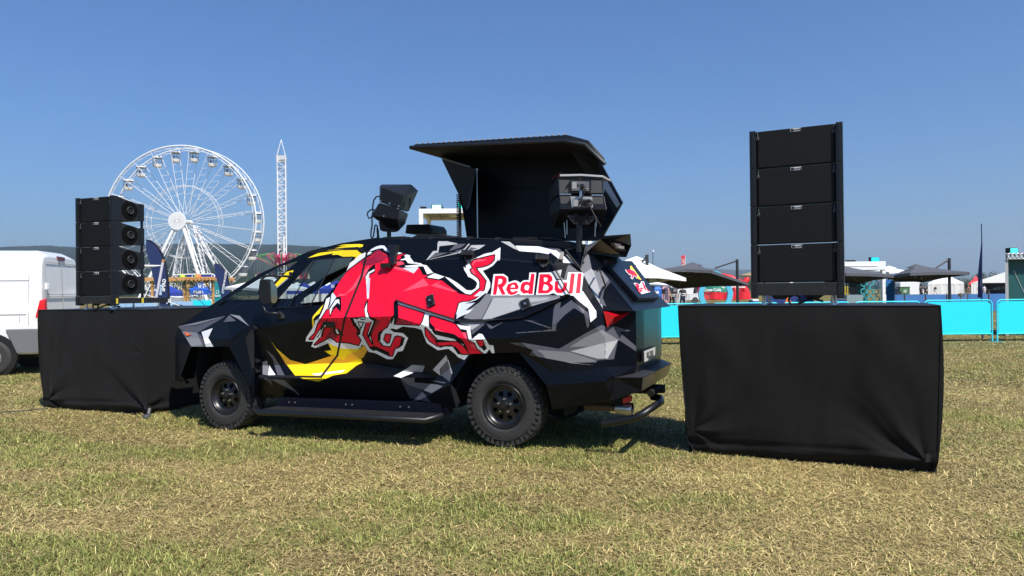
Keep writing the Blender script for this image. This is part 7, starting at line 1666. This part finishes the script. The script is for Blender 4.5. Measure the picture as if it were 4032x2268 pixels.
    # pale round container behind the left platform
    g = gY(698, 18); r = thing("covered_equipment", "dark green covered drum peeking over the left platform", "equipment", tuple(g)); m_ = MB(); m_.tube([g, g+UP*.9, g+UP*1.2, g+UP*1.33], [.42, .42, .3, .1], 18); m_.build("cover", mat("cover_olive", (.03,.04,.02), .7), r); m_ = MB(); m_.tube([g+UP*.7, g+UP*.74], .43, 18); m_.build("strap", BLK, r)
small_things()

# ---- people
SKIN = mat("skin", (.50, .30, .21), .6); HAIR = mat("hair_dark", (.02, .013, .008), .7)
def skinmesh(name, pts, edges, rad, material, parent, sub=1):
    me = bpy.data.meshes.new(name); M = RM[root_of(parent).name]; me.from_pydata([tuple(M @ Vector(p)) for p in pts], edges, []); me.materials.append(material)
    o = bpy.data.objects.new(name, me); COL.objects.link(o); o.parent = parent
    sk = o.modifiers.new("skin", 'SKIN'); 
    if not me.skin_vertices:
        bm = bmesh.new(); bm.from_mesh(me); bm.verts.layers.skin.verify(); bm.to_mesh(me); bm.free()
    for i, v in enumerate(me.skin_vertices[0].data): rr = rad[i]; v.radius = rr if isinstance(rr, tuple) else (rr, rr); v.use_root = (i == 0)
    ss = o.modifiers.new("sub", 'SUBSURF'); ss.levels = sub; ss.render_levels = sub; sk.use_smooth_shade = True
    return o
def person(label, px, Y, face=0.0, lean=0.0, bend=0.0, top=(.02,.02,.025), legs=(.02,.025,.05), stride=.12, arms=(.1, .1), hat=None, vest=False, H=1.75, grp="festival staff and visitors", shorts=False):
    g = gY(px, Y); r = thing("person", label, "person", tuple(g), face, grp); M = Matrix.Translation(g) @ Matrix.Rotation(face, 4, 'Z'); k = H/1.75
    def W(x, y, z): return M @ (Vector((x, y, z))*k)
    L = lambda z: lean*max(0, z-.95)
    pel = W(0, 0, .95); ch = W(L(1.3), 0, 1.28); nk = W(L(1.5), 0, 1.48-abs(lean)*.1); hd = W(L(1.6)+.02*lean, 0, 1.60-abs(lean)*.16); tp = W(L(1.65)+.03*lean, 0, 1.70-abs(lean)*.18)
    sh = [W(L(1.42)+s*.19, 0, 1.42-abs(lean)*.08) for s in (-1, 1)]
    hip = [W(s*.10, 0, .90) for s in (-1, 1)]; kn = [W(s*.11+s*stride*.4, -.05, .50) for s in (-1, 1)]; an = [W(s*.12+s*stride, 0, .09) for s in (-1, 1)]; to = [W(s*.12+s*stride, -.17, .035) for s in (-1, 1)]
    el = [W(L(1.2)+s*(.25+arms[i]), -.02-abs(lean)*.25, 1.14) for i, s in enumerate((-1, 1))]; wr = [W(L(1.0)+s*(.24+arms[i]*1.2)+lean*.25, -.10-abs(lean)*.25, .90) for i, s in enumerate((-1, 1))]; fi = [W(L(.9)+s*(.23+arms[i]*1.2)+lean*.28, -.14-abs(lean)*.25, .80) for i, s in enumerate((-1, 1))]
    pts = [pel, ch, nk, hd, tp]+sh+hip+kn+an+to+el+wr+fi
    ed = [(0, 1), (1, 2), (2, 3), (3, 4), (1, 5), (1, 6), (0, 7), (0, 8), (7, 9), (8, 10), (9, 11), (10, 12), (11, 13), (12, 14), (5, 15), (6, 16), (15, 17), (16, 18), (17, 19), (18, 20)]
    rad = [.13, .14, .055, .095, .075, .06, .06, .085, .085, .055, .055, .038, .038, .035, .035, .042, .042, .028, .028, .03, .03]
    skinmesh("body", pts, ed, [q*k for q in rad], SKIN, r)
    tm = mat("shirt_%d" % int(sum(top)*1000+top[2]*5000), top, .8); lm = mat("trousers_%d" % int(sum(legs)*1000+legs[2]*5000), legs, .8)
    skinmesh("shirt", [pel, ch, nk]+sh+[s_.lerp(e_, .7) for s_, e_ in zip(sh, el)], [(0, 1), (1, 2), (1, 3), (1, 4), (3, 5), (4, 6)], [q*k for q in (.16, .17, .08, .08, .08, .06, .06)], tm, r)
    lo = [kn[0].lerp(an[0], .85), kn[1].lerp(an[1], .85)] if not shorts else [kn[0].lerp(hip[0], .15), kn[1].lerp(hip[1], .15)]
    skinmesh("trousers", [pel]+hip+([kn[0], kn[1]]+lo if not shorts else lo), [(0, 1), (0, 2), (1, 3), (2, 4)]+([(3, 5), (4, 6)] if not shorts else []), [q*k for q in ((.15, .105, .105, .075, .075, .055, .055) if not shorts else (.15, .105, .105, .085, .085))], lm, r)
    skinmesh("hair", [hd+UP*.03*k, tp+UP*.02*k], [(0, 1)], [.1*k, .09*k], mat("hat_pale", (.6,.55,.45), .8) if hat else HAIR, r)
    for t0, t1 in zip(an, to): skinmesh("shoe", [t0-UP*.03*k, t1], [(0, 1)], [.05*k, .045*k], BLK, r)
    if vest:
        for z in (1.05, 1.20): 
            m_ = MB(); c0 = pel.lerp(ch, (z-.95)/.33*.9); m_.tube([c0-UP*.03, c0+UP*.03], .195*k, 16, cap=False); m_.build("reflective_band", mat("reflective", (.7,.7,.68), .4), r)
    return r
person("security guard in dark vest leaning forward beside the pale barrel", 2645, 61, 0, lean=.42, vest=True, top=(.012,.012,.015), legs=(.006,.006,.008), stride=.14, arms=(-.02, .06))
person("broad security guard in dark vest seen from behind, jeans, standing upright", 2688, 60, math.pi, vest=True, top=(.015,.018,.012), legs=(.02,.03,.07), stride=.12, arms=(.06, .06), H=1.86)
person("person in black top and pale shorts walking in front of the peaked marquee", 3682, 134, 0, lean=.1, top=(.01,.01,.012), legs=(.6,.6,.6), stride=.18, arms=(.14, .05), H=1.8, shorts=True)
person("person in dark clothes and straw hat, left of a pair by the white van", 3626, 100, .3, hat=True, top=(.015,.015,.02), legs=(.015,.015,.02), stride=.08, H=1.75)
person("person in black carrying something, right of a pair by the white van", 3645, 98, -.3, lean=-.15, top=(.01,.01,.012), legs=(.012,.012,.015), stride=.1, arms=(.12, .05), H=1.8)
person("visitor in blue overalls at the open front of the gabled marquee", 3856, 128, 0, top=(.10,.14,.32), legs=(.12,.15,.30), stride=.15, H=1.75)
person("visitor in white with a pale cap beside the marquee's counter", 3876, 127, .2, hat=True, top=(.6,.62,.7), legs=(.65,.65,.68), stride=.1, H=1.75)
person("visitor with bare legs walking between the two white marquees", 3815, 130, 0, top=(.35,.12,.10), legs=(.2,.15,.12), stride=.2, arms=(.12, .1), H=1.75, shorts=True)

# ---- trees
def tree(label, px, Y, H, Wd, seed, nl=2600):
    rr = random.Random(seed); g = gY(px, Y); r = thing("tree", label, "tree", tuple(g), group="distant broadleaf trees")
    t = MB(); t.tube([g, g+UP*H*.3, g+UP*H*.7], [.035*H, .028*H, .012*H], 7)
    cl = []
    for k in range(9):
        a = rr.uniform(0, 6.28); c = g+Vector((math.cos(a)*Wd*.30*rr.random()**.5*1.3, math.sin(a)*Wd*.3*rr.random(), H*(.32+.5*rr.random()))); cl.append((c, Wd*rr.uniform(.16, .28))); t.tube([g+UP*H*.3, c], [.015*H, .006*H], 5)
    t.build("trunk", mat("bark", (.06,.045,.03), .9), r); m_ = MB()
    for k in range(nl):
        c, s = rr.choice(cl); d = Vector((rr.gauss(0, 1), rr.gauss(0, 1), rr.gauss(0, .8))); d = d.normalized()*s*rr.uniform(.55, 1.15); p = c+d
        a = Vector((rr.gauss(0, 1), rr.gauss(0, 1), rr.gauss(0, 1))).normalized()*H*.025; b = a.orthogonal().normalized()*H*.02; m_.add([p-a, p+b, p+a, p-b], [(0, 1, 2, 3)])
    m_.build("crown", mat("crown_green%d" % (seed % 3), ((.045,.07,.02), (.06,.085,.028), (.035,.055,.018))[seed % 3], .8, var=.35, vscale=.6), r, fixn=False)
for i, (px, Y, H, Wd, lb) in enumerate(((3880, 190, 5.6, 6.5, "rounded tree behind the tall thin flag and gabled marquee"), (3805, 175, 3.6, 7.0, "low tree just right of the peaked marquee"), (3835, 185, 3.2, 5.0, "bushy low tree in the gap between the marquees"), (3775, 180, 4.2, 5.5, "tree whose top shows behind the peaked marquee's slope"), (3545, 170, 3.4, 5.0, "low tree behind the dark car under the grey parasol"), (3600, 190, 3.6, 7.0, "low tree behind the white delivery van"), (3500, 180, 3.6, 5.0, "low tree behind the tall blue banner"), (2935, 200, 5.0, 8.0, "tree left of the tall loudspeaker stack, behind the red tent"), (2965, 210, 4.4, 9.0, "tree just left of the right stack's lowest loudspeaker"), (925, 70, 2.0, 1.6, "small light green shrub between the smaller navy flag and white parasol"), (880, 260, 6.0, 14.0, "broad tree at the foot of the hill, right of the ferris wheel"), (980, 280, 6.5, 16.0, "broad tree at the foot of the hill below the tower ride"))):
    tree(lb, px, Y, H, Wd, 20+i)

# ---- the air itself
def haze():
    m_ = MB(); m_.box2((-5600, -60, -8), (6800, 6900, 420)); m = bpy.data.materials.new("haze_air"); m.use_nodes = True; n = m.node_tree.nodes; n.remove(n["Principled BSDF"])
    v = n.new("ShaderNodeVolumePrincipled"); v.inputs["Color"].default_value = (.70, .84, 1, 1); v.inputs["Density"].default_value = HAZE; v.inputs["Anisotropy"].default_value = 0.2
    m.node_tree.links.new(v.outputs[0], n["Material Output"].inputs["Volume"]); o = m_.build("haze", m); tag(o, "thin pale blue haze over the whole field fading the far hills", "haze", kind="stuff")
HAZE = 1.7e-4
haze()

def ground_cable():
    m_ = MB(); pts = [atZ(px, py, .012) for px, py in ((-200, 1622), (-60, 1628), (40, 1622), (110, 1616), (190, 1608), (260, 1600))]; m_.tube(pts, .011, 6); tag(m_.build("power_cable", BLK), "black power cable lying on the grass left of the left platform", "cable")
ground_cable()
